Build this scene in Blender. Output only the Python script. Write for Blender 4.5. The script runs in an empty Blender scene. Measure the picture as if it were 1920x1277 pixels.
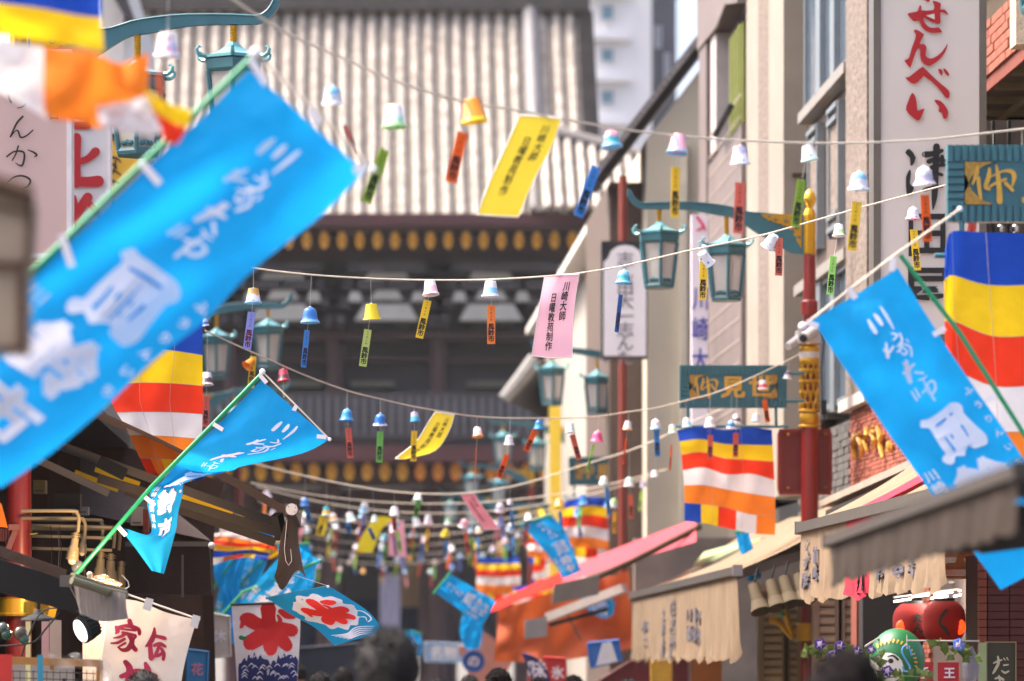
import bpy, bmesh, math, random
from mathutils import Vector, Matrix
from mathutils.geometry import tessellate_polygon

R = math.radians
rnd = random.Random(7)
scene = bpy.context.scene
COL = scene.collection

# ------------------------------------------------------------------ camera, world, sun, exposure
F, VX, VY, CZ = 7200.0, 650.0, 1200.0, 1.6      # focal length in photo pixels, vanishing point, eye height
cam_d = bpy.data.cameras.new('camera')
cam = bpy.data.objects.new('camera', cam_d); COL.objects.link(cam)
cam.location = (0, 0, CZ); cam.rotation_euler = (R(90), 0, 0)
cam_d.sensor_width = 36.0; cam_d.lens = F / 1920 * 36
cam_d.shift_x = (960 - VX) / 1920; cam_d.shift_y = (VY - 638.5) / 1920
cam_d.clip_start = 0.5; cam_d.clip_end = 2000
cam_d.dof.use_dof = True; cam_d.dof.focus_distance = 21.2; cam_d.dof.aperture_fstop = 2.55; cam_d.dof.aperture_blades = 9
scene.camera = cam

SUN_DIR = Vector((-0.52, 0.10, 0.85)).normalized()       # towards the sun
w = bpy.data.worlds.new("World"); scene.world = w; w.use_nodes = True
nt = w.node_tree
sky = nt.nodes.new('ShaderNodeTexSky'); sky.sky_type = 'NISHITA'; sky.sun_disc = False
sky.sun_elevation = math.asin(SUN_DIR.z); sky.sun_rotation = math.atan2(SUN_DIR.x, SUN_DIR.y)
sky.air_density = 0.6; sky.dust_density = 7.0; sky.ozone_density = 0.4
bg = nt.nodes['Background']; bg.inputs['Strength'].default_value = 0.15
nt.links.new(sky.outputs[0], bg.inputs['Color'])
sd = bpy.data.lights.new('sun', 'SUN'); sd.energy = 1.5; sd.angle = R(13.0); sd.color = (1.0, 0.95, 0.87)
so = bpy.data.objects.new('sun', sd); COL.objects.link(so)
so.rotation_euler = (-SUN_DIR).to_track_quat('-Z', 'Y').to_euler(); so.location = (0, 20, 40)
scene.view_settings.view_transform = 'Standard'; scene.view_settings.look = 'None'
scene.view_settings.exposure = 1.97; scene.view_settings.gamma = 1.0
scene.view_settings.use_curve_mapping = False
scene.cycles.use_denoising = True
scene.cycles.max_bounces = 8; scene.cycles.transparent_max_bounces = 12

# ------------------------------------------------------------------ helpers
def P(px, py, Y):
    """world point seen at photo pixel (px, py) at street distance Y"""
    return Vector(((px - VX) * Y / F, Y, CZ + (VY - py) * Y / F))
def XZ(px, py, Y):
    p = P(px, py, Y); return p.x, p.z
def lin(c):
    return c / 12.92 if c <= 0.04045 else ((c + 0.055) / 1.055) ** 2.4
def hexc(h):
    h = h.lstrip('#'); return tuple(lin(int(h[i:i + 2], 16) / 255) for i in (0, 2, 4))

MATS = {}
def mat(name, h, rough=0.6, metal=0.0, vary=0.12, scale=6.0, bump=0.0, bscale=40.0, trans=0.0, emit=0.0, coat=0.0, spec=0.5, grime=0.0, world=False):
    if name in MATS: return MATS[name]
    c = hexc(h) if isinstance(h, str) else h
    m = bpy.data.materials.new(name); m.use_nodes = True; n = m.node_tree; L = n.links
    b = n.nodes['Principled BSDF']; out = n.nodes['Material Output']
    b.inputs['Roughness'].default_value = rough; b.inputs['Metallic'].default_value = metal
    b.inputs['Specular IOR Level'].default_value = spec
    if coat: b.inputs['Coat Weight'].default_value = coat
    no = n.nodes.new('ShaderNodeTexNoise'); tc = n.nodes.new('ShaderNodeNewGeometry' if world else 'ShaderNodeTexCoord'); co = tc.outputs['Position' if world else 'Object']
    L.new(co, no.inputs['Vector']); no.inputs['Scale'].default_value = scale; no.inputs['Detail'].default_value = 5
    mp = n.nodes.new('ShaderNodeMapRange'); L.new(no.outputs['Fac'], mp.inputs['Value'])
    mp.inputs['From Min'].default_value = 0.3; mp.inputs['From Max'].default_value = 0.7
    mp.inputs['To Min'].default_value = 1 - vary; mp.inputs['To Max'].default_value = 1 + vary * 0.6
    mx = n.nodes.new('ShaderNodeVectorMath'); mx.operation = 'SCALE'
    mx.inputs[0].default_value = c; L.new(mp.outputs[0], mx.inputs['Scale'])
    colour = mx.outputs[0]
    if grime:
        g = n.nodes.new('ShaderNodeTexNoise'); g.inputs['Scale'].default_value = scale * 0.35; g.inputs['Detail'].default_value = 8
        g.inputs['Roughness'].default_value = 0.7; L.new(co, g.inputs['Vector'])
        gr = n.nodes.new('ShaderNodeMapRange'); gr.inputs['From Min'].default_value = 0.45; gr.inputs['From Max'].default_value = 0.75
        L.new(g.outputs['Fac'], gr.inputs['Value']); gr.inputs['To Max'].default_value = grime
        mg = n.nodes.new('ShaderNodeMix'); mg.data_type = 'RGBA'; L.new(gr.outputs[0], mg.inputs['Factor'])
        L.new(colour, mg.inputs['A']); mg.inputs['B'].default_value = (c[0] * .35 + .01, c[1] * .32 + .01, c[2] * .28 + .01, 1)
        colour = mg.outputs['Result']
    L.new(colour, b.inputs['Base Color'])
    if bump:
        bn = n.nodes.new('ShaderNodeTexNoise'); bn.inputs['Scale'].default_value = bscale; bn.inputs['Detail'].default_value = 3
        L.new(co, bn.inputs['Vector'])
        bp = n.nodes.new('ShaderNodeBump'); bp.inputs['Strength'].default_value = bump; bp.inputs['Distance'].default_value = 0.02
        L.new(bn.outputs['Fac'], bp.inputs['Height']); L.new(bp.outputs[0], b.inputs['Normal'])
    if emit:
        b.inputs['Emission Color'].default_value = (*c, 1); b.inputs['Emission Strength'].default_value = emit
    if trans:
        t = n.nodes.new('ShaderNodeBsdfTranslucent'); L.new(colour, t.inputs['Color'])
        ms = n.nodes.new('ShaderNodeMixShader'); ms.inputs[0].default_value = trans
        L.new(b.outputs[0], ms.inputs[1]); L.new(t.outputs[0], ms.inputs[2]); L.new(ms.outputs[0], out.inputs['Surface'])
    MATS[name] = m; return m
def cloth(name, h, trans=0.4, vary=0.05):
    return mat(name, h, rough=0.85, vary=vary, scale=14, bump=0.4, bscale=13, trans=trans, spec=0.2)
def glass(name, h='#dfe8ea', rough=0.15, alpha=0.35):
    if name in MATS: return MATS[name]
    m = mat(name, h, rough=rough, vary=0.03)
    m.node_tree.nodes['Principled BSDF'].inputs['Alpha'].default_value = alpha
    return m

ORG = {}
def register(o, org): ORG[o.name] = Vector(org)
def props(o, label=None, cat=None, group=None, kind=None):
    if label: o['label'] = label
    if cat: o['category'] = cat
    if group: o['group'] = group
    if kind: o['kind'] = kind
    return o
def thing(name, label, cat, loc=(0, 0, 0), group=None):
    o = bpy.data.objects.new(name, None); COL.objects.link(o); o.location = loc; o.empty_display_size = 0.1
    register(o, loc); return props(o, label, cat, group)

class MB:
    def __init__(s): s.v = []; s.f = []; s.m = []
    def add(s, vs, fs, mi=0):
        k = len(s.v); s.v += [Vector(p) for p in vs]; s.f += [tuple(i + k for i in f) for f in fs]; s.m += [mi] * len(fs); return s
    def box(s, lo, hi, mi=0, M=None):
        (x0, y0, z0), (x1, y1, z1) = lo, hi
        vs = [Vector(p) for p in ((x0,y0,z0),(x1,y0,z0),(x1,y1,z0),(x0,y1,z0),(x0,y0,z1),(x1,y0,z1),(x1,y1,z1),(x0,y1,z1))]
        if M is not None: vs = [M @ p for p in vs]
        return s.add(vs, [(0,3,2,1),(4,5,6,7),(0,1,5,4),(1,2,6,5),(2,3,7,6),(3,0,4,7)], mi)
    def bar(s, a, b, wd, th, mi=0, up=Vector((0, 0, 1))):
        a = Vector(a); b = Vector(b); d = (b - a); L = d.length; d.normalize()
        sx = d.cross(up)
        if sx.length < 1e-4: sx = d.cross(Vector((0, 1, 0)))
        sx.normalize(); sz = sx.cross(d)
        M = Matrix((( sx.x, d.x, sz.x, a.x), (sx.y, d.y, sz.y, a.y), (sx.z, d.z, sz.z, a.z), (0, 0, 0, 1)))
        return s.box((-wd / 2, 0, -th / 2), (wd / 2, L, th / 2), mi, M)
    def tube(s, pts, r, n=8, cap=True, mi=0):
        pts = [Vector(p) for p in pts]; rs = r if isinstance(r, (list, tuple)) else [r] * len(pts)
        k = len(s.v); prev = None
        for i, p in enumerate(pts):
            d = (pts[min(i + 1, len(pts) - 1)] - pts[max(i - 1, 0)]).normalized()
            if prev is None:
                a = d.cross(Vector((0, 0, 1)))
                if a.length < 1e-3: a = d.cross(Vector((0, 1, 0)))
            else: a = prev - d * prev.dot(d)
            a.normalize(); prev = a; b2 = d.cross(a)
            for j in range(n):
                t = 2 * math.pi * j / n; s.v.append(p + (a * math.cos(t) + b2 * math.sin(t)) * rs[i])
        for i in range(len(pts) - 1):
            for j in range(n):
                s.f.append((k + i*n + j, k + i*n + (j+1) % n, k + (i+1)*n + (j+1) % n, k + (i+1)*n + j)); s.m.append(mi)
        if cap:
            s.f.append(tuple(k + j for j in reversed(range(n)))); s.f.append(tuple(k + (len(pts)-1)*n + j for j in range(n))); s.m += [mi, mi]
        return s
    def lathe(s, prof, c=(0, 0, 0), n=16, mi=0, cap=True, ph=0.0):
        c = Vector(c); k = len(s.v)
        for r, z in prof:
            for j in range(n):
                t = 2 * math.pi * j / n + ph; s.v.append(c + Vector((r * math.cos(t), r * math.sin(t), z)))
        for i in range(len(prof) - 1):
            for j in range(n):
                s.f.append((k + i*n + j, k + i*n + (j+1) % n, k + (i+1)*n + (j+1) % n, k + (i+1)*n + j)); s.m.append(mi)
        if cap:
            s.f.append(tuple(k + j for j in reversed(range(n)))); s.f.append(tuple(k + (len(prof)-1)*n + j for j in range(n))); s.m += [mi, mi]
        return s
    def sphere(s, c, r, n=14, sc=(1, 1, 1), mi=0):
        c = Vector(c); m = n // 2 + 1; prof = [(max(1e-4, math.sin(math.pi * i / m)), -math.cos(math.pi * i / m)) for i in range(m + 1)]
        k = len(s.v); s.lathe([(a, b) for a, b in prof], (0, 0, 0), n, mi, False)
        for i in range(k, len(s.v)):
            p = s.v[i]; s.v[i] = c + Vector((p.x * r * sc[0], p.y * r * sc[1], p.z * r * sc[2]))
        return s
    def prism(s, pts2, fn, mi=0, sides=True):
        """pts2: outline; fn(x, y, side) -> Vector, side 0 front, 1 back"""
        n = len(pts2); tri = tessellate_polygon([[Vector((x, y, 0)) for x, y in pts2]]); k = len(s.v)
        for x, y in pts2: s.v.append(Vector(fn(x, y, 0)))
        for t in tri: s.f.append(tuple(k + i for i in t)); s.m.append(mi)
        if sides:
            for x, y in pts2: s.v.append(Vector(fn(x, y, 1)))
            for t in tri: s.f.append(tuple(k + n + i for i in reversed(t))); s.m.append(mi)
            for i in range(n): s.f.append((k + i, k + (i + 1) % n, k + n + (i + 1) % n, k + n + i)); s.m.append(mi)
        return s
    def grid(s, fn, nu, nv, u0=0, u1=1, v0=0, v1=1, mi=0):
        k = len(s.v)
        for j in range(nv + 1):
            for i in range(nu + 1): s.v.append(Vector(fn(u0 + (u1 - u0) * i / nu, v0 + (v1 - v0) * j / nv)))
        for j in range(nv):
            for i in range(nu):
                a = k + j * (nu + 1) + i; s.f.append((a, a + nu + 1, a + nu + 2, a + 1)); s.m.append(mi)
        return s
    def mesh(s, name, mats, smooth=False, org=(0, 0, 0), angle=None):
        me = bpy.data.meshes.new(name); o = Vector(org)
        me.from_pydata([p - o for p in s.v], [], s.f)
        for m in (mats if isinstance(mats, (list, tuple)) else [mats]): me.materials.append(m)
        me.polygons.foreach_set('material_index', s.m)
        if smooth:
            me.polygons.foreach_set('use_smooth', [True] * len(me.polygons))
        me.update()
        bm = bmesh.new(); bm.from_mesh(me)
        if len(bm.faces) < 60000 and name != 'lettering': bmesh.ops.recalc_face_normals(bm, faces=bm.faces)
        if smooth:
            for e in bm.edges:
                if len(e.link_faces) == 2 and e.calc_face_angle(0) > R(38): e.smooth = False
        bm.to_mesh(me); bm.free()
        return me
    def build(s, name, mats, parent=None, smooth=False, org=None, **kw):
        if org is None:
            org = ORG[parent.name] if parent is not None else (0, 0, 0)
        o = bpy.data.objects.new(name, s.mesh(name, mats, smooth, org)); COL.objects.link(o)
        if parent is not None:
            o.parent = parent; register(o, org)
        else:
            o.location = org; register(o, org)
        props(o, kw.get('label'), kw.get('cat'), kw.get('group'), kw.get('kind'))
        return o

def box_obj(name, lo, hi, m, parent=None, **kw): return MB().box(lo, hi).build(name, m, parent, **kw)
def struct(name, mb, m): return mb.build(name, m, kind='structure')

def cat_rom(a, b, c, d, t):
    return 0.5 * ((2*b) + (c - a)*t + (2*a - 5*b + 4*c - d)*t*t + (3*b - a - 3*c + d)*t*t*t)
def smooth_pts(pts, n=5, closed=False):
    out = []; N = len(pts); pts = [tuple(p) for p in pts]; D = len(pts[0])
    for i in range(N if closed else N - 1):
        a = pts[(i-1) % N] if closed or i else pts[i]; b = pts[i]; c = pts[(i+1) % N]; d = pts[(i+2) % N] if closed or i + 2 < N else pts[(i+1) % N]
        for k in range(n): out.append(tuple(cat_rom(a[q], b[q], c[q], d[q], k / n) for q in range(D)))
    if not closed: out.append(pts[-1])
    return out
def surf(ctrl, Y, wave=0.0, wf=(9, 7), seed=0):
    """ctrl: rows of (px, py[, dY]); returns fn(u, v) -> world, smooth through the rows, plus cloth ripples"""
    rows = []
    for r in ctrl: rows.append([P(p[0], p[1], Y + (p[2] if len(p) > 2 else 0)) for p in r])
    def interp(lst, t):
        n = len(lst) - 1; x = min(max(t, 0), 1) * n; i = min(int(x), n - 1); f = x - i
        a = lst[max(i-1, 0)] if i > 0 else lst[0] * 2 - lst[1]
        d = lst[i+2] if i + 2 <= n else lst[n] * 2 - lst[n-1]
        return cat_rom(a, lst[i], lst[i+1], d, f)
    def fn(u, v):
        p = interp([interp(r, u) for r in rows], v)
        if wave:
            p = p + Vector((0, wave * (math.sin(wf[0]*u*1.3 + wf[1]*v + seed) + 0.6*math.sin(wf[1]*v*1.7 - wf[0]*u*0.8 + seed*2.1)), 0))
        return p
    return fn
def off(fn, u, v, d):
    e = 0.004; p = fn(u, v); n = (fn(min(u+e,1), v) - fn(max(u-e,0), v)).cross(fn(u, min(v+e,1)) - fn(u, max(v-e,0)))
    if n.length < 1e-12: n = Vector((0, -1, 0))
    n.normalize()
    if n.dot(Vector((0, 0, CZ)) - p) < 0: n = -n
    return p + n * d

# ---- lettering: glyph outlines of the built-in font, and brush strokes
GL = {}
def glyph(ch, bold=0.02):
    key = (ch, bold)
    if key in GL: return GL[key]
    c = bpy.data.curves.new('glyph', 'FONT'); c.body = ch; c.resolution_u = 2; c.offset = bold
    o = bpy.data.objects.new('glyph', c); COL.objects.link(o)
    me = bpy.data.meshes.new_from_object(o.evaluated_get(bpy.context.evaluated_depsgraph_get()))
    vs = [(v.co.x, v.co.y) for v in me.vertices]; fs = [tuple(p.vertices) for p in me.polygons]
    bpy.data.objects.remove(o); bpy.data.curves.remove(c); bpy.data.meshes.remove(me)
    x0, x1 = min(v[0] for v in vs), max(v[0] for v in vs); y0, y1 = min(v[1] for v in vs), max(v[1] for v in vs)
    cx, cy = (x0 + x1) / 2, 0.36 if (y1 - y0) > .5 else (y0 + y1) / 2
    if ch == 'ー': vs = [((v[1] - cy), -(v[0] - cx)) for v in vs]
    else: vs = [(v[0] - cx, v[1] - cy) for v in vs]
    GL[key] = (vs, fs); return GL[key]
class Ink:
    """flat print: triangles in (x, y) with y DOWN, later mapped onto a surface"""
    def __init__(s): s.v = []; s.f = []; s.lv = []; s.lev = 0
    def put(s, vs, fs):
        k = len(s.v); s.v += vs; s.lv += [s.lev] * len(vs); s.f += [tuple(i + k for i in f) for f in fs]; s.lev += 1; return s
    def text(s, st, x, y, size, sx=1.0, step=1.0, bold=0.02, vertical=True, rot=0.0, shear=0.0):
        for i, ch in enumerate(st):
            if ch == ' ': continue
            vs, fs = glyph(ch, min(bold, .004)); cx, cy = (x, y + i*size*step) if vertical else (x + i*size*sx*step, y)
            h = max(0, bold - .004) * .62
            for dx, dy in (((-h, -h), (h, -h), (-h, h), (h, h)) if h > .002 else ((0, 0),)):
                s.put([(cx + (a + dx + shear*b) * size * sx, cy - (b + dy) * size) for a, b in vs], fs)
        return s
    def poly(s, pts, smooth=0):
        if smooth: pts = smooth_pts(pts, smooth, True)
        tri = tessellate_polygon([[Vector((x, y, 0)) for x, y in pts]])
        return s.put([tuple(p) for p in pts], [tuple(t) for t in tri])
    def stroke(s, pts, w, w2=None, n=4):
        """brush stroke of width w (tapering to w2, or a list of widths)"""
        if isinstance(w, (list, tuple)): ws = w
        else:
            w2 = w if w2 is None else w2; ws = [w + (w2 - w) * i / (len(pts) - 1) for i in range(len(pts))]
        q = smooth_pts([(p[0], p[1], a) for p, a in zip(pts, ws)], n) if len(pts) > 2 else [(p[0], p[1], a) for p, a in zip(pts, ws)]
        Lp, Rp = [], []
        for i, (x, y, a) in enumerate(q):
            x0, y0, _ = q[max(i-1, 0)]; x1, y1, _ = q[min(i+1, len(q)-1)]
            dx, dy = x1 - x0, y1 - y0; l = math.hypot(dx, dy) or 1; nx, ny = -dy/l*a/2, dx/l*a/2
            Lp.append((x+nx, y+ny)); Rp.append((x-nx, y-ny))
        # rounded ends
        def cap(i, j):
            x, y, a = q[i]; x2, y2, _ = q[j]; t = math.atan2(y - y2, x - x2)
            return [(x + a/2*math.cos(t + k), y + a/2*math.sin(t + k)) for k in (-0.9, -0.3, 0.3, 0.9)]
        out = Lp + [p for p in reversed(cap(-1, -2))] + list(reversed(Rp)) + [p for p in reversed(cap(0, 1))]
        vs = out; m = len(Lp); k = len(s.v)
        fs = [(i, i+1, m+4+(m-1-i-1), m+4+(m-1-i)) for i in range(m-1)]
        fs.append((m-1, m, m+1, m+2, m+3, m+4)); fs.append((2*m+4, 2*m+5, 2*m+6, 2*m+7, 0, 2*m+3))
        return s.put(vs, fs)
    def xf(s, fn): s.v = [fn(*p) for p in s.v]; return s
    def copy(s):
        o = Ink(); o.v = list(s.v); o.f = list(s.f); o.lv = list(s.lv); o.lev = s.lev; return o
    def lay(s, name, fn3, m, parent, cuts=(0, 0), d=0.003, clip=False, **kw):
        """map on a surface: fn3(x, y, offset) -> world; cuts = number of u, v cut lines over 0..1"""
        bm = bmesh.new()
        lay = bm.verts.layers.float.new('lev')
        vv = []
        for (x, y), l in zip(s.v, s.lv):
            q = bm.verts.new((x, y, 0)); q[lay] = l; vv.append(q)
        for f in s.f:
            try: bm.faces.new([vv[i] for i in f])
            except ValueError: pass
        def cut(axis, t, clear=False, inner=False):
            no = (1, 0, 0) if axis == 0 else (0, 1, 0); co = (t, 0, 0) if axis == 0 else (0, t, 0)
            bmesh.ops.bisect_plane(bm, geom=bm.verts[:] + bm.edges[:] + bm.faces[:], plane_co=co, plane_no=no, clear_outer=clear, clear_inner=inner)
        if clip:
            cut(0, 0.0, inner=True); cut(0, 1.0, clear=True); cut(1, 0.0, inner=True); cut(1, 1.0, clear=True)
        for ax in (0, 1):
            for i in range(1, cuts[ax]): cut(ax, i / cuts[ax])
        org = ORG[parent.name]
        for q in bm.verts:
            q.co = Vector(fn3(q.co.x, q.co.y, d + q[lay] * 4e-5)) - org
        me = bpy.data.meshes.new(name); bm.to_mesh(me); bm.free(); me.materials.append(m)
        o = bpy.data.objects.new(name, me); COL.objects.link(o); o.parent = parent; register(o, org)
        props(o, kw.get('label')); return o
def plane_map(px, py, Y, s=1.0):
    """ink pixels -> plane facing the street at distance Y (x, y are photo pixels)"""
    return lambda x, y, d: P(x, y, Y) + Vector((0, -d, 0))

def copy_tree(o, parent=None, loc=None):
    c = o.copy(); COL.objects.link(c)
    if parent is not None: c.parent = parent
    if loc is not None: c.location = loc
    for k in ('label', 'group'):
        pass
    for ch in list(o.children): copy_tree(ch, c)
    return c

# ------------------------------------------------------------------ materials
RED_POLE = mat('vermilion_paint', '#7d1a12', 0.35, vary=0.08, coat=0.3, grime=0.25)
GOLD = mat('gold_paint', '#c9961c', 0.38, 0.55, vary=0.12, scale=20, grime=0.2)
TEAL = mat('teal_paint', '#32666f', 0.4, 0.0, vary=0.1, scale=10, coat=0.15, grime=0.25)
TEAL_SKYLIT = mat('teal_skylit_paint', '#619da2', 0.3, 0.2, vary=0.08, coat=0.4)  # lantern teal with skylight on the roofs painted in as a lighter tone
FROST = mat('frosted_glass', '#c9c3bb', 0.3, vary=0.15, scale=9)
CORD = mat('white_cord', '#d8cbb8', 0.8, vary=0.1, bump=0.3, bscale=200)
THREAD = mat('nylon_thread', '#cfc8bd', 0.6, vary=0.05)
WHITE_P = mat('white_plastic', '#e4e1e6', 0.4, vary=0.05)
GREEN_P = mat('green_pole_paint', '#0d8a5a', 0.35, vary=0.05, coat=0.2)
BLUE_C = cloth('sky_blue_cloth', '#16a0e4', 0.5)
INK_W = mat('white_print', '#f2eff4', 0.8, vary=0.03, trans=0.4)
INK_K = mat('black_print', '#141416', 0.7, vary=0.05)
INK_R = mat('red_print', '#a50c18', 0.7, vary=0.05)
FB, FY, FR, FW, FO = (cloth('flag_blue', '#1c48b0'), cloth('flag_yellow', '#f2c81e'), cloth('flag_red', '#ea3c20'),
                      cloth('flag_white', '#e6e0e0'), cloth('flag_orange', '#f0822a'))
BEIGE_AW = mat('beige_awning_cloth', '#8f7a64', 0.9, vary=0.12, scale=5, bump=0.2, bscale=30, trans=0.2, grime=0.35, spec=0.2)
BROWN_AW = mat('brown_awning_cloth', '#58453a', 0.9, vary=0.15, scale=5, bump=0.3, bscale=30, trans=0.25, spec=0.2)
ALU = mat('aluminium_rail', '#595450', 0.45, 0.3, vary=0.1, grime=0.2)
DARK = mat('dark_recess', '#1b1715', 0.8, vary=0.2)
BLACK = mat('black_plastic', '#0a0a0b', 0.7, vary=0.1)
# ================================================================== SETTING
ASPH = mat('street_paving', '#4e4a46', 0.85, vary=0.2, scale=2, bump=0.2, grime=0.3)
struct('ground', MB().add([(-400, -40, 0), (400, -40, 0), (400, 700, 0), (-400, 700, 0)], [(0, 1, 2, 3)]), mat('ground_earth', '#5a564f', 0.9, vary=0.2, scale=.4))
pav = MB().add([(-2.6, -5, .004), (4.6, -5, .004), (4.6, 88, .004), (-2.6, 88, .004)], [(0, 1, 2, 3)])
street = struct('street', pav, ASPH)
slab_m = [mat('paving_slab_grey', '#77706a', .8, vary=.15, grime=.2), mat('paving_slab_warm', '#857a6c', .8, vary=.15, grime=.2)]

def window(parent, lo, hi, axis, fm, gm, th=0.05, mull=0):
    """window part with frame; axis 'x': glass normal along x (street side walls), 'y': facing the camera"""
    fr = MB(); (x0, y0, z0), (x1, y1, z1) = lo, hi; t = th
    if axis == 'y':
        for a, b in (((x0, y0, z0), (x1, y1, z0+t)), ((x0, y0, z1-t), (x1, y1, z1)), ((x0, y0, z0+t), (x0+t, y1, z1-t)), ((x1-t, y0, z0+t), (x1, y1, z1-t))): fr.box(a, b)
        for k in range(mull):
            q = x0 + (x1-x0)*(k+1)/(mull+1); fr.box((q-t/2, y0+.005, z0+t), (q+t/2, y1-.005, z1-t))
    else:
        for a, b in (((x0, y0, z0), (x1, y1, z0+t)), ((x0, y0, z1-t), (x1, y1, z1)), ((x0, y0, z0+t), (x1, y0+t, z1-t)), ((x0, y1-t, z0+t), (x1, y1, z1-t))): fr.box(a, b)
        for k in range(mull):
            q = y0 + (y1-y0)*(k+1)/(mull+1); fr.box((x0+.005, q-t/2, z0+t), (x1-.005, q+t/2, z1-t))
    f = fr.build('window', fm, parent)
    if axis == 'y': MB().box((x0+t, y0+.03, z0+t), (x1-t, y0+.045, z1-t)).build('pane', gm, f)
    else: MB().box((x0+.03, y0+t, z0+t), (x0+.045, y1-t, z1-t)).build('pane', gm, f)
    return f

# ------------------------------------------------------------------ temple gate
TY = 100.0; K = TY / F
TILE = mat('weathered_roof_tile', '#b9aea3', 0.75, vary=0.4, scale=3.5, bump=0.5, bscale=9, grime=0.6, world=True)
TILE_D = mat('dark_roof_tile', '#4a4340', 0.8, vary=0.3, scale=2, grime=0.3)
T_WOOD = mat('dark_red_brown_timber', '#472f2f', 0.75, vary=0.2, scale=1)
T_FASC = mat('maroon_fascia', '#4a2326', 0.7, vary=0.15, scale=1)
T_DARK = mat('charcoal_timber', '#403b3e', 0.8, vary=0.2, scale=1)
T_GREY = mat('grey_plaster_panel', '#b4b0a8', 0.85, vary=0.15, scale=1)
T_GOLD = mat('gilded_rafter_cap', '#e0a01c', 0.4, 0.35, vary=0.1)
T_ORNG = mat('orange_rafter_cap', '#f08a1c', 0.4, 0.2, vary=0.1)
temple = thing('temple_gate', 'huge dark temple gate ending the street, grey tiled roof and gilded rafter ends', 'temple gate', (3 * 1.0, TY + 6, 0))
ez = CZ + (1200 - 408) * K; rt = CZ + (1200 - 20) * K * 1.05
rx0, rx1 = P(250, 0, TY).x, P(1105, 0, TY).x
RY1 = TY + 5.0
def roofp(x, t, h=0.0):   # t 0 eave .. 1 ridge, gentle concave curve
    y = TY + (RY1 - TY) * t; z = ez + (rt - ez) * (t * 0.86 + 0.14 * t * t); return Vector((x, y - h*.7, z + h*.7))
rb = MB()
rb.grid(lambda u, v: roofp(rx0 - 1 + (rx1 - rx0 + 1.0) * u, 1 - v), 1, 12)
rb.grid(lambda u, v: roofp(rx0 - 1 + (rx1 - rx0 + 1.0) * u, 1 - v, -0.35), 1, 12)
rb.build('roof_bed', mat('grey_pan_tile', '#8f857b', .8, vary=.35, scale=5, grime=.5, world=True), temple)
# one curved tile row mesh, shared: stepped tiles
x = rx0 + 0.1; row_mesh = None; n_row = 0
pitch = 27.7 * K
while x < rx1 + 0.05:
    if row_mesh is None:
        mb = MB(); N = 42
        for i in range(N):
            t0, t1 = i / N, (i + 1) / N
            r = 0.112
            for (ta, ra), (tb, rb_) in [((t0, r * 1.12), (t1, r * 0.9))]:
                k = len(mb.v)
                for tt, rr in ((ta, ra), (tb, rb_)):
                    for j in range(6):
                        a = math.pi * j / 5; mb.v.append(roofp(rr * math.cos(a), tt, 0.02 + rr * math.sin(a) * 1.3))
                for j in range(5): mb.f.append((k + j, k + j + 1, k + 6 + j + 1, k + 6 + j)); mb.m.append(0)
                mb.f.append(tuple(k + j for j in range(6))); mb.m.append(0)
        row_mesh = mb.mesh('tile_row', TILE, False, (0, 0, 0))
    o = bpy.data.objects.new('tile_row', row_mesh); COL.objects.link(o); o.parent = temple
    o.location = Vector((x + rnd.uniform(-.012, .012), 0, rnd.uniform(-.01, .01))) - ORG[temple.name]; register(o, (0, 0, 0)); n_row += 1
    x += pitch
# ridges: top dark ridge, descending ridge at px 1010, gable edge with stepped tiles at px 1105
rg = MB().box((rx0 - 1.2, RY1 - .5, rt - .05), (rx1 + .3, RY1 + .6, rt + 1.2)); rg.build('main_ridge', TILE_D, temple)
xr = P(1010, 0, TY).x
MB().tube([roofp(xr, t / 10, .22) for t in range(-0, 11)], 0.24, 8).build('descending_ridge', mat('ridge_tile_pale', '#6f6c6e', .6, vary=.2), temple)
ge = MB()
for i in range(36):
    t = i / 36; p = roofp(rx1 + .18, t, .05); ge.box((p.x - .2, p.y - .05, p.z - .02), (p.x + .22, p.y + .24, p.z + .13))
ge.build('gable_edge_tiles', TILE_D, temple)
MB().tube([roofp(rx0 - .6, t / 10, .2) for t in range(0, 11)], 0.3, 8).build('descending_ridge', TILE_D, temple)
# lower skirt roof to the right, with its hip ridge
sk = thing('side_roof', 'lower tiled side roof with pale hip ridge jutting out right of the gate roof', 'roof', P(1110, 400, TY))
def skf(u, v):
    x = P(1000 + 230 * u, 0, TY).x; y0 = TY - 1.0; top = (250 + 62 * u); bot = 402
    py = top + (bot - top) * v; return Vector((x, y0 + 4 * (1 - v) * .6, CZ + (1200 - py) * K * (1 + .02 * (1 - v))))
MB().grid(skf, 6, 4).build('roof_bed', TILE_D, sk)
for i in range(9):
    u = 0.1 + i * 0.1
    MB().tube([skf(u, v / 6) + Vector((0, -.06, .06)) for v in range(7)], .1, 6).build('tile_row', TILE, sk)
MB().tube([skf(u / 6, 0) + Vector((0, -.1, .14)) for u in range(7)], .15, 8).build('hip_ridge', mat('hip_plaster', '#8d8682', .7, vary=.15), sk)
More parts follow.
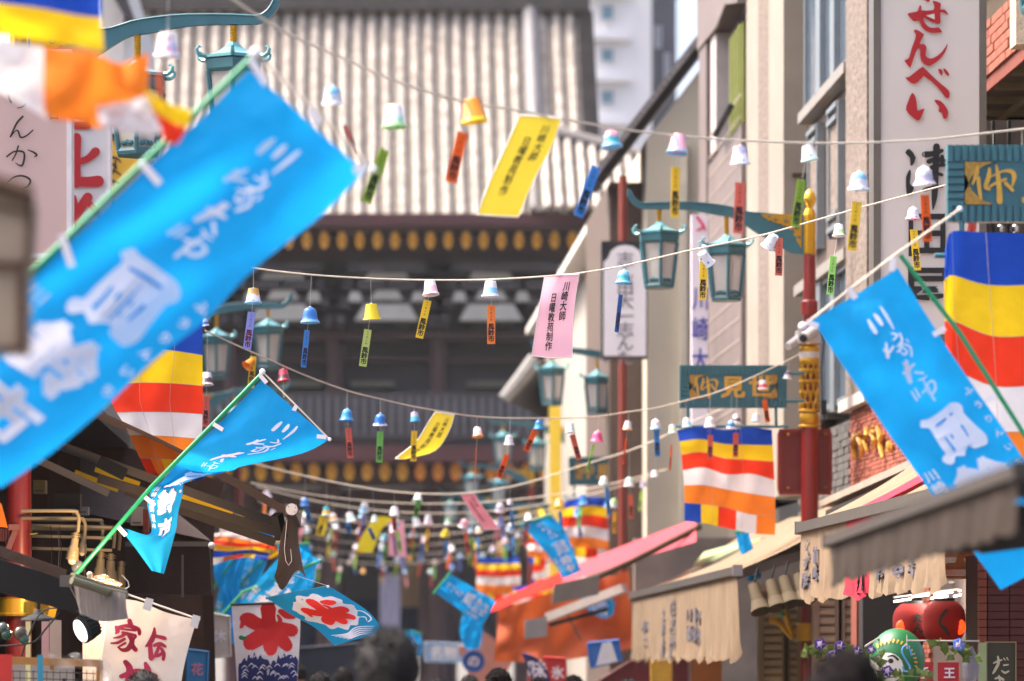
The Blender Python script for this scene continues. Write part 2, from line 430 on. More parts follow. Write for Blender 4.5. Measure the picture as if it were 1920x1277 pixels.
# eaves, fascia, rafters
def trow(y0, y1, px0, px1, ya, yb, m, name, lab=None, dy=0.0):
    a, b = P(px0, y1, TY), P(px1, y0, TY); return box_obj(name, (a.x, TY + ya, a.z), (b.x, TY + yb, b.z), m, temple, label=lab)
trow(402, 424, 250, 1160, -.25, 3, T_FASC, 'eave_fascia')
trow(424, 432, 250, 1150, .0, 3, T_WOOD, 'eave_soffit')
cap_m = {}
def rafters(px0, px1, step, pyc, hh, ww, depth, label_split=None):
    px = px0
    while px < px1:
        c = P(px, pyc, TY + depth)
        orange = label_split and px > label_split
        key = (hh, ww)
        if key not in cap_m:
            m1 = MB(); n = 14
            ring = [(ww/2*K*math.cos(2*math.pi*i/n), hh/2*K*math.sin(2*math.pi*i/n)*(1.0 if math.sin(2*math.pi*i/n) < 0 else .95)) for i in range(n)]
            m1.prism(ring, lambda x, y, s: Vector((x, -.05 if s == 0 else .03, y)))
            m2 = MB(); m2.prism([(x*1.18, y*1.1) for x, y in ring], lambda x, y, s: Vector((x, 0.035 if s == 0 else 2.6, y + (.7 if s else 0))))
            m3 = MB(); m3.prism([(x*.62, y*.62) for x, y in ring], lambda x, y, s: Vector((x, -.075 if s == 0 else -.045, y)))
            cap_m[key] = (m1.mesh('rafter_cap', T_GOLD), m2.mesh('rafter', T_WOOD), m3.mesh('cap_boss', mat('gilt_dark', '#b87a14', .5, .3)))  # boss in a darker gilt than the cap
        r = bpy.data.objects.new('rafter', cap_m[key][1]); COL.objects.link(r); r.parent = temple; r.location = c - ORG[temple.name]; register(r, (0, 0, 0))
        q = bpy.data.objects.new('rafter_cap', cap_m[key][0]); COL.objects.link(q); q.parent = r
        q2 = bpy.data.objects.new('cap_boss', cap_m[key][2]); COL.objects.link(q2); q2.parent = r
        if orange:
            q.material_slots[0].link = 'OBJECT'; q.material_slots[0].material = T_ORNG
        px += step
rafters(276, 1115, 33.2, 450, 33, 16, .2)
rafters(290, 1100, 33.2, 884, 34, 18, -.4, 775)
trow(432, 480, 250, 1150, 1.6, 3, T_WOOD, 'rafter_board')
# walls under the eaves (upper storey), dark
trow(480, 742, 262, 1120, 3.2, 6, T_DARK, 'upper_wall')
for py, hh, dd, wd in ((497, 10, 2.6, 900), (530, 9, 2.2, 900), (612, 12, 2.0, 880), (655, 8, 2.5, 880)):
    trow(py, py + hh, 270, 262 + wd - 20, dd, dd + 1.0, T_WOOD, 'beam')
# bracket complexes with pale plaster panels between
for i, cx in enumerate(range(330, 1090, 198)):
    for j, (dy, ww, hh, ddx) in enumerate(((505, 84, 20, 0), (548, 26, 18, -60), (548, 26, 18, 60), (545, 60, 18, 0), (578, 120, 30, 0))):
        pan = MB(); x0, x1 = cx + ddx - ww/2, cx + ddx + ww/2; y0, y1 = dy - hh/2, dy + hh/2; e = ww * .14
        pts = smooth_pts([(x0, y1), (x0 + e*.3, y1 - hh*.3), (x0 + e, y0 + 2), (x0 + e*1.5, y0), (x1 - e*1.5, y0), (x1 - e, y0 + 2), (x1 - e*.3, y1 - hh*.3), (x1, y1)], 3)
        pan.prism(pts, lambda x, y, s: P(x, y, TY) + Vector((0, 1.2 if s == 0 else 1.5, 0)))
        pan.build('plaster_panel', T_GREY, temple)
    for sx in (-92, -30, 30, 92):
        q = P(cx + sx, 600, TY); br = MB()
        for k in range(4):
            wk = .16 + .1 * k; br.box((q.x - wk, TY + 1.4 - .15*k, q.z + .45*k), (q.x + wk, TY + 3.2, q.z + .45*k + .26))
        br.build('bracket', T_DARK, temple)
for px in (292, 430, 628, 826, 1022):
    a = P(px, 740, TY); MB().lathe([(.22, a.z - 9.5), (.22, a.z + 2)], (a.x, TY + 2.4, 0), 14).build('column', T_WOOD, temple)
for px in (335, 560, 700, 925):
    a = P(px - 42, 712, TY); b = P(px + 42, 700, TY); box_obj('lattice_window', (a.x, TY + 2.9, a.z), (b.x, TY + 3.3, b.z), mat('dull_olive_panel', '#6d6a58', .8), temple)
# balcony railing with balusters
trow(738, 744, 255, 1010, -.3, -.1, T_DARK, 'handrail'); trow(815, 822, 255, 1010, -.3, -.1, T_DARK, 'handrail')
trow(744, 838, 255, 1010, .6, 3.2, mat('grey_lattice_wall', '#3c3a3d', .85), 'lattice_backing')
bal = MB().box((-.055, -.06, 0), (.055, .06, 1.02)).mesh('baluster', mat('grey_baluster', '#5c5a5e', .8, vary=.2))
for i in range(44):
    o = bpy.data.objects.new('baluster', bal); COL.objects.link(o); o.parent = temple
    p = P(258 + i*17, 815, TY); o.location = Vector((p.x, TY - .2, p.z)) - ORG[temple.name]
# lower eave
trow(838, 868, 255, 1080, -.9, 3, T_FASC, 'eave_fascia'); trow(868, 905, 255, 1080, 1.0, 3, T_WOOD, 'rafter_board')
trow(905, 960, 262, 1060, 3.4, 5, T_WOOD, 'lower_beam'); trow(960, 1222, 262, 1060, 6, 7, T_DARK, 'lower_wall')
for px in (330, 470, 618, 815, 838, 1000):
    a = P(px, 1222, TY); MB().lathe([(.42, 0), (.36, .6), (.36, P(0, 905, TY).z)], (a.x, TY + 3.4, 0), 16).build('column', T_WOOD, temple)
for (x0, y0, x1, y1, m, nm) in ((750, 1050, 800, 1135, mat('straw_panel', '#a8865c', .8), 'wooden_panel'), (640, 1120, 712, 1215, mat('navy_curtain', '#17203a', .8), 'curtain'),
                            (750, 1135, 800, 1215, mat('navy_curtain', '#17203a'), 'curtain'), (560, 1100, 625, 1215, mat('navy_curtain', '#17203a'), 'curtain')):
    a, b = P(x0, y1, TY), P(x1, y0, TY); box_obj(nm, (a.x, TY + 4.6, a.z), (b.x, TY + 4.8, b.z), m, temple)
hb = thing('hanging_banner', 'tall pale lavender cloth banner hanging between the gate columns', 'banner', P(731, 1190, TY - 1))
MB().grid(surf([[(713, 1074), (731, 1074), (750, 1074)], [(712, 1130), (731, 1130), (751, 1130)], [(713, 1194), (731, 1194), (749, 1194)]], TY + 3.0, .05), 6, 8).build('cloth', cloth('lavender_cloth', '#c9c3d8'), hb)
MB().tube([P(711, 1073, TY + 3), P(752, 1073, TY + 3)], .05, 6).build('rod', T_WOOD, hb)

# ------------------------------------------------------------------ far buildings right of the temple
def far_block(name, label, x0, x1, ytop, Y, m, wins, depth=10):
    a, b = P(x0, 1200, Y), P(x1, ytop, Y)
    t = thing(name, label, 'building', ((a.x + b.x)/2, Y, 0))
    MB().box((a.x, Y, 0), (b.x, Y + depth, b.z)).build('wall', m, t)
    for (wx0, wy0, wx1, wy1, gm, ledge) in wins:
        c, d = P(wx0, wy1, Y), P(wx1, wy0, Y)
        f = window(t, (c.x, Y - .12, c.z), (d.x, Y - .003, d.z), 'y', mat('tower_window_frame', '#c4c2c4', .6), gm, .08)
        if ledge:
            MB().box((c.x - .9, Y - .5, d.z + .35), (d.x + .7, Y - .003, d.z + .6)).build('ledge', m, t)
    return t
WALLW = mat('white_tower_wall', '#d6d4d5', .8, vary=.04, scale=.3)
GT = mat('pale_teal_glass', '#5d8290', .25, vary=.1)
wins = [(1125, 8, 1152, 40, GT, 1), (1125, 90, 1152, 118, GT, 1), (1125, 168, 1152, 198, GT, 1), (1125, 250, 1152, 280, GT, 1)]
far_block('apartment_tower', 'white apartment tower with small teal windows rising right of the temple roof', 1090, 1222, -700, 190, WALLW, wins)
far_block('office_tower', 'dark blue grey tower block half hidden behind the white tower', 1218, 1268, -300, 200, mat('slate_tower_wall', '#4a4e58', .6, vary=.35, scale=.25),
          [(1228, 50, 1240, 90, mat('dull_glass', '#8a93a0', .3), 0), (1245, 100, 1256, 150, MATS['dull_glass'], 0)])
far_block('grey_house_block', 'pale grey building with dark eave above the left lantern arm', 188, 232, -90, 60, mat('pale_grey_render', '#c9c6c4', .8, vary=.08), [])
MB().add([P(205, -20, 59), P(232, -20, 59), P(262, 60, 59), P(250, 60, 59), P(205, -20, 62), P(232, -20, 62), P(262, 60, 62), P(250, 60, 62)],
         [(0,1,2,3), (7,6,5,4), (0,4,5,1), (1,5,6,2), (2,6,7,3), (3,7,4,0)]).build('roof_edge', T_DARK, None, org=P(232, 20, 60), label='dark sloping roof edge of the grey building above the left lantern arm', cat='roof edge')

# ------------------------------------------------------------------ right side street houses
CREAM = mat('cream_render', '#c4bba6', .85, vary=.08, scale=.8, grime=.3)
WHITER = mat('off_white_render', '#a39b91', .85, vary=.06, scale=.8, grime=.1)
BROWNT = mat('taupe_tile_cladding', '#6f625e', .6, vary=.12, scale=3, grime=.15)
GROUT = mat('pale_grout', '#b3a69c', .8)
# gabled house (end wall faces the camera)
gb = thing('gabled_house', 'cream gabled house with dark sloping roof beyond the brown tiled building', 'house', P(1275, 1200, 44))
Yg = 44.0
gw = MB(); gp = [(1212, 1222), (1212, 262), (1335, 100), (1460, 262), (1460, 1222)]
gw.prism(gp, lambda x, y, s: P(x, y, Yg) + Vector((0, 0 if s == 0 else 4, 0))); gw.build('end_wall', CREAM, gb)
ra, rb2 = P(1336, 72, Yg), P(1128, 345, Yg)
rf = MB(); d = Vector((0, 1, 0))
n2 = Vector((rb2.z - ra.z, 0, -(rb2.x - ra.x))).normalized() * -0.12
if n2.z < 0: n2 = -n2
for (yy0, yy1) in ((-.0, 1.0),):
    v = [ra + d*yy0, rb2 + d*yy0, rb2 + d*yy1, ra + d*yy1]; rf.add(v + [p + n2 for p in v], [(0,1,2,3), (7,6,5,4), (0,4,5,1), (1,5,6,2), (2,6,7,3), (3,7,4,0)])
rf.build('roof', mat('charcoal_roof', '#3a3634', .7, vary=.2), gb)
for i in range(26):
    t0 = i/26; p = ra.lerp(rb2, t0) + d*.0 + n2*1.05; q = ra.lerp(rb2, t0 + .034) + d*.0 + n2*1.05
    MB().bar(p, q, .24, .07).build('edge_tile', mat('pale_ridge_tile', '#8b8683', .7, vary=.25), gb)
for k in range(5):
    a = P(1228 + k*46, 1222, Yg)
    if k % 2: box_obj('downpipe', (a.x, Yg - .09, 0), (a.x + .08, Yg - .01, P(0, 270, Yg).z), mat('cream_pipe', '#d8ceb8', .6), gb)
box_obj('side_wall', (P(1150, 0, Yg).x, Yg + .6, 0), (P(1212, 0, Yg).x, Yg + 5, P(0, 330, Yg).z), mat('dim_brown_wall', '#57483f', .8), gb)
MB().tube([P(1168, 1222, Yg-.2), P(1168, 330, Yg-.2)], .05, 8).build('drainpipe', mat('rust_pipe', '#7a2c1c', .6), gb)

# white street-side house behind it: wall running along the street, and its eave end
wh = thing('white_house', 'white rendered house wall running towards the temple with a grey eave end', 'house', P(1080, 1200, 60))
Xw = P(1150, 0, 49).x
wm = MB(); Ya, Yb = 49.0, 66.0
za = P(0, 425, 49).z
wm.box((Xw, Ya, 0), (Xw + 3, Yb, za)); wm.build('wall', WHITER, wh)
MB().bar((Xw - .12, Ya - .2, za + .03), (Xw - .12, Yb, za + .03), .4, .1).build('eave', mat('white_eave', '#e8e0d6', .6), wh)
MB().tube([P(1005, 672, 62), P(975, 712, 62), P(945, 748, 62)], [.13, .12, .1], 8).build('eave_end', mat('grey_gutter', '#8d8985', .6, vary=.2), wh)
MB().add([P(1010, 676, 63), P(1060, 690, 66), P(1060, 800, 66), P(955, 755, 63)], [(0, 1, 2, 3)]).build('lower_roof', mat('dim_tile', '#565051', .8, vary=.25), wh)

# ------------------------------------------------------------------ hanging shop signs
def board_sign(name, label, px0, py0, px1, py1, Y, face, frame, depth=.18, fw=.03, group=None, arch=False):
    a, b = P(px0, py1, Y), P(px1, py0, Y); c = (a + b)/2
    t = thing(name, label, 'sign', (c.x, Y, a.z), group)
    MB().box((a.x + fw, Y + .012, a.z + fw), (b.x - fw, Y + depth, b.z - fw)).build('face', face, t)
    if frame:
        m = MB()
        m.box((a.x, Y, a.z), (b.x, Y + depth, a.z + fw)).box((a.x, Y, b.z - fw), (b.x, Y + depth, b.z))
        m.box((a.x, Y, a.z + fw), (a.x + fw, Y + depth, b.z - fw)).box((b.x - fw, Y, a.z + fw), (b.x, Y + depth, b.z - fw)); m.build('frame', frame, t)
    return t
FRM = mat('sign_frame_metal', '#6f675c', .4, .5, vary=.1)
LIT = mat('milky_sign_panel', '#cdc6bf', .3, vary=.03, scale=2)
sen = board_sign('vertical_sign', 'tall white vertical sign with big red せんべい lettering on the brick corner', 1638, -160, 1850, 640, 24, LIT, FRM, .22, .045)
Z2 = lambda x, y: (1640 + x/6.857, y/6.857)
def poly_px(ink, pts, zf, sm=3): ink.poly([zf(*p) for p in pts], sm)
ik = Ink()
poly_px(ik, [(425,190),(440,170),(545,150),(560,110),(585,65),(600,100),(605,135),(755,130),(760,60),(745,10),(850,45),(840,120),(900,125),(945,185),(935,190),(880,165),(840,165),(845,290),(795,308),(640,235),(625,240),(640,290),(690,345),(750,362),(825,355),(862,410),(850,420),(740,425),(660,400),(600,340),(570,270),(520,275),(480,260)], Z2, 2)
ikh = Ink(); poly_px(ikh, [(655,205),(765,178),(770,255)], Z2, 1)
poly_px(ik, [(500,405),(530,380),(630,440),(620,470),(575,570),(625,565),(662,600),(660,660),(655,720),(700,752),(760,745),(840,690),(900,620),(930,565),(935,590),(900,680),(830,770),(760,820),(700,850),(640,830),(595,780),(582,700),(585,640),(560,625),(530,670),(490,780),(460,865),(445,865),(385,790),(400,770),(440,740),(475,620),(520,500),(525,440)], Z2, 2)
poly_px(ik, [(395,995),(440,990),(530,920),(610,862),(640,880),(740,980),(850,1080),(950,1165),(960,1230),(945,1265),(905,1250),(840,1160),(740,1060),(640,985),(615,990),(560,1050),(500,1082),(440,1050),(400,1010)], Z2, 2)
poly_px(ik, [(815,890),(850,890),(875,920),(865,970),(850,970),(825,930)], Z2, 2)
poly_px(ik, [(880,885),(900,885),(945,930),(955,975),(930,975),(895,930)], Z2, 2)
Z3 = lambda x, y: (1640 + x/3.414, 186 + y/3.414)
poly_px(ik, [(238,-40),(262,-10),(270,40),(275,75),(318,60),(300,110),(278,138),(240,115),(200,70),(212,20)], Z3, 2)
poly_px(ik, [(383,5),(420,12),(455,50),(470,85),(462,120),(440,125),(430,90),(408,80),(412,50),(390,25)], Z3, 2)
poly_px(ik, [(600,-10),(640,-30),(700,-10),(710,10),(690,30),(650,10)], Z2, 2)
ik.lay('lettering', plane_map(0, 0, 24), INK_R, sen, d=.006, label='red brush lettering せんべい')
ikh.lay('counter', plane_map(0, 0, 24), LIT, sen, d=.011)
ik = Ink()
poly_px(ik, [(195,345),(222,318),(262,375),(240,425),(228,420),(225,375)], Z3, 2)
poly_px(ik, [(200,500),(225,450),(232,480),(225,540),(245,560),(250,575),(220,618),(203,600)], Z3, 2)
ik.stroke([Z3(320,355), Z3(370,350), Z3(415,335), Z3(430,330)], 12, 7); ik.stroke([Z3(345,400), Z3(390,385), Z3(450,395)], 9, 7)
ik.stroke([Z3(360,440), Z3(400,425), Z3(455,420)], 8, 6); ik.stroke([Z3(340,490), Z3(380,475), Z3(430,485)], 8, 6)
ik.stroke([Z3(320,580), Z3(370,565), Z3(430,560)], 8, 5); ik.stroke([Z3(395,305), Z3(390,420), Z3(385,560), Z3(380,640), Z3(372,705)], [13, 12, 12, 10, 3])
ik.stroke([Z3(430,370), Z3(430,420)], 8)
ik.text('田', 1738, 440, 90, .9, bold=.035); ik.text('屋', 1738, 545, 95, 1.0, bold=.035)
ik.lay('lettering', plane_map(0, 0, 24), INK_K, sen, d=.006, label='black brush lettering below the red')
for zz in (-100, 300):
    p = P(1850, zz, 24); MB().box((p.x, 24.05, p.z - .04), (p.x + .7, 24.12, p.z + .04)).build('bracket', FRM, sen)

# black framed white sign (further)
s2 = board_sign('framed_sign', 'white arched sign in black frame with faint brush writing beside the cream wall', 1128, 452, 1214, 672, 40.5, mat('black_lacquer', '#1c1a1c', .4), mat('black_frame', '#1c1a1c', .4), .16, .03)
arch = [(1132, 668), (1132, 492), (1140, 484), (1146, 470), (1158, 462), (1172, 460), (1186, 462), (1198, 470), (1204, 484), (1211, 492), (1211, 668)]
MB().prism(arch, lambda x, y, s: P(x, y, 40.5) + Vector((0, -.03 if s == 0 else -.003, 0))).build('arched_panel', mat('white_sign_paint', '#e2e0e4', .6, vary=.04), s2)
Ink().text('志ん田大一志んた', 1172, 487, 30, 1.1, step=.88, bold=.01).lay('lettering', plane_map(0, 0, 40.5), mat('grey_print', '#7a7880', .8), s2, d=.04)
s3 = board_sign('narrow_sign', 'narrow white vertical sign with violet characters behind the right hand lantern', 1291, 396, 1333, 812, 36, mat('lilac_white_panel', '#dcd4de', .6, vary=.04), None, .12)
Ink().text('川崎大師', 1313, 560, 46, .7, step=1.25, bold=.02).lay('lettering', plane_map(0, 0, 36), mat('violet_print', '#4a48a0', .7), s3, d=.006)
Ink().stroke([(1308, 408), (1318, 425), (1307, 432)], 6, 4).stroke([(1318, 420), (1322, 430)], 5, 4).lay('lettering', plane_map(0, 0, 36), mat('pink_print', '#d04468', .7), s3, d=.006)
s4 = board_sign('red_sign', 'bright red vertical hanging sign between the lantern and the cream pillar', 1118, 702, 1178, 885, 52, mat('signal_red_panel', '#c4121a', .5, vary=.06), mat('dark_cap', '#2a2523', .6), .16, .012)
Ink().text('名物', 1146, 740, 44, .9, step=1.1, bold=.03).lay('lettering', plane_map(0, 0, 52), mat('dark_red_print', '#5a0c10', .7), s4, d=.008)
s5 = board_sign('yellow_sign', 'tall plain yellow banner sign rising behind the distant bells', 1027, 758, 1056, 1090, 58, mat('yellow_panel', '#ecc93c', .6, vary=.05), None, .1)
# left signs (edge on to the street, faces towards the camera)
LY = 19.6
s6 = board_sign('pale_pink_sign', 'large pale pink sign with black handwritten んかつ at the left edge', -90, 92, 134, 484, LY, mat('dusty_pink_panel', '#c4a49c', .35, vary=.05, scale=1.2), mat('white_edge', '#d8d0d0', .4), .2, .025)
Z4 = lambda x, y: (x/3.04, 140 + y/3.04)
ik = Ink()
S = lambda pts, wd, zf=Z4, k=3.04: ik.stroke([zf(*p) for p in pts], [q/k for q in wd])
S([(60,65),(48,100),(52,135),(65,160)], (4,10,12,8)); S([(95,95),(135,90)], (5,4)); S([(165,100),(165,140),(135,180),(98,192)], (5,12,10,3))
S([(130,240),(95,280),(60,355)], (12,12,10)); S([(60,355),(90,320),(105,325),(118,358),(150,350),(188,318)], (8,6,10,10,9,8))
S([(40,468),(80,440),(130,440),(140,470),(125,520),(90,505)], (10,10,11,12,12,4)); S([(105,408),(90,455),(70,490)], (10,9,7)); S([(160,430),(195,445),(210,460),(195,470)], (6,11,12,4))
S([(30,625),(80,585),(130,578),(172,600),(160,635),(110,655)], (4,9,11,12,10,3))
ik.text('石', 302/3.04, 140+225/3.04, 24, bold=.005)
ik.lay('lettering', plane_map(0, 0, LY), INK_K, s6, d=.006)
s7 = board_sign('candy_sign', 'white sign with thick red characters between the pink and yellow signs', 60, 225, 207, 446, 24.5, mat('grey_white_panel', '#ccc6c4', .5, vary=.04), mat('white_edge', '#d8d0d0'), .2, .02)
ik = Ink()
S([(415,290),(500,288)], (46,44)); S([(436,360),(434,500),(434,620)], (56,50,56)); S([(440,500),(500,480),(545,440)], (40,40,52)); S([(400,608),(500,612),(560,608)], (56,58,66))
S([(420,700),(440,760)], (30,24)); S([(415,870),(450,780),(500,700)], (30,50,56)); S([(505,730),(540,770),(575,820)], (30,40,24)); S([(455,900),(500,870),(560,850)], (36,40,40)); S([(470,860),(460,915)], (30,30)); S([(415,740),(410,850)],(30,40))
ik.lay('lettering', plane_map(0, 0, 24.5), INK_R, s7, d=.006)
s8 = board_sign('yellow_shop_sign', 'golden yellow sign with black brush characters behind the green flag pole', 150, 243, 265, 470, 31, mat('marigold_panel', '#e2b233', .5, vary=.05), None, .18)
ik = Ink()
for (a, b, c2) in (((640,345),(660,400),14),((650,340),(640,380),12),((635,470),(690,500),14),((640,510),(665,540),14),((630,545),(690,575),12),((660,490),(640,570),10),((630,610),(680,625),14),((640,600),(650,640),10),((630,745),(660,740),12),((650,725),(635,790),12)):
    S([a, ((a[0]+b[0])/2+6, (a[1]+b[1])/2-5), b], (c2, c2*.9, c2*.5))
ik.lay('lettering', plane_map(0, 0, 31), INK_K, s8, d=.006)
s9 = board_sign('lilac_shop_sign', 'small pale lilac sign peeking out right of the yellow sign', 240, 268, 305, 420, 35, mat('lilac_panel', '#d9c9d6', .5, vary=.04), None, .18)
Ink().text('いろ', 288, 300, 30, 1, step=1.1, bold=.0).lay('lettering', plane_map(0, 0, 35), INK_K, s9, d=.006)
s10 = board_sign('green_emblem_sign', 'dark framed sign with round green emblem under the pale pink sign', 20, 490, 150, 640, 25.5, mat('grey_board', '#b9b2ae', .5, vary=.06), mat('black_frame', '#1c1a1c'), .15, .02)
ik = Ink(); ik.poly([(92 + 11*math.cos(t*.5), 506 + 15*math.sin(t*.5)) for t in range(12)])
ik.lay('emblem', plane_map(0, 0, 25.5), mat('emblem_green', '#0d5a34', .5), s10, d=.005)
Ink().text('山', 91, 505, 16, bold=.04).lay('lettering', plane_map(0, 0, 25.5), INK_W, s10, d=.012)
Ink().text('川崎', 80, 535, 24, bold=.03).lay('lettering', plane_map(0, 0, 25.5), INK_K, s10, d=.006)
# near blurred wooden sign box at the left edge
nb = thing('wooden_sign_box', 'weathered cream and brown wooden box sign blurred at the left edge', 'sign', P(10, 660, 8))
WDN = mat('weathered_brown_wood', '#4a3222', .8, vary=.3, scale=12, grime=.4)
a, b = P(-90, 662, 8), P(58, 355, 8)
MB().prism([(-90, 330), (-20, 345), (58, 372), (52, 480), (44, 500), (44, 655), (-90, 650)], lambda x, y, s: P(x, y, 8) + Vector((0, .012 if s == 0 else .2, 0))).build('panel', mat('aged_cream_panel', '#a3907a', .8, vary=.25, scale=8, grime=.35), nb)
for pts, wd in (([(-90, 328), (0, 345), (58, 366)], .03), ([(58, 366), (56, 430), (52, 488)], .012), ([(52, 488), (40, 497), (42, 655)], .016), ([(-90, 494), (40, 496)], .012), ([(44, 655), (-90, 655)], .01), ([(-90, 372), (20, 392), (56, 400)], .008)):
    MB().tube([P(x, y, 8) for x, y in pts], wd/1.4, 6).build('frame_bar', WDN, nb)
# ------------------------------------------------------------------ right: tiled building (street facade in the plane x = XF)
XF = 4.0
def YF(px, X=XF): return F * X / (px - VX)
def ZF(px, py, X=XF): return CZ + (VY - py) * YF(px, X) / F
tb = thing('tiled_shop_building', 'taupe and beige shop building with pebbled columns and tall windows on the right', 'building', (XF + 2, YF(1480), 0))
PEB = mat('pebble_dash', '#7c6e64', .9, vary=.5, scale=20, bump=1.0, bscale=26, grime=.3)
BEI = mat('beige_column_tile', '#92887b', .7, vary=.1, scale=2, grime=.3)
DKB = mat('dark_olive_recess', '#4b3d2a', .7, vary=.15)
SILV = mat('pale_grey_mullion', '#7f868a', .35, .3, vary=.1)
WGL = mat('blue_grey_window', '#4f5b66', .12, vary=.25, scale=1.2)
YG = mat('yellow_green_curtain', '#6e742c', .8, vary=.12, scale=5)
def fb(name, pa, pb, za, zb, proud, m, parent=tb, back=.25, **kw):
    """block on the facade between photo columns pa > pb (near to far), heights za..zb"""
    return box_obj(name, (XF - proud, YF(pa), za), (XF + back, YF(pb), zb), m, parent, **kw)
TOP = 12.0
box_obj('main_wall', (XF + .26, YF(1640), 3.4), (XF + 4, YF(1329), TOP), BROWNT, tb)
box_obj('near_return', (XF + .0, YF(1640), 3.4), (XF + 4, YF(1640) + .2, TOP), BROWNT, tb)
fb('pebble_column', 1640, 1600, 3.42, TOP, .06, PEB); fb('pebble_column', 1452, 1431, 2.9, TOP, .05, PEB)
fb('beige_column', 1431, 1409, 2.9, TOP, .05, BEI); fb('beige_column', 1490, 1462, 2.9, TOP, .10, BEI)
fb('dark_reveal', 1513, 1490, 2.9, TOP, -.12, DKB)
fb('glass_strip', 1462, 1452, 2.9, TOP, -.05, WGL)
zs, zl, zw = 6.14, 4.66, 3.46
fb('sill', 1600, 1513, zs - .06, zs + .03, .08, mat('grey_sill', '#847e78', .6)); fb('sill', 1600, 1505, zl - .05, zl + .04, .08, MATS['grey_sill'])
fb('sill', 1640, 1590, zw - .05, zw + .04, .08, mat('white_sill', '#b5afa8', .6))
fb('spandrel', 1600, 1513, zl + .04, zs - .06, -.04, mat('brown_spandrel', '#6a5a50', .7, vary=.12, scale=3, grime=.2))
for a, b in ((1538, 1522), (1578, 1560)):
    MB().box((XF - .02, YF(a), zl + .3), (XF + .05, YF(b), zs - .25)).build('relief_panel', PEB, tb)
    MB().box((XF - .04, YF(a + 2), zl + .24), (XF + .03, YF(a + 2) + .05, zs - .18)).build('panel_frame', SILV, tb); MB().box((XF - .04, YF(b) - .05, zl + .24), (XF + .03, YF(b), zs - .18)).build('panel_frame', SILV, tb)
    for zz in (zs - .3, zl + .3):
        for k in range(2): MB().box((XF - .05, YF(a), zz + k*.1 - .02), (XF + .02, YF(b), zz + k*.1 + .02)).build('panel_bar', SILV, tb)
def win_row(z0, z1, cuts):
    for a, b in zip(cuts[:-1], cuts[1:]):
        window(tb, (XF - .03, YF(a) + .02, z0), (XF + .06, YF(b) - .02, z1), 'x', SILV, WGL, .05, 0)
win_row(zs + .03, TOP - 3.2, (1600, 1572, 1545, 1513)); win_row(zw + .04, zl - .05, (1598, 1566, 1538, 1512)); win_row(TOP-3.1, TOP-.4, (1600, 1572, 1545, 1513))
for q in (1572, 1545):
    for za_, zb_ in ((zw, zl - .05), (zs + .03, TOP - .2)): fb('mullion', q + 3, q - 5, za_, zb_, .05, SILV)
# upper left window bay with yellow-green curtain, tiled apron and awning hood
box_obj('side_slab', (XF - .12, YF(1345), 3.2), (XF + .1, YF(1331), TOP), BROWNT, tb)
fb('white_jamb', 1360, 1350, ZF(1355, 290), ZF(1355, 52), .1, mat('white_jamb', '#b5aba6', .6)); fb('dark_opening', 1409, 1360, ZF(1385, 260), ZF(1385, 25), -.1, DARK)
cu = MB(); za, zb = ZF(1395, 235), ZF(1395, 48)
for i in range(9):
    y0 = YF(1400) + (YF(1376) - YF(1400))*i/9
    cu.box((XF - .04 - .02*(i % 2), y0, za), (XF + .0, y0 + (YF(1376) - YF(1400))/9 - .01, zb))
cu.build('curtain', YG, tb)
MB().prism([(1331, -60), (1409, -60), (1409, 5), (1385, 8), (1368, 50), (1331, 95)], lambda x, y, s: Vector((XF - .14 + .2*s, YF(x), ZF(x, y)))).build('hood', BROWNT, tb)
MB().tube([Vector((XF - .2, YF(1408), ZF(1408, 200))), Vector((XF - .2, YF(1390), ZF(1390, 232))), Vector((XF - .2, YF(1378), ZF(1378, 252)))], .035, 6).build('window_grille', BLACK, tb)
ap = MB().box((XF - .1, YF(1409), 3.2), (XF + .1, YF(1345), ZF(1385, 262))).build('tiled_apron', BROWNT, tb)
jt = MB()
for k in range(18):
    z = 3.25 + k*.22; jt.box((XF - .105, YF(1408), z), (XF - .1, YF(1346), z + .02))
jt.build('tile_joint', mat('dim_grout', '#8f8279', .8), ap)
# gas-pipe band between storeys
fb('floor_band', 1492, 1455, ZF(1475, 345), ZF(1475, 342), .03, DKB)
# lower: dark windows behind the banners
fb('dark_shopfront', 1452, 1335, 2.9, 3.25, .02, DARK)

# grey stone + brick ground storey wall, y 770..960 in the picture
GST = mat('grey_stone_block', '#55524f', .85, vary=.25, scale=6, bump=.5, grime=.3); BRK = mat('red_brick', '#96503c', .85, vary=.2, scale=9, bump=.3, grime=.15)
BRK2 = mat('dark_red_brick', '#7a3a2a', .85, vary=.2, scale=9, bump=.3, grime=.2); MORT = mat('dark_mortar', '#3a2a24', .9)
gs = thing('stone_wall', 'grey block stone wall behind the red lamp post box', 'wall', (XF, YF(1560), 0))
MB().box((XF + .02, YF(1597), 0), (XF + .26, YF(1500), 3.36)).build('wall_core', mat('grey_joint', '#4c4946', .9), gs)
blk = MB()
for r_ in range(55):
    y = YF(1597) + .01 + (.08 if r_ % 2 else 0)
    while y < YF(1500) - .16:
        j = rnd.uniform(-.008, .006); blk.box((XF - .01 + j, y, .03 + r_*.06), (XF + .025, y + .15, .03 + r_*.06 + .053)); y += .157
blk.build('stone_block', GST, gs, kind='stuff')
bw = thing('brick_wall', 'red brick wall with gilded brush letters above the beige awning', 'wall', (XF, YF(1660), 0))
MB().box((XF + .0, 24.3, 0), (XF + .26, YF(1597), 3.42)).build('wall_core', MORT, bw)
bs = MB(); 
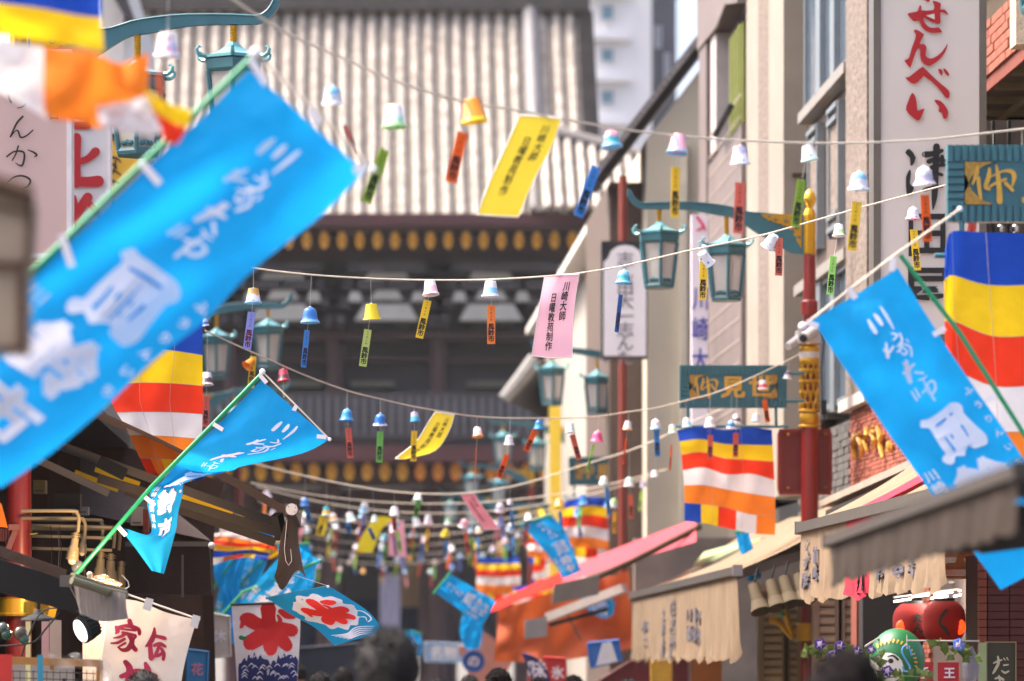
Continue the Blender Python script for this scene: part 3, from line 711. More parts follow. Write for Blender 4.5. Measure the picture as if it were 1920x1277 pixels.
for r_ in range(36, 105):
    y = 26.2 + (.06 if r_ % 2 else 0)
    while y < YF(1597) - .13:
        j = rnd.uniform(-.004, .004); bs.box((XF - .02 + j, y, .04 + r_*.032), (XF + .005, y + .115, .04 + r_*.032 + .027), rnd.choice((0, 0, 0, 1))); y += .12
bs.build('brick', [BRK, BRK2], bw, kind='stuff')
ik = Ink()
gl = [[(685,1010),(690,1060),(683,1120),(695,1200)],[(735,1000),(720,1040),(745,1100),(740,1190)],[(775,965),(785,1010),(770,1060),(785,1140)],[(830,950),(820,1010),(845,1060),(825,1140)],[(860,960),(885,1040),(890,1110),(905,1190)],[(905,1010),(880,1090)],[(950,1070),(955,1150)],[(968,1090),(962,1150)],[(715,1020),(700,1060)],[(815,1000),(850,1000)]]
lt = MB()
ZA = lambda x, y: (1440 + x/3.992, 560 + y/3.992)
for s_ in gl:
    q = [ZA(*p) for p in s_]; lt.tube([Vector((XF - .045, YF(x), ZF(x, y))) for x, y in smooth_pts(q, 3)], [.012 + .012*math.sin(3.1*i/(len(smooth_pts(q, 3)) - 1)) for i in range(len(smooth_pts(q, 3)))], 6)
lt.build('gilded_lettering', mat('gilt_letters', '#d9a548', .3, .7), bw)

# near brick building top right: slanted brick beams over the street side, soffit and stone beam ends
nbk = thing('brick_building', 'red brick building overhanging at the upper right with lattice soffit', 'building', (4.6, 26, 0))
X5 = 4.6
def Y5(px): return F * X5 / (px - VX)
def Z5(px, py): return CZ + (VY - py) * Y5(px) / F
z1, z2 = Z5(1847, 147), Z5(1847, 40)
MB().box((X5 + .03, 22.4, z1), (X5 + .5, 33.0, z2)).build('beam_core', MORT, nbk)
MB().box((X5 + .03, 22.4, z2 + .28), (X5 + .5, 33.0, z2 + 2.2)).build('upper_core', MORT, nbk)
MB().box((X5 + .5, 22.4, z1 - 0.02), (X5 + 4.5, 38, z2 + 2.2)).build('mass', mat('brown_mass', '#4a2a20', .9), nbk)
MB().box((X5 + .08, 22.4, z2 + .0), (X5 + .49, 33.0, z2 + .28)).build('recess', DKB, nbk)
bmesh1 = MB().box((-.0, 0, 0), (.045, .225, .056)).mesh('brick', mat('orange_red_brick', '#94503c', .85, vary=.2, scale=9, grime=.1))
def brick_field(zlo, zhi, ya, yb, parent, mesh, xx, limit=300, bl=.23, ch=.066):
    n = 0; r_ = 0; z = zlo
    while z + .056 <= zhi + .01:
        y = ya + (.115 if r_ % 2 else 0)
        while y < yb - bl:
            if n >= limit: return n
            o = bpy.data.objects.new('brick', mesh); COL.objects.link(o); o.parent = parent
            o.location = Vector((xx + rnd.uniform(-.004, .004), y, z)) - ORG[parent.name]; n += 1; y += bl + .012
        z += ch; r_ += 1
    return n
brick_field(z1, z2 - .0, Y5(1935), Y5(1838), nbk, bmesh1, X5 - .015); brick_field(z2 + .3, z2 + 1.0, Y5(1935), Y5(1838), nbk, bmesh1, X5 - .015)
sf = MB().box((X5 + .04, 22.4, z1 - .07), (X5 + 4.4, 38, z1 - .05)).build('soffit', mat('brown_soffit', '#54412a', .8, vary=.15), nbk)
for k in range(14):
    MB().box((X5 + .04, 26 + k*.7, z1 - .11), (X5 + 4.4, 26.1 + k*.7, z1 - .07)).build('soffit_bar', mat('tan_lattice', '#7d6a4a', .8), nbk)
for k in range(10): MB().box((X5 + .3 + k*.35, 22.4, z1 - .125), (X5 + .36 + k*.35, 38, z1 - .112)).build('soffit_bar', MATS['tan_lattice'], nbk)
MB().box((X5 + .005, 22.4, z1 - .1), (X5 + .035, 33, z1 - .01)).build('lower_band', BRK2, nbk)
a = P(1905, 83, 22); MB().box((a.x, 22, a.z), (a.x + 1.5, 22.2, P(0, 17, 22).z + .3)).build('stone_beam', mat('sandy_stone', '#c4ae92', .9, vary=.2, scale=20, bump=.7, bscale=60), nbk)
box_obj('shop_wall', (X5 + .6, 22.4, 0), (X5 + 1.0, 33, z1 - .5), DKB, nbk)
dw = MB()
for k in range(5): dw.box((P(1770 + k*30, 0, 24.4).x, 24.4, 3.8), (P(1770 + k*30, 0, 24.4).x + .02, 24.44, 4.9))
dw.build('dark_mullion', DARK, nbk)
for q in (1876, 1904):
    p = P(q, 430, 24.2); MB().sphere(p, .035, 10).build('wall_lamp', mat('chrome', '#c8c8c8', .15, .9), nbk)
box_obj('dark_wall', (P(1745, 0, 24.5).x, 24.5, 3.0), (P(1990, 0, 24.5).x, 24.7, P(0, 225, 24.5).z), mat('brown_panel_wall', '#5d5148', .7, vary=.1), nbk)

# shop under it: brick pillar, shutters, lintel
sh = thing('brick_pillar', 'red brick pillar at the lower right with a green and white poster edge', 'pillar', (P(1880, 0, 21).x, 21, 0))
a, b = P(1835, 1290, 21), P(1925, 1040, 21)
MB().box((a.x + .01, 21.02, 0), (b.x + .3, 21.5, b.z)).build('pillar_core', MORT, sh)
bme = MB().box((0, 0, 0), (.117, .05, .038)).mesh('brick', mat('pillar_brick', '#8c4228', .6, vary=.2, scale=9, grime=.1))
bmd = MB().box((0, 0, 0), (.117, .05, .038)).mesh('brick', mat('pillar_brick_dark', '#5c2016', .6, vary=.2, scale=9))
z = CZ - .28
while z < b.z - .03:
    for k in range(4):
        o = bpy.data.objects.new('brick', bme if k == 0 else bmd); COL.objects.link(o); o.parent = sh
        if k == 0: o.scale = (.36, 1, 1)
        o.location = Vector((a.x + (0 if k == 0 else .05 + (k-1)*.123), 21 - (.012 if k == 0 else 0), z)) - ORG[sh.name]
    z += .044
MB().box((a.x, 21.0, 0), (b.x + .3, 21.4, CZ - .29)).build('plinth', BRK2, sh)
shut_m = mat('cream_shutter_metal', '#bca88a', .5, .1, vary=.08, grime=.15)
def shutter(x0, x1, Y, ytop, label):
    p, q = P(x0, 1300, Y), P(x1, ytop, Y)
    t = thing('roller_shutter', label, 'shutter', ((p.x+q.x)/2, Y, 0), 'cream roller shutters of the closed shop')
    me = MB().prism([(0, 0), (-.03, .015), (-.035, .04), (-.01, .06), (0, .06)], lambda x, y, s: Vector((0 if s == 0 else q.x - p.x, x, y))).mesh('slat', shut_m)
    z = CZ - .5
    while z < q.z:
        o = bpy.data.objects.new('slat', me); COL.objects.link(o); o.parent = t; o.location = Vector((p.x, Y, z)) - ORG[t.name]; z += .068
    MB().box((p.x, Y + .005, 0), (q.x, Y + .02, q.z)).build('backing', DKB, t)
    MB().box((p.x - .02, Y - .05, 0), (p.x + .03, Y + .05, q.z)).box((q.x - .03, Y - .05, 0), (q.x + .02, Y + .05, q.z)).build('guide_rail', mat('shutter_rail', '#8f7d66', .5), t)
shutter(1425, 1472, 33, 1110, 'cream slatted roller shutter left of the red pole beneath the bell lamps')
shutter(1474, 1500, 33, 1110, 'narrow slatted roller shutter strip close to the left of the red pole')
shutter(1528, 1572, 29, 1110, 'cream roller shutter immediately right of the red pole')
shutter(1576, 1604, 29, 1110, 'narrow cream roller shutter next to the dark brick post')
t = thing('shop_post', 'dark red brick post and grey door frame right of the shutters', 'pillar', P(1630, 1277, 27))
p, q = P(1606, 1300, 27), P(1638, 1090, 27); MB().box((p.x, 27, 0), (q.x, 27.3, q.z)).build('post', BRK2, t)
p, q = P(1638, 1300, 27), P(1660, 1090, 27); MB().box((p.x, 27.1, 0), (q.x, 27.3, q.z)).build('door_frame', mat('grey_door_frame', '#5a5c60', .5), t)
t = thing('shop_interior', 'dark interior wall of the doll shop behind the lanterns', 'wall', P(1750, 1277, 26))
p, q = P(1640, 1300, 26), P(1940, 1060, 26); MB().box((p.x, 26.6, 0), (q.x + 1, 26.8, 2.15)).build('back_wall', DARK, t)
MB().box((P(1180, 0, 44).x, 43.2, 0), (P(1560, 0, 44).x, 43.4, 2.75)).build('shopfront_wall', mat('shop_dim_wall', '#857a70', .8, vary=.3, scale=2), None, org=(P(1300, 0, 43).x, 43, 0), label='dim shopfront wall under the cream gabled house', cat='wall')

# left side building mass behind the awnings
lb = thing('shop_row', 'row of dark shopfronts under awnings along the left side', 'building', (-4, 40, 0))
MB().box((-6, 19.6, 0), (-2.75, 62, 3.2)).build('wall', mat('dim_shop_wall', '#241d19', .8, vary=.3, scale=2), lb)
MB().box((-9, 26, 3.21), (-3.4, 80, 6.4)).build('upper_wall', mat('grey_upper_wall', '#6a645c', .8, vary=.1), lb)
MB().box((-6, 20.4, 2.98), (-1.55, 30.4, 3.06)).build('roof', DARK, lb)  # unseen slab over the stall, added to keep the sun out
box_obj('back_partition', (-2.7, 30.5, 0), (-1.55, 30.7, 3.0), mat('dim_partition', '#2a211c', .8, vary=.3, scale=2), lb)
# ================================================================== STREET FURNITURE
ZP = 0.004167      # metres per photo pixel at the first right pole (30 m)
def zz(x, y): return (1160 + x/5.047, 340 + y/5.047)
def arm_local(pts, sgn):
    """pixels of the first right arm -> metres from the pole axis (x away from the pole), height"""
    return [(sgn * (zz(*p)[0] - 1518) * ZP, CZ + (1200 - zz(*p)[1]) * ZP) for p in pts]
ARM_T = [(1745,320),(1600,318),(1350,297),(1200,285),(1060,240),(900,213),(700,195),(400,195),(240,203),(180,182),(140,140),(112,84),(84,70),(68,92)]
ARM_B = [(80,135),(112,190),(160,235),(220,262),(400,265),(620,270),(800,295),(950,325),(1060,340),(1180,405),(1300,485),(1450,565),(1560,640),(1650,685),(1745,690)]
ORN = [(1340,312),(1375,350),(1400,352),(1408,375),(1440,372),(1465,395),(1490,390),(1500,408),(1530,400),(1545,420),(1590,430),(1625,470),(1640,450),(1665,480),(1650,510),(1680,530),(1675,560),(1700,590),(1725,640),(1728,318)]
SCR = [(1480,360,16),(1580,375,24),(1680,440,20),(1640,350,14),(1700,530,14),(1420,335,10)]
def lantern(parent_group, label, c, rings=8):
    t = thing('street_lantern', label, 'lantern', c, parent_group); x, y, z = c
    # c is the top of the roof
    rod = MB()
    pr = []
    for i in range(rings):
        zq = z + .012*i - .002; pr += [(.017, zq), (.022, zq + .004), (.017, zq + .008)]
    rod.lathe(pr, (x, y, 0), 10); rod.build('ringed_rod', GOLD, t, smooth=False)
    ph = math.pi/6
    rf = MB(); prof = [(.02, z), (.035, z - .012), (.06, z - .035), (.10, z - .06), (.15, z - .078), (.18, z - .082), (.18, z - .098), (.02, z - .098)]
    rf.lathe(prof, (x, y, 0), 6, ph=ph); rf.build('roof', TEAL_SKYLIT, t)
    for k in range(6):
        a = ph + k*math.pi/3; dx, dy = math.cos(a), math.sin(a)
        pts = [(.175, -.088), (.20, -.088), (.222, -.075), (.228, -.055), (.215, -.038), (.203, -.045)]
        MB().tube([Vector((x + dx*r_, y + dy*r_, z + h_)) for r_, h_ in pts], [.013, .012, .011, .009, .007, .004], 6).build('curl', TEAL_SKYLIT, t)
    bd = MB(); bd.lathe([(.165, z - .098), (.172, z - .11), (.168, z - .158), (.158, z - .172), (.02, z - .172)], (x, y, 0), 6, ph=ph)
    bd.build('collar', TEAL, t)
    z0, z1, r0, r1 = z - .172, z - .50, .158, .118
    gl = MB().lathe([(r0 - .014, z0 - .002), (r1 - .012, z1 + .01)], (x, y, 0), 6, ph=ph, cap=False); gl.build('glass', glass('lantern_glass', '#d4cfc8', .25, .55), t)
    MB().lathe([(.001, z0 - .02), (.05, z0 - .02), (.062, z0 - .1), (.055, z1 + .09), (.03, z1 + .03), (.001, z1 + .03)], (x, y, 0), 12).build('bulb_tube', FROST, t, smooth=True)
    fr = MB()
    for k in range(6):
        a = ph + k*math.pi/3; dx, dy = math.cos(a), math.sin(a)
        fr.tube([Vector((x + dx*r0, y + dy*r0, z0)), Vector((x + dx*r1, y + dy*r1, z1))], .013, 6)
        b = a + math.pi/3; ex, ey = math.cos(b), math.sin(b)
        # lower fret scroll on each side
        for q in (.3, .5, .7):
            c0 = Vector((x + (dx*(1-q) + ex*q)*r1*1.03, y + (dy*(1-q) + ey*q)*r1*1.03, z1 + .02 + .02*math.sin(q*math.pi)))
            fr.sphere(c0, .016, 6)
    fr.build('frame', TEAL, t)
    bs = MB().lathe([(.10, z1 - .028), (.124, z1 - .024), (.13, z1 - .006), (.122, z1 + .012), (.11, z1 + .014)], (x, y, 0), 6, ph=ph); bs.build('base', TEAL, t)
    return t
def lamp_post(side, Y, px_pole, label, arm=True, box=False):
    xs = P(px_pole, 0, Y).x; sg = 1 if side == 'right' else -1   # sg*: arm reaches towards the street centre
    t = thing('lamp_post', label, 'lamp post', (xs, Y, 0), 'vermilion lamp posts with gilded caps along the street')
    hz = lambda py: CZ + (1200 - py)*ZP
    MB().lathe([(.075, 0), (.068, hz(960)), (.066, hz(802))], (xs, Y, 0), 18).build('lower_pole', RED_POLE, t, smooth=True)
    MB().lathe([(.05, hz(645)), (.048, hz(478))], (xs, Y, 0), 18).build('upper_pole', RED_POLE, t, smooth=True)
    MB().lathe([(.052, hz(592)), (.066, hz(590)), (.066, hz(566)), (.052, hz(563))], (xs, Y, 0), 18).build('collar', RED_POLE, t)
    sl = MB().lathe([(.055, hz(800)), (.055, hz(648))], (xs, Y, 0), 18); sl.build('sleeve_core', RED_POLE, t, smooth=True)
    for (pa, pb) in ((802, 797), (795, 776), (774, 768), (684, 672), (660, 650), (648, 645)):
        r_ = .088 if (pa - pb) < 8 else .078
        MB().lathe([(r_*.96, hz(pa)), (r_, hz(pa - 1)), (r_, hz(pb + 1)), (r_*.96, hz(pb))], (xs, Y, 0), 24).build('gilded_ring', GOLD, t, smooth=True)
    MB().lathe([(.08, hz(672)), (.08, hz(660))], (xs, Y, 0), 24).build('white_band', mat('white_tape', '#c8c0b8', .6), t)
    lat = MB(); r_ = .072; h0, h1 = hz(768), hz(684); Nn = 10
    for k in range(Nn):
        for s_ in (1, -1):
            pts = []
            for i in range(9):
                a = 2*math.pi*(k/Nn) + s_*i/8*1.35; pts.append(Vector((xs + r_*math.cos(a), Y + r_*math.sin(a), h0 + (h1 - h0)*i/8)))
            lat.tube(pts, .0072, 4, False)
    for q in range(4):
        for k in range(Nn):
            a = 2*math.pi*(k + .5*(q % 2))/Nn; lat.sphere((xs + r_*math.cos(a), Y + r_*math.sin(a), h0 + (h1-h0)*(q+.5)/4), .013, 6)
    lat.build('gilded_lattice', GOLD, t)
    MB().lathe([(.046, hz(477)), (.05, hz(474)), (.05, hz(403)), (.038, hz(394)), (.026, hz(391))], (xs, Y, 0), 8, ph=math.pi/8).build('gilded_cap', GOLD, t)
    MB().lathe([(.02, hz(392)), (.03, hz(387)), (.05, hz(378)), (.052, hz(371)), (.042, hz(363)), (.018, hz(357)), (.002, hz(354))], (xs, Y, 0), 18).build('finial', mat('bright_gilding', '#e0b23c', .22, .75, vary=.06), t, smooth=True)
    if arm:
        pts = arm_local(smooth_pts(ARM_T[:-1], 2) + smooth_pts(ARM_B, 2), sg)
        dy = .022
        am = MB().prism(pts, lambda x, y, s: Vector((xs + x, Y + (-dy if s == 0 else dy), y))).build('arm', TEAL, t)
        edge = arm_local(smooth_pts([(p[0], p[1] + 7) for p in ARM_T[:-2]], 2), sg)
        MB().tube([Vector((xs + a_, Y - dy, b_)) for a_, b_ in edge], .007, 5).build('arm_beading', TEAL, am)
        gp = arm_local(ORN, sg)
        og = MB().prism(gp, lambda x, y, s: Vector((xs + x, Y + (-dy - .008 if s == 0 else -dy - .001), y)))
        og.build('gilded_corner', GOLD, am)
        for cx, cy, rr in SCR:
            sc_ = MB(); q = []
            for i in range(12):
                a = i*.62; rad = rr*(1 - i/14); q.append((cx + rad*math.cos(a), cy + rad*math.sin(a)))
            sc_.tube([Vector((xs + a_, Y - dy - .01, b_)) for a_, b_ in arm_local(q, sg)], .0045, 4)
            sc_.build('scroll', mat('teal_dark_paint', '#2f5a5c', .5), am)  # scrolls in a darker teal than the arm
        for dd in (282, 156):
            pass
    return t, xs
def lanterns_for(side, Y, xs, labs):
    sg = 1 if side == 'right' else -1
    hz = lambda py: CZ + (1200 - py)*ZP
    out = []
    for (dpx, top), lab in zip(((-282, 415), (-156, 439)), labs):
        if lab is None: continue
        out.append(lantern('teal hexagonal street lanterns', lab, (xs + sg*dpx*ZP, Y, hz(top)), 8 if top == 415 else 12))
    return out
posts = [('right', 30, 1518, 'red lamp post with golden onion finial, camera and latticed golden sleeve, nearest on the right',
          ('teal hexagonal lantern hanging near the upturned tip of the nearest right lamp arm', 'teal hexagonal lantern between the tip lantern and the golden corner of the nearest right arm')),
         ('right', 45, 1223, 'second red lamp post on the right, golden ball top beside the cream pillar',
          ('teal lantern under the pink paper banner, in front of the grey eave end', 'blurred teal lantern in front of the bright red hanging sign')),
         ('right', 60, 1084, 'third lamp post on the right, blurred in front of the distant yellow sign',
          ('far blurred teal lantern above the orange tag, left one on the third right arm', 'far blurred teal lantern just left of the yellow sign, right one of its pair')),
         ('right', 75, 997, 'fourth lamp post on the right, far and blurred against the temple',
          ('tiny blurred teal lantern in front of the orange lower rafter caps', 'tiny blurred teal lantern right of the orange lower rafter caps')),
         ('right', 90, 939, 'fifth lamp post on the right, blurred close to the temple gate',
          ('faint teal lantern lowest of the distant row, left of its pair', 'faint teal lantern lowest of the distant row, right of its pair')),
         ('left', 21, 35, 'thick red lamp post at the left edge rising behind the stall lamps',
          ('large sharp teal lantern with curled roof corners beside the top of the green flag pole', 'large teal lantern mostly hidden by the waving orange and white flag')),
         ('left', 39, 286, 'left lamp post hidden behind the flags with its arm over the first string of bells',
          ('blurred teal lantern behind the periwinkle paper tag', 'blurred teal lantern behind the small black and white bell, left of its pair')),
         ('left', 52, 349, 'farther left lamp post hidden behind the blue banner, its arm curling above it',
          ('dim teal lantern right of the small blue banner behind the threads', 'dim teal lantern hidden behind the small blue banner')),
         ('left', 67, 448, 'far left lamp post blurred above the brown awning', (None, None))]
POSTX = {}
for side, Y, px, lab, labs in posts:
    t, xs = lamp_post(side, Y, px, lab); POSTX[(side, Y)] = xs; lanterns_for(side, Y, xs, labs)
# red box panel, clamp, camera on first right pole
xs = POSTX[('right', 30)]; Y = 30.0
rb_ = thing('red_panel_box', 'dark red metal panel box fixed behind the nearest right lamp post', 'panel box', P(1510, 925, Y))
a, b = P(1464, 925, Y), P(1560, 806, Y); MB().box((a.x, Y + .07, a.z), (b.x, Y + .16, b.z)).build('panel', mat('dark_red_panel', '#6a1611', .45, vary=.08, coat=.2), rb_)
MB().box((a.x, Y + .06, b.z - .02), (b.x, Y + .17, b.z + .01)).box((a.x, Y + .06, a.z - .01), (b.x, Y + .17, a.z + .02)).box((a.x - .01, Y + .06, a.z + .02), (a.x + .012, Y + .17, b.z - .02)).box((b.x - .012, Y + .06, a.z + .02), (b.x + .01, Y + .17, b.z - .02)).build('rim', RED_POLE, rb_)
for q in (1478, 1548):
    for r_ in (815, 915): MB().sphere(P(q, r_, Y + .055), .012, 8).build('bolt', mat('brass_bolt', '#b9853a', .3, .8), rb_)
cl = thing('pole_clamp', 'golden clamp with two empty flag holders on the nearest right pole', 'clamp', P(1508, 1185, Y))
c = P(1508, 1185, Y); MB().lathe([(.098, c.z - .07), (.104, c.z - .06), (.1, c.z + .05), (.108, c.z + .062), (.1, c.z + .07)], (xs, Y, 0), 20).build('ring', GOLD, cl, smooth=True)
MB().tube([P(1485, 1195, Y - .05), P(1462, 1170, Y - .1), P(1444, 1162, Y - .12)], .024, 8).build('holder', mat('yellow_holder', '#d8a82c', .4, .2), cl)
MB().tube([P(1484, 1188, Y - .06), P(1474, 1160, Y - .1), P(1467, 1140, Y - .12)], .024, 8).build('holder', MATS['yellow_holder'], cl)
MB().tube([P(1470, 1155, Y - .12), P(1460, 1142, Y - .13)], .02, 8).build('green_stub', GREEN_P, cl)
sc = thing('security_camera', 'white bullet security cameras on top of the golden sleeve', 'camera', P(1515, 640, Y))
MB().tube([P(1534, 612, Y - .02), P(1507, 634, Y - .2)], .042, 14).build('housing', mat('camera_grey', '#b9b4b2', .35), sc, smooth=True)
MB().tube([P(1508, 633, Y - .19), P(1505, 635, Y - .215)], .03, 14).build('lens', BLACK, sc)
MB().tube([P(1500, 632, Y + .02), P(1477, 650, Y - .12)], .03, 12).build('housing', MATS['camera_grey'], sc, smooth=True)
MB().box((P(1494, 0, Y).x, Y - .08, P(0, 645, Y).z), (P(1536, 0, Y).x, Y + .1, P(0, 620, Y).z)).build('mount', MATS['camera_grey'], sc)
MB().tube([P(*q, Y - .1) for q in ((1538, 620), (1545, 640), (1540, 690), (1542, 750), (1546, 790), (1538, 800))], .006, 6).build('cable', BLACK, sc)
MB().box((P(1537, 0, Y).x, Y - .13, P(0, 778, Y).z), (P(1546, 0, Y).x, Y - .07, P(0, 752, Y).z)).build('cable_box', BLACK, sc)

# carved 仲見世 boards hanging at the right posts
def nakamise(Y, s, label, full=True):
    """s scales photo pixels of the 30 m board; board 1275..1475 x 685..765 at 30 m"""
    px = lambda x: VX + (x - VX)*s; py = lambda y: VY + (y - VY)*s
    t = thing('nameboard', label, 'nameboard', P(px(1375), py(800), Y), 'carved teal nameboards on the lamp posts')
    Q = lambda x, y, d=0.0: P(px(x), py(y), Y) + Vector((0, -d, 0))
    a, b = Q(1275, 765), Q(1475, 685)
    MB().box((a.x, Y, a.z), (b.x, Y + .05, b.z)).build('board', TEAL, t)
    rib = MB(); n = 26; u = (b.x - a.x)/n
    for i in range(n):
        for (za, zb) in ((a.z, a.z + .07), (b.z - .07, b.z)): rib.box((a.x + i*u, Y - .012, za), (a.x + (i + .6)*u, Y - .001, zb))
    nv = int((b.z - a.z - .14)/u)
    for i in range(nv):
        z = a.z + .07 + i*u
        for (xa, xb) in ((a.x, a.x + .07), (b.x - .07, b.x)): rib.box((xa, Y - .012, z), (xb, Y - .001, z + u*.6))
    rib.build('ribbed_border', TEAL, t)
    for sx, sy in ((0, 0), (1, 0), (0, 1), (1, 1)):
        pts = [(0, 0), (.125, 0), (.09, .012), (.06, .03), (.035, .055), (.02, .08), (.012, .11), (0, .13)]
        cx = a.x + .075 if sx == 0 else b.x - .075; cz = a.z + .075 if sy == 0 else b.z - .075
        MB().prism([((cx + p*(1 if sx == 0 else -1)), cz + q*(1 if sy == 0 else -1)) for p, q in pts], lambda x, y, s_: Vector((x, Y - .012 if s_ == 0 else Y - .001, y))).build('gilded_corner', mat('carved_gilding', '#a9823a', .45, .4, vary=.35, scale=60), t)
    ik = Ink(); zn = lambda x, y: (1640 + x/3.414, 186 + y/3.414)   # from the near board
    q = lambda x, y: ((zn(x, y)[0] - 1775)/1.65, (zn(x, y)[1] - 228)/1.65)
    S2 = lambda pts, wd: ik.stroke([q(*p) for p in pts], [v/3.414/1.65 for v in wd])
    S2([(632,270),(630,310),(605,375)], (14,26,10)); S2([(640,340),(645,400),(655,462)], (22,22,16))
    S2([(705,285),(700,330),(682,390),(705,405)], (16,26,24,14)); S2([(705,390),(740,370),(800,345)], (10,16,16)); S2([(715,330),(780,300),(830,300),(850,330),(838,385)], (8,12,24,28,10))
    S2([(745,265),(755,330),(762,400),(765,475)], (10,26,30,36)); S2([(800,370),(840,410)], (22,20))
    ik.xf(lambda x, y: (x/200, y/80))
    ik2 = Ink().text('見', 99, 41, 42, 1.1, bold=.05).text('世', 151, 41, 42, 1.1, bold=.05).xf(lambda x, y: (x/200, y/80))
    k = len(ik.v); ik.v += ik2.v; ik.lv += ik2.lv; ik.f += [tuple(i + k for i in f) for f in ik2.f]
    ik.lay('gilded_lettering', lambda x, y, d: Vector((a.x + (b.x - a.x)*x, Y - d, b.z + (a.z - b.z)*y)), mat('letter_gilding', '#cfa03e', .35, .35, vary=.15, scale=30), t, d=.014)
    # lower hanging bar with two legs
    bar = MB().tube([Q(1262, 800), Q(1478, 800)], .011, 8)
    for q_ in (1290, 1455): bar.tube([Q(q_, 765), Q(q_, 800)], .012, 8)
    bar.build('hanging_bar', TEAL, t)
    MB().tube([Q(1475, 700), Q(1508, 700)], .014, 8).tube([Q(1475, 752), Q(1508, 752)], .014, 8).build('bracket', TEAL, t)
    return Q
Q1 = nakamise(29.9, 1.0, 'teal nameboard with gold 仲見世 characters left of the latticed golden sleeve')
Q2 = nakamise(16.7, 1.802, 'large near teal nameboard with gold characters cut off at the right edge')
Q3 = nakamise(44.9, 30/45, 'blurred teal nameboard above the second striped flag, in front of the red sign')
Q4 = nakamise(59.9, .5, 'small blurred nameboard above the distant striped flag')
# post for the near board, just outside the frame, with its visible lantern
t, xs = lamp_post('right', 16.2, 2257, 'red lamp post just outside the right edge carrying the large nameboard')
lanterns_for('right', 16.2, xs, (None, 'teal lantern base poking in at the top right corner over the brick beams'))

# ================================================================== BELLS ON STRINGS
BC = {}
def bell_mat(top, mid, rim):
    key = 'bell_' + top + mid + rim
    if key in MATS: return MATS[key]
    m = mat(key, top, .3, vary=.04, coat=.25, trans=.25); n = m.node_tree; L = n.links
    g = n.nodes.new('ShaderNodeTexCoord'); sp = n.nodes.new('ShaderNodeSeparateXYZ'); L.new(g.outputs['Generated'], sp.inputs[0])
    no = n.nodes.new('ShaderNodeTexNoise'); no.inputs['Scale'].default_value = 5; L.new(g.outputs['Generated'], no.inputs['Vector'])
    ad = n.nodes.new('ShaderNodeMath'); ad.operation = 'MULTIPLY_ADD'; L.new(no.outputs['Fac'], ad.inputs[0]); ad.inputs[1].default_value = .45; L.new(sp.outputs['Z'], ad.inputs[2])
    cr = n.nodes.new('ShaderNodeValToRGB'); L.new(ad.outputs[0], cr.inputs[0]); e = cr.color_ramp.elements
    e[0].position = .34; e[0].color = (*hexc(rim), 1); e[1].position = .42; e[1].color = (*hexc(mid), 1)
    a = e.new(.74); a.color = (*hexc(mid), 1); b = e.new(.80); b.color = (*hexc(top), 1)
    vo = n.nodes.new('ShaderNodeTexVoronoi'); vo.inputs['Scale'].default_value = 3.4; L.new(g.outputs['Generated'], vo.inputs['Vector'])
    lt_ = n.nodes.new('ShaderNodeMath'); lt_.operation = 'LESS_THAN'; L.new(vo.outputs['Distance'], lt_.inputs[0]); lt_.inputs[1].default_value = .27 if mid in ('#eceaee', '#c8e4dc', '#cfc8e4') else .0
    mx_ = n.nodes.new('ShaderNodeMix'); mx_.data_type = 'RGBA'; L.new(lt_.outputs[0], mx_.inputs['Factor']); L.new(cr.outputs[0], mx_.inputs['A'])
    mx_.inputs['B'].default_value = (*hexc(('#e06a80', '#58a8d8', '#e8c040', '#70b870', '#8878c0')[(len(MATS)) % 5]), 1)
    b_ = n.nodes['Principled BSDF']; L.new(mx_.outputs['Result'], b_.inputs['Base Color'])
    for q in n.nodes:
        if q.type == 'BSDF_TRANSLUCENT': L.new(mx_.outputs['Result'], q.inputs['Color'])
    return m
# shared meshes, origin at the top of each piece; sizes for a 95 mm paper-cup bell
cup = MB().lathe([(.0005, 0), (.027, 0), (.029, -.004), (.040, -.068), (.047, -.076), (.049, -.081), (.046, -.080), (.038, -.068), (.0275, -.006), (.0005, -.005)], (0, 0, 0), 20, cap=False).mesh('bell', CORD, True)
dome = MB().lathe([(.0005, 0), (.014, -.002), (.026, -.009), (.034, -.024), (.037, -.045), (.039, -.060), (.048, -.073), (.051, -.080), (.048, -.079), (.037, -.062), (.034, -.044), (.031, -.026), (.023, -.012), (.0005, -.005)], (0, 0, 0), 20, cap=False).mesh('bell', CORD, True)
ring_m = MB().lathe([(.006, 0), (.009, .002), (.006, .004)], (0, 0, 0), 8).mesh('bead', WHITE_P, True)
tg = MB().box((-.0215, -.0006, -.213), (.0215, .0006, 0)); tag_m = tg.mesh('paper_tag', CORD)
hole_m = MB().lathe([(.0025, 0), (.0025, .0004)], (0, 0, 0), 8).mesh('eyelet', INK_K)
for v in hole_m.vertices: v.co = Vector((v.co.x, -.0009 - v.co.z, -.012 + v.co.y))
thr = MB().tube([(0, 0, 0), (0, 0, -1)], .0011, 5, False).mesh('thread', THREAD)
for v in thr.vertices: v.co.x *= 1.0
def ink_mesh(ik, name, m, d):
    me = bpy.data.meshes.new(name); me.from_pydata([(x, -d - l*.00002, y) for (x, y), l in zip(ik.v, ik.lv)], [], ik.f); me.materials.append(m); return me
tik = Ink(); tik.text('風鈴市', 0, -.112, .034, 1.0, step=.95, bold=.055)
tik2 = Ink(); tik2.text('川崎大師', 0, -.026, .0135, .8, step=1.35, bold=-.005)
for q in (tik, tik2): q.v = [(x, -y if False else y) for x, y in q.v]
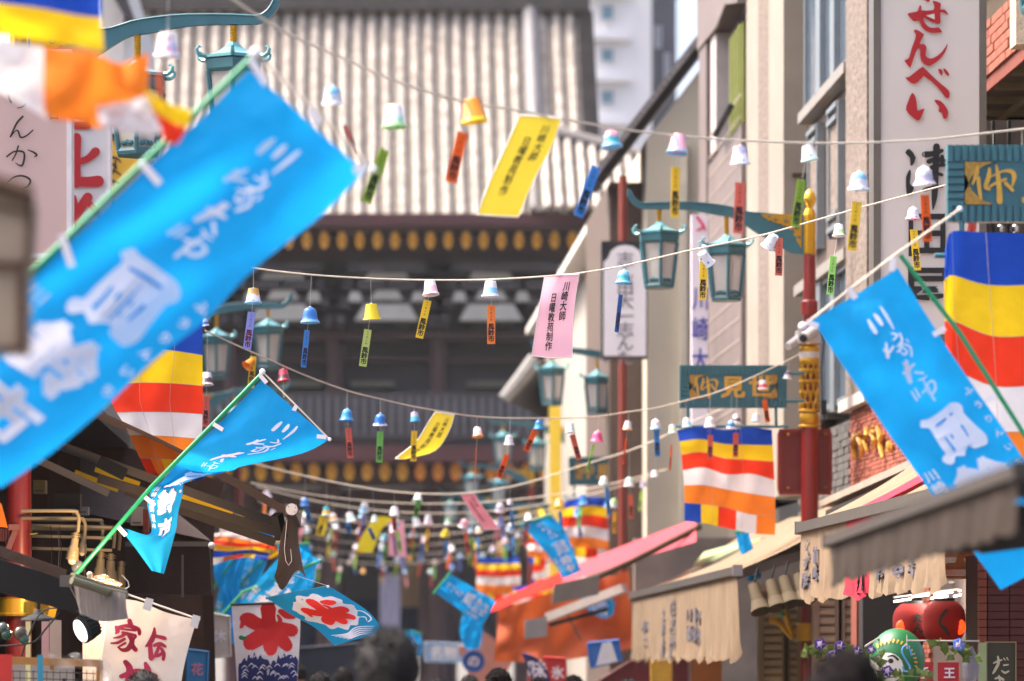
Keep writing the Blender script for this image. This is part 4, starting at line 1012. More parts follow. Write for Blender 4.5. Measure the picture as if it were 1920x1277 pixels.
# Ink y runs down; tags need z up, so rebuild with flipped y
tik = Ink().text('風鈴市', 0, .118, .036, 1.0, step=.93, bold=.05).xf(lambda x, y: (x, -y))
tik2 = Ink().text('川崎大師', 0, .026, .0135, .8, step=1.35, bold=.0).xf(lambda x, y: (x, -y))
tl_m = ink_mesh(tik, 'lettering', INK_K, .0012); ts_m = ink_mesh(tik2, 'small_lettering', INK_K, .0012)
INK_M = mat('maroon_print', '#5c1020', .7)
ROWS = {}
class Row:
    def __init__(s, pts, label, r=.0048, Ya=None, Yb=None):
        s.pts = smooth_pts([(x, y, d) for x, y, d in pts], 8); s.label = label
        w3 = [P(x, y, d) for x, y, d in s.pts]
        MB().tube(w3, r, 7).build('string', CORD, None, org=w3[0], smooth=True, label=label, cat='string', group='strings stretched across the street')
    def at(s, px):
        for (x0, y0, d0), (x1, y1, d1) in zip(s.pts[:-1], s.pts[1:]):
            if x0 <= px <= x1:
                t = (px - x0)/max(x1 - x0, 1e-6); return y0 + (y1-y0)*t, d0 + (d1-d0)*t
        return (s.pts[0][1], s.pts[0][2]) if px < s.pts[0][0] else (s.pts[-1][1], s.pts[-1][2])
CN = {'W': '#eceaee', 'P': '#eeb4c4', 'Y': '#f2dc1e', 'B': '#3f86d8', 'L': '#8cc8ec', 'G': '#a8d890', 'O': '#f09a2a', 'T': '#4ab4c4', 'V': '#cfc8e4', 'R': '#d8405a', 'K': '#5a4048', 'S': '#4ea8e8', 'N': '#e8b048', 'Q': '#ec6a9c', 'H': '#c8e4dc'}
CW = {'W': 'white', 'P': 'pink', 'Y': 'yellow', 'B': 'blue', 'L': 'light blue', 'G': 'pale green', 'O': 'orange', 'T': 'teal', 'V': 'lavender', 'R': 'red', 'K': 'dark', 'S': 'sky blue', 'N': 'golden', 'Q': 'hot pink', 'H': 'mint'}
TC = {'peri': '#8f9be0', 'blue': '#4a96dc', 'green': '#7fc860', 'olive': '#9ab83c', 'pale': '#c8d47a', 'yellow': '#f0cf30', 'orange': '#f08a3c', 'hot': '#f2701c', 'salmon': '#e0705c', 'lime': '#a8e07a', 'dblue': '#2f6cb4', 'red': '#c84438', 'pink': '#e89aa8'}
TW = {'peri': 'periwinkle', 'blue': 'blue', 'green': 'green', 'olive': 'olive green', 'pale': 'pale lime', 'yellow': 'yellow', 'orange': 'light orange', 'hot': 'bright orange', 'salmon': 'salmon', 'lime': 'light green', 'dblue': 'dark blue', 'red': 'dark red', 'pink': 'pink'}
def tmat(k): return mat('tag_' + k, TC[k], .7, vary=.05, trans=.25)
TIGHT = []
def put(name, me, m, parent, loc, rot=None, scale=None):
    o = bpy.data.objects.new(name, me); COL.objects.link(o); o.parent = parent; o.location = loc
    if rot: o.rotation_euler = rot
    if scale: o.scale = scale
    o.material_slots[0].link = 'OBJECT'; o.material_slots[0].material = m; return o
def chime(row, ax, bell, cols, tag, label, size=1.0, tilt=None, group='small paper cup wind bells', text=True, kind='cup', Y=None):
    """ax: x on the string; bell: (px, py) of the bell's top centre; tag: (x0, y0, x1, y1, colour, turn) or None"""
    sy, sY = row.at(ax); Yd = Y or sY
    top = P(ax, sy, Yd)
    t = thing('wind_bell', label, 'wind bell', top, group)
    bt = P(bell[0], bell[1], Yd) - top; k = size
    def cord(a, b):
        d = Vector(b) - Vector(a); L = max(d.length, .003); q = Vector((0, 0, -1)).rotation_difference(d.normalized())
        o = bpy.data.objects.new('thread', thr); COL.objects.link(o); o.parent = t; o.location = a; o.rotation_mode = 'QUATERNION'; o.rotation_quaternion = q; o.scale = (1, 1, L)
    if (bt).length > .006: cord((0, 0, 0), bt)
    tilt = rnd.uniform(-.12, .12) if tilt is None else tilt
    # bell painted in its colours
    b = put('bell', dome if kind == 'dome' else cup, bell_mat(*[CN[c] for c in cols]), t, bt, (rnd.uniform(-.1, .12), tilt, rnd.uniform(0, 6)), (k, k, k))
    put('bead', ring_m, WHITE_P, t, bt + Vector((0, 0, .001)))
    if tag:
        x0, y0, x1, y1, tc_, turn = tag
        a = P(x0, y0, Yd) - top; e = P(x1, y1, Yd) - top
        inside = bt + Vector((0, 0, -.02*k)); cord(inside, a + Vector((0, 0, -.01)))
        d = e - a; ang = math.atan2(d.x, -d.z); L = d.length/.213
        g = put('paper_tag', tag_m, tmat(tc_), t, a, None, (1.0, 1, L)); g.rotation_euler = (0, -ang, 0)
        g.matrix_basis = Matrix.Translation(a) @ Matrix.Rotation(-ang, 4, 'Y') @ Matrix.Rotation(turn, 4, 'Z') @ Matrix.Diagonal((1, 1, L, 1))
        if text:
            inkm = INK_M if tc_ == 'peri' else INK_K
            for nm, me in (('lettering', tl_m), ('small_lettering', ts_m)): put(nm, me, inkm, g, (0, 0, 0))
            e_ = bpy.data.objects.new('eyelet', hole_m); COL.objects.link(e_); e_.parent = g
    return t

S1 = Row([(380,-40,13.2),(520,52,13.5),(640,108,13.8),(750,155,14),(870,190,14.3),(970,207,14.6),(1050,222,14.9),(1160,241,15.3),(1275,255,15.7),(1400,264,16),(1520,268,16.3),(1610,268,16.5),(1735,262,16.8),(1830,252,17),(2000,232,17.2)], 'topmost white string crossing in front of the temple roof and the tall white sign')
S2 = Row([(360,478,21),(475,502,21),(583,515,21),(695,522,21),(800,525,21),(920,524,21),(1060,515,21),(1150,502,21),(1210,489,21),(1300,468,21),(1420,443,21),(1540,410,21),(1640,382,21),(1800,340,21)], 'sharp white string carrying the pink paper banner at mid height')
S3 = Row([(385,620,25),(432,642,25.3),(500,672,25.6),(575,705,26),(650,732,26.3),(713,748,26.6),(775,762,27),(850,775,27.4),(895,781,27.7),(957,784,28),(1060,784,28.5),(1120,781,28.8),(1180,772,29),(1230,765,29.2),(1290,750,29.4),(1345,735,29.6),(1420,703,29.8),(1500,664,29.85)], 'cream string from the left flags down to the golden sleeve of the right post')
S4 = Row([(440,860,34),(560,890,34),(640,907,34),(720,920,34),(800,926,34),(870,925,34),(940,916,34),(1000,902,34),(1100,870,34),(1180,845,34),(1240,820,34),(1300,790,34),(1365,762,34)], 'lower cream string passing just below the orange rafter caps', .0062)
S1g, S2g, S3g = 'bells on the topmost string', 'bells on the sharp middle string', 'bells on the long cream string'
G = chime
G(S1, 315, (315,62), 'WVW', None, 'blurred white cup bell under the left lantern arm', 1.0, .05, S1g)
G(S1, 622, (622,162), 'LWW', (648,235,668,290,'red',1.2), 'blurred pale blue bell just right of the big blue banner top', .8, .1, S1g, kind='dome')
G(S1, 740, (740,198), 'WHG', (722,280,686,380,'olive',.5), 'blurred white and mint bell with olive tag against the temple roof', 1.0, -.05, S1g)
G(S1, 885, (884,186), 'OOY', (868,248,845,342,'hot',.2), 'bright orange cup bell with orange tag on the temple roof', 1.08, .12, S1g)
G(S1, 1146, (1146,244), 'PTL', (1118,312,1084,406,'blue',.45), 'teal and pink dome bell with slanting blue tag', .85, .1, S1g, kind='dome')
G(S1, 1273, (1273,253), 'PPL', (1267,313,1265,408,'yellow',.6), 'pink and pale blue bell with golden yellow tag', .95, .15, S1g)
G(S1, 1387, (1387,275), 'VWW', (1388,342,1384,438,'salmon',.1), 'white and lavender bell with salmon tag before the tiled wall', .9, 0, S1g)
G(S1, 1513, (1514,273), 'WWH', (1503,337,1491,426,'olive',.5), 'white bell with a small red heart and green tag', .8, .12, S1g)
G(S1, 1611, (1611,322), 'LWW', (1607,378,1597,470,'yellow',.2), 'light blue and white dome bell with yellow tag beside the tall sign', 1.0, -.03, S1g, kind='dome')
G(S1, 1732, (1732,312), 'WVW', (1734,365,1739,453,'hot',.3), 'white dome bell with bright orange tag over the black lettering', 1.0, 0, S1g, kind='dome')
G(S1, 1827, (1826,356), 'WHL', (1824,415,1812,498,'salmon',.35), 'white and mint bell with salmon tag in front of the blue stripe', .9, 0, S1g)
G(S1, 1916, (1917,290), 'HNW', (1916,300,1922,365,'blue',.3), 'bell at the right edge with blue tag across the nameboard', .8, -.2, S1g)
G(S2, 475, (475,541), 'NWL', (472,585,463,655,'peri',.15), 'gold white and pale blue cup bell with periwinkle tag, first on the sharp string', 1.0, .04, S2g)
G(S2, 584, (581,576), 'BBL', (576,619,569,689,'blue',.85), 'glossy blue dome bell with narrow blue tag', 1.08, -.05, S2g, kind='dome')
G(S2, 695, (696,570), 'YYY', (690,618,680,687,'pale',.3), 'plain yellow cup bell with pale lime tag', 1.05, .02, S2g)
G(S2, 807, (806,526), 'WPW', (802,563,786,634,'yellow',.1), 'pinkish white bell with bright yellow tag hanging close under the string', 1.0, .1, S2g)
G(S2, 921, (920,527), 'WLW', (921,572,921,645,'orange',.0), 'white and pale blue bell with straight light orange tag', 1.05, 0, S2g)
G(S2, 1170, (1170,506), 'LTL', (1164,552,1156,623,'dblue',.95), 'sky blue dome bell with thin dark blue tag over the arched sign', .95, .02, S2g, kind='dome')
G(S2, 1316, (1316,474), 'WWW', (1320,489,1317,563,'yellow',.1), 'tilted white bell behind a yellow tag between the two right lanterns', .95, .7, S2g)
G(S2, 1452, (1452,441), 'WWW', (1461,446,1460,517,'salmon',.3), 'tilted white bell partly covered by a salmon tag', .95, .6, S2g)
G(S2, 1573, (1573,421), 'WGW', (1563,480,1556,553,'lime',.4), 'white and green cup bell with light green tag beside the golden finial', .8, .1, S2g)
G(S2, 1712, (1712,388), 'WWP', (1713,430,1720,507,'yellow',.15), 'white dome bell with yellow tag under the crossing string', .85, 0, S2g, kind='dome')
G(S1, 1862, (1862,398), 'LYY', None, 'small yellow and blue bell below the large nameboard', .5, 0, S1g, Y=18.5)
G(S3, 384, (383,597), 'WBW', (371,612,366,668,'hot',.15), 'small white bell with orange tag against the left striped flag', .6, 0, S3g, kind='dome', Y=24.8)
G(S3, 389, (388,699), 'WKW', (387,742,385,800,'salmon',.4), 'white bell with black drawing and salmon tag beside the left striped flag', 1.0, 0, S3g)
G(S3, 470, (474,676), 'OOO', (475,668,470,727,'yellow',.2), 'round orange bell with yellow tag right above the green flag pole tip', .8, .9, S3g)
G(S3, 531, (531,693), 'RKR', (531,735,533,745,'pale',1.4), 'crimson patterned cup bell hanging tight under the cream string', .95, 0, S3g, text=False)
G(S3, 651, (651,767), 'SSS', (653,802,657,859,'salmon',.2), 'sky blue dome bell with salmon tag', 1.0, 0, S3g, kind='dome')
G(S3, 713, (713,776), 'BBW', (713,809,711,867,'green',.1), 'blue dome bell with white rim and green tag', 1.0, 0, S3g, kind='dome')
G(S3, 776, (777,773), 'VTB', (777,808,775,865,'yellow',.25), 'teal and violet bell with yellow tag before the long yellow paper', .8, 0, S3g)
G(S3, 894, (895,802), 'WPN', (893,840,890,905,'orange',1.45), 'tilted white pink and gold bell with its tag seen edge on', .85, -.25, S3g, text=False)
G(S3, 957, (955,817), 'WWW', (951,852,935,897,'hot',.3), 'white cup bell with slanting orange tag', .8, .1, S3g)
G(S3, 1012, (1011,787), 'BTB', (1004,806,986,846,'hot',.2), 'blue and green dome bell with orange tag blown left', .85, 0, S3g, kind='dome')
G(S3, 1070, (1070,794), 'WHW', (1073,815,1086,862,'salmon',.15), 'white bell with salmon tag blown right before the yellow sign', .85, -.1, S3g)
G(S3, 1123, (1121,808), 'QQQ', (1113,834,1101,884,'lime',1.1), 'bright pink dome bell with thin light green tag', 1.0, .05, S3g, kind='dome')
G(S3, 1179, (1178,790), 'WWN', (1174,822,1169,870,'hot',1.25), 'white and yellow cup bell with thin orange tag before the red sign', .8, 0, S3g)
G(S3, 1230, (1229,786), 'WWL', (1231,806,1233,856,'blue',.1), 'white and pale blue dome bell with blue tag before the cream pillar', .95, .05, S3g, kind='dome')
G(S3, 1262, (1260,797), 'WGW', (1259,834,1256,882,'hot',1.2), 'white and green cup bell with thin orange tag beside the striped flag', .75, -.1, S3g)
G(S3, 1286, (1287,784), 'WLH', None, 'white and mint cup bell at the upper left corner of the striped flag', .85, 0, S3g)
G(S3, 1332, (1331,782), 'WWW', (1332,816,1331,860,'salmon',.15), 'plain white bell with salmon tag, left one before the striped flag', .95, 0, S3g, kind='dome')
G(S3, 1372, (1371,788), 'LBW', None, 'blue and white bell tucked behind its white neighbour', .75, 0, S3g, kind='dome')
G(S3, 1382, (1381,777), 'WKW', (1380,812,1379,857,'salmon',.15), 'white bell with dark band and salmon tag, right one before the striped flag', .85, 0, S3g)
G(S3, 1418, (1418,775), 'WWW', None, 'pale bell with no tag right of the striped flag tags', .8, 0, S3g, kind='dome')
G(S3, 1430, (1430,713), 'WRW', (1433,750,1440,792,'hot',.35), 'white bell with red dots in front of the teal nameboard', .85, 0, S3g)
G(S3, 1479, (1478,696), 'KVW', None, 'clear bell with maroon band close to the golden sleeve', .75, .1, S3g, kind='dome')
G(S4, 572, (572,934), 'BBB', (574,953,581,978,'blue',.1), 'strong blue dome bell above the brown valance corner', .9, 0, 'bells on the lower cream string', kind='dome')
G(S4, 613, (612,950), 'TNH', (609,968,597,1004,'yellow',.1), 'teal and golden cup bell with yellow tag blown left', .95, 0, 'bells on the lower cream string')
G(S4, 656, (654,961), 'WHW', (652,975,654,1000,'blue',.1), 'white cup bell with short blue tag', 1.0, .3, 'bells on the lower cream string')
G(S4, 698, (702,966), 'HWH', (692,990,702,1012,'dblue',.7), 'mint bell in front of the wide yellow paper', .7, 0, 'bells on the lower cream string')
G(S4, 739, (740,950), 'WWW', (739,970,740,995,'red',.3), 'white cup bell with red tag left of the pink paper', 1.0, .1, 'bells on the lower cream string')
G(S4, 786, (785,926), 'WWH', (787,936,778,970,'green',.1), 'white round bell with green tag tight under the lower string', .95, .4, 'bells on the lower cream string', kind='dome')
G(S4, 956, (956,936), 'WPL', (958,955,962,990,'blue',.9), 'tiny white and blue bell right of the pink paper', .6, 0, 'bells on the lower cream string')
G(S4, 1134, (1133,893), 'WWH', (1138,914,1142,966,'blue',.5), 'grey white bell with blue tag over the second striped flag', .95, .1, 'bells on the lower cream string', kind='dome')
G(S4, 1180, (1180,895), 'HWW', (1182,927,1184,972,'salmon',.3), 'wide white dome bell with salmon tag left of the second post', 1.0, 0, 'bells on the lower cream string', kind='dome')
G(S4, 1228, (1227,882), 'WWW', None, 'small plain white cup bell beside the second golden sleeve', .7, 0, 'bells on the lower cream string')
# farther rows: strings between the posts with dense bells
tags = list(TC)
far_rows = [(39, 905, 944, 880, 470, 1250), (43, 912, 962, 888, 480, 1235), (48, 940, 985, 905, 485, 1180), (54, 962, 1003, 930, 490, 1130), (61, 985, 1022, 955, 500, 1090), (69, 1010, 1040, 985, 505, 1050), (78, 1030, 1056, 1006, 515, 1020)]
place_w = ['over the brown valance', 'left of the yellow paper', 'near the yellow paper', 'above the pink paper', 'below the temple rafter caps', 'right of the pink paper', 'above the tilted blue banner', 'above the distant striped flag', 'left of the yellow sign', 'before the second striped flag', 'before the red sign']
used_l = set()
for ri, (Yr, yl, ym, yr_, xl, xr_) in enumerate(far_rows):
    nm = ['third', 'fourth', 'fifth', 'sixth', 'seventh', 'eighth', 'farthest'][ri]
    pts = []
    for i in range(9):
        t = i/8; base = yl + (yr_ - yl)*t; sag = (ym - (yl + yr_)/2)*4*t*(1-t); pts.append((xl + (xr_ - xl)*t, base + sag, Yr))
    rw = Row(pts, f'{nm} blurred string of bells counted down from the rafter caps', .0062)
    rr = random.Random(100 + ri); x = xl + 25 + rr.random()*20; stp = (xr_ - xl)/(13 if ri < 5 else 11)
    while x < xr_ - 15:
        if not (560 < x < 1200) and rr.random() < .3: x += stp; continue
        y, _ = rw.at(x); s_ = 39/Yr; drop = rr.choice((4, 10, 22, 30))*s_
        c3 = rr.choice(['WWW', 'WHW', 'WLW', 'BBL', 'YYY', 'WPW', 'TLW', 'GHW', 'WWP', 'OOY', 'LWB', 'WVW', 'PPW', 'WNW'])
        tc_ = rr.choice(tags); ty = y + drop + rr.uniform(18, 26)*s_; sw = rr.uniform(-9, 6)*s_
        kd = rr.choice(('cup', 'dome'))
        pw = place_w[min(10, int((x - 480)/70))] if x >= 480 else place_w[0]
        if rr.random() < .86: tg_ = (x + sw*.5, ty, x + sw*1.4, ty + 40*s_, tc_, rr.uniform(-.9, .9)); lab = f'{CW[c3[0]]} {kd} bell with {TW[tc_]} tag on the {nm} string {pw}'
        else: tg_ = None; lab = f'{CW[c3[0]]} {kd} bell without tag on the {nm} string {pw}'
        if lab in used_l: lab = 'right hand ' + lab
        used_l.add(lab)
        chime(rw, x, (x + sw*.2, y + drop), c3, tg_, lab, rr.uniform(.85, 1.15), rr.uniform(-.4, .4), f'bells on the {nm} string', text=(Yr < 50), kind=kd)
        x += stp*rr.uniform(.75, 1.2)

# ================================================================== PAPERS ON THE STRINGS
def paper(name, label, ctrl, Y, m, ink=None, inkm=None, cuts=(2, 6), edge=True, wave=.0):
    p0 = P(ctrl[0][0][0], ctrl[0][0][1], Y); t = thing(name, label, 'paper banner', p0)
    fn = surf(ctrl, Y, wave); MB().grid(fn, 6, 14).build('sheet', m, t, smooth=True)
    if edge:
        MB().tube([fn(0, i/12) for i in range(13)], .0022, 4).tube([fn(1, i/12) for i in range(13)], .0022, 4).tube([fn(i/6, 0) for i in range(7)], .003, 4).tube([fn(i/6, 1) for i in range(7)], .003, 4).build('laminate_edge', mat('clear_edge', '#ddd8d4', .3), t)
    if ink: ink.lay('lettering', lambda x, y, d: off(fn, x, y, d), inkm, t, cuts=cuts, d=.002)
    return t
pk = mat('pink_paper', '#f0b8c8', .6, vary=.04, trans=.35); ylp = mat('yellow_paper', '#f4d83a', .6, vary=.04, trans=.35)
A_ = 152/63
ik = Ink().text('川崎大師', .70, .14, .118/1.0, 1.55, step=1.0, bold=.03); ik.text('日曜教苑制作', .40, .27, .118, 1.55, step=1.0, bold=.03)
paper('paper_banner', 'pink paper banner with two columns of black characters on the sharp string', [[(1021,518,.04),(1053,516,0),(1086,514,-.02)],[(1012,570),(1043,568,-.02),(1078,566)],[(1004,620),(1038,620),(1074,620,.02)],[(997,667,.02),(1034,671),(1073,670)]], 21.0, pk, ik, INK_K)
ik = Ink().text('川崎大師', .70, .14, .1, 1.9, step=1.0, bold=.02); ik.text('日曜教苑制作', .40, .28, .1, 1.9, step=1.0, bold=.02)
ik2 = ik
paper('paper_banner', 'yellow paper banner with black characters slanting before the temple roof', [[(974,216),(1013,218),(1053,222)],[(950,270),(992,275),(1035,275)],[(922,330),(962,335),(1003,335)],[(894,402),(933,405),(972,407)]], 14.8, ylp, ik.copy(), INK_K)
paper('paper_banner', 'long yellow paper streamer curling left under the cream string', [[(816,772),(834,775),(852,778)],[(800,797),(822,802),(842,808)],[(780,828),(798,838),(816,845,.03)],[(741,860),(753,861),(762,860,.05)]], 27.3, ylp, ik.copy(), INK_K)
paper('paper_banner', 'pink paper streamer slanting right under the lower cream string', [[(864,927),(876,926),(889,925)],[(880,955),(892,953),(905,950)],[(908,993),(922,993),(937,992)]], 34, mat('rose_paper', '#e88a98', .6, trans=.3), ik.copy(), INK_K)
paper('paper_banner', 'wide yellow paper fluttering left among the distant bells', [[(700,970),(718,968),(738,972)],[(688,990),(706,990),(716,992)],[(675,1012),(690,1014),(706,1016)],[(668,1034),(684,1036),(698,1036)]], 38.8, mat('lemon_paper', '#ecd828', .6, trans=.3), None, None, edge=False)
paper('paper_banner', 'pale pink paper hanging straight among the distant bells', [[(730,975),(743,976),(757,976)],[(729,1010),(745,1010),(760,1010)],[(728,1042),(746,1044),(762,1045)]], 43, mat('shell_paper', '#e8a8b8', .6, trans=.3), None, None, edge=False)
paper('paper_banner', 'small yellow paper pair left of the wide one', [[(600,968),(607,968),(614,970)],[(596,985),(604,987),(612,990)],[(592,1003),(601,1004),(608,1006)]], 40.5, MATS['lemon_paper'], None, None, edge=False)
# ================================================================== BLUE BANNERS (風鈴市 design)
def banner_ink():
    ik = Ink()
    def uv(px, py):
        a, b = px - 1525, py - 600; det = 160*508 + 100*350
        return ((a*508 - b*350)/det, (b*160 + a*100)/det)
    k = 3.992; K1 = 617/189
    # strokes are traced in zoomed pixels; convert width to u units, then to an isotropic space (x = u, y = v*K1)
    def T(x, y):
        u, v = uv(1440 + x/k, 560 + y/k); return (u, v*K1)
    wu = 1/(k*189)
    def S(pts, wd): ik.stroke([T(*p) for p in pts], [q*wu for q in wd])
    S([(755,155),(780,200),(808,245)], (18,32,28)); S([(800,112),(825,145),(852,185)], (20,32,22)); S([(843,55),(890,130),(938,215)], (16,24,10))
    S([(885,325),(890,370),(900,425)], (14,22,26)); S([(872,370),(900,398),(938,345)], (14,20,14)); S([(925,250),(965,262),(935,300)], (12,16,10)); S([(985,250),(1000,300),(965,345)], (16,18,12))
    S([(1000,300),(985,365),(965,385)], (14,16,10)); S([(1010,325),(1062,345),(1070,405)], (12,18,18)); S([(1000,345),(1035,378),(1015,400),(990,385)], (10,16,16,10)); S([(1035,290),(1050,310)],(12,10))
    S([(1018,462),(1050,490),(1090,462)], (26,30,16)); S([(1032,445),(1042,520),(1062,590)], (26,44,32)); S([(1098,520),(1160,520)], (20,20)); S([(1060,500),(1018,530)], (24,22))
    S([(1125,572),(1160,560),(1190,535)], (12,16,8)); S([(1160,570),(1182,620),(1152,665)], (12,18,14)); S([(1190,592),(1238,570),(1255,620),(1222,665),(1180,640)], (12,22,24,18,12)); S([(1190,600),(1215,660),(1245,708)], (14,20,20)); S([(1075,660),(1112,718)], (14,20)); S([(1098,635),(1132,692)], (14,18))
    body = [(1145,900),(1150,875),(1195,862),(1250,825),(1310,780),(1375,722),(1440,722),(1470,755),(1475,795),(1520,850),(1575,905),(1640,970),(1648,1035),(1605,1062),(1550,1082),(1512,1062),(1482,1100),(1472,1150),(1402,1158),(1396,1205),(1368,1232),(1318,1210),(1310,1175),(1330,1140),(1290,1080),(1240,990),(1205,935),(1155,938)]
    ik.poly([T(*p) for p in body], 2)
    ik.text('鈴', .52, .69*K1, .50, 1.1, bold=.07)
    ik.text('市', .52, .855*K1, .48, 1.1, bold=.07)
    ik.text('ふうりんいち', .93, .415*K1, .085, 1.1, step=2.0, bold=.03)
    ik.text('川崎大師境内', .10, .60*K1, .13, 1.1, step=1.1, bold=.03)
    ik.xf(lambda x, y: (x, y/K1))
    sl = Ink()
    for pts, wd in (([(1258,915),(1300,880),(1385,806)], (14,18,16)), ([(1325,1012),(1360,1060),(1392,1108)], (14,14,20)), ([(1458,902),(1482,940),(1506,985)], (18,14,10)), ([(1368,985),(1384,1008)], (16,14)), ([(1425,942),(1437,962)], (10,10)), ([(1465,1015),(1475,1010)], (10,10))):
        sl.stroke([T(*p) for p in pts], [q*wu for q in wd])
    sl.xf(lambda x, y: (x, y/K1))
    return ik, sl
BIK, BSL = banner_ink()
def clip(parent, p, q, s=1.0):
    """white plastic clip: sleeve on the pole at p and a strap towards q"""
    m = MB(); p = Vector(p); q = Vector(q); m.bar(p, q, .022*s, .006*s, up=Vector((0, 1, 0))); m.build('strap', WHITE_P, parent)
def sleeve(parent, a, b, r): MB().tube([a, b], r, 8).build('clip_sleeve', WHITE_P, parent)
def blue_banner(label, ctrl, Y, pole, rod, clips, wave=.01, poler=.010, ink=True, cuts=(6, 26), seed=0, flip=False, vs=1.0, clipped=None, nu=16, nv=56):
    p0 = P(pole[0][0], pole[0][1], Y)
    t = thing('blue_banner', label, 'banner', p0, 'sky blue banners with white characters')
    fn = surf(ctrl, Y, wave, seed=seed)
    g0 = fn; fn = lambda u, v: g0(u, v) + Vector((0, .010*abs(((v*7) % 1) - .5) + .004*abs(((u*2) % 1) - .5), 0))
    MB().grid(fn, nu, nv).build('cloth', BLUE_C, t, smooth=True)
    if ink:
        BIK.copy().lay('lettering', lambda x, y, d: off(fn, x, y*vs, d), INK_W, t, cuts=cuts, d=.004, clip=True)
        BSL.copy().lay('counter', lambda x, y, d: off(fn, x, y*vs, d), BLUE_C, t, cuts=cuts, d=.0075, clip=True)
    pl = [P(x, y, Y + (d[0] if d else 0)) for x, y, *d in pole]
    MB().tube(pl, poler, 10).build('pole', GREEN_P, t, smooth=True)
    if rod: MB().tube([P(x, y, Y - .01) for x, y in rod], .0045, 8).build('crossbar', CORD, t); MB().sphere(P(rod[0][0], rod[0][1], Y - .01), .017, 10).build('pole_cap', WHITE_P, t); MB().sphere(P(rod[-1][0], rod[-1][1], Y - .01), .011, 8).build('bar_cap', WHITE_P, t)
    for (a, b) in clips: clip(t, P(a[0], a[1], Y - .015), P(b[0], b[1], Y - .015))
    return t, fn
# large near banner, upper left
CT1 = [[(466,128,.0),(572,222,-.03),(682,322,.02)], [(375,222,.0),(490,300,-.02),(600,405,.0)], [(270,318,.0),(390,405,.02),(478,503,.0)], [(165,420,.0),(280,495,.03),(385,600,.02)],
       [(62,515,.0),(180,600,.0),(290,675,.0)], [(-20,600,.02),(85,690,-.02),(190,770,.0)], [(-110,690,.02),(-10,770,-.03),(95,850,.0)], [(-200,760,.0),(-90,850,.0),(0,915,.0)]]
blue_banner('huge blurred blue banner with white brush characters, largest and nearest, at upper left', CT1, 11.2, [(470,112),(270,305),(64,508),(-150,725)], [(478,100),(590,205),(700,318)],
            [((470,112),(500,158)), ((580,205),(600,232)), ((688,310),(664,322)), ((265,305),(300,345)), ((115,440),(135,500)), ((-30,600),(0,640))], .012, .0105, seed=1)
# banner at the left, in focus, twisting on its pole
CT2 = [[(490,712,0),(550,765,-.03),(614,820,0)], [(452,752,0),(530,800,-.05),(608,830,.0)], [(408,796,0),(485,835,-.05),(560,852,.02)], [(358,842,0),(400,862,.0),(455,874,.05)],
       [(330,870,.10),(378,884,.14),(436,882,.16)], [(306,900,.02),(335,906,.06),(372,896,.10)], [(286,918,-.02),(316,918,.0),(346,903,.02)], [(276,945,.02),(312,948,.05),(342,928,.02)], [(284,985,.05),(310,984,.04),(334,962,.0)],
       [(276,1003,-.01),(306,1004,.03),(331,988,.0)], [(230,992,.0),(280,1022,.0),(325,1012,.0)], [(258,1034,.0),(290,1050,.0),(316,1045,.0)], [(284,1070,.0),(296,1073,.0),(307,1076,.0)]]
blue_banner('sharp blue banner on green pole twisting in the wind before the brown awning', CT2, 20.6, [(490,702),(400,795),(285,912),(138,1082)], [(492,697),(552,757),(618,824)],
            [((487,703),(500,718)), ((400,795),(418,806)), ((272,932),(290,948)), ((222,988),(236,1004)), ((556,760),(548,775)), ((612,820),(594,818))], .006, .0125, seed=2, vs=.82)
sleeve_pts = [((413,782),(398,798)), ((280,918),(272,927)), ((227,981),(218,990))]
# right banner
CT3 = [[(1523,600,0),(1605,552,.02),(1684,502,0)], [(1590,700,0),(1675,655,-.02),(1750,610,0)], [(1660,805,0),(1745,765,.02),(1820,718,0)], [(1730,900,0),(1815,862,-.02),(1893,820,0)], [(1800,1000,0),(1890,960,0),(1965,925,0)], [(1876,1106,0),(1960,1062,0),(2035,1018,0)]]
blue_banner('large blue banner with white brush characters hanging diagonally on the right', CT3, 15.2, [(1688,478),(1800,625),(1925,822),(2050,1010)], [(1505,612),(1590,545),(1678,478),(1800,392)],
            [((1512,604),(1534,612)), ((1592,540),(1604,560)), ((1675,484),(1672,508)), ((1772,615),(1750,628)), ((1868,742),(1846,752))], .01, .0095, seed=3)
# smaller far banners
def far_banner(label, ctrl, Y, pole, seed=0, ink=True, wave=.02):
    return blue_banner(label, ctrl, Y, pole, None, [], wave, .012, ink, (4, 12), seed, nu=8, nv=20)
far_banner('blurred blue banner tilted down right with white writing, above the orange tarpaulin', [[(815,1110),(829,1093),(843,1076)],[(846,1132),(862,1114),(878,1096)],[(878,1154),(892,1138),(905,1112)],[(905,1172),(917,1152),(930,1128)]], 38, [(812,1114),(846,1072)], 4)
far_banner('curved blue banner hanging over the red awning edge beneath the second striped flag', [[(975,982),(1000,975),(1036,968)],[(1010,1020),(1035,1005),(1062,1000)],[(1042,1060),(1060,1048),(1078,1042)],[(1055,1085),(1072,1078),(1090,1070)]], 39, [(1036,965),(972,985)], 5)
far_banner('blurred blue banner behind the brown valance on the left', [[(545,1020),(575,1035),(600,1052)],[(505,1065),(540,1085),(570,1100)],[(470,1105),(500,1130),(530,1150)],[(450,1130),(470,1160),(490,1190)]], 30, [(603,1050),(455,1110),(400,1170)], 6)
far_banner('blurred blue banner left of the white 氷 banner', [[(430,1010),(452,1020),(475,1025)],[(400,1070),(428,1080),(450,1095)],[(420,1130),(440,1145),(458,1160)],[(400,1180),(420,1190),(440,1200)]], 33, [(470,1005),(395,1110)], 7, False, .05)
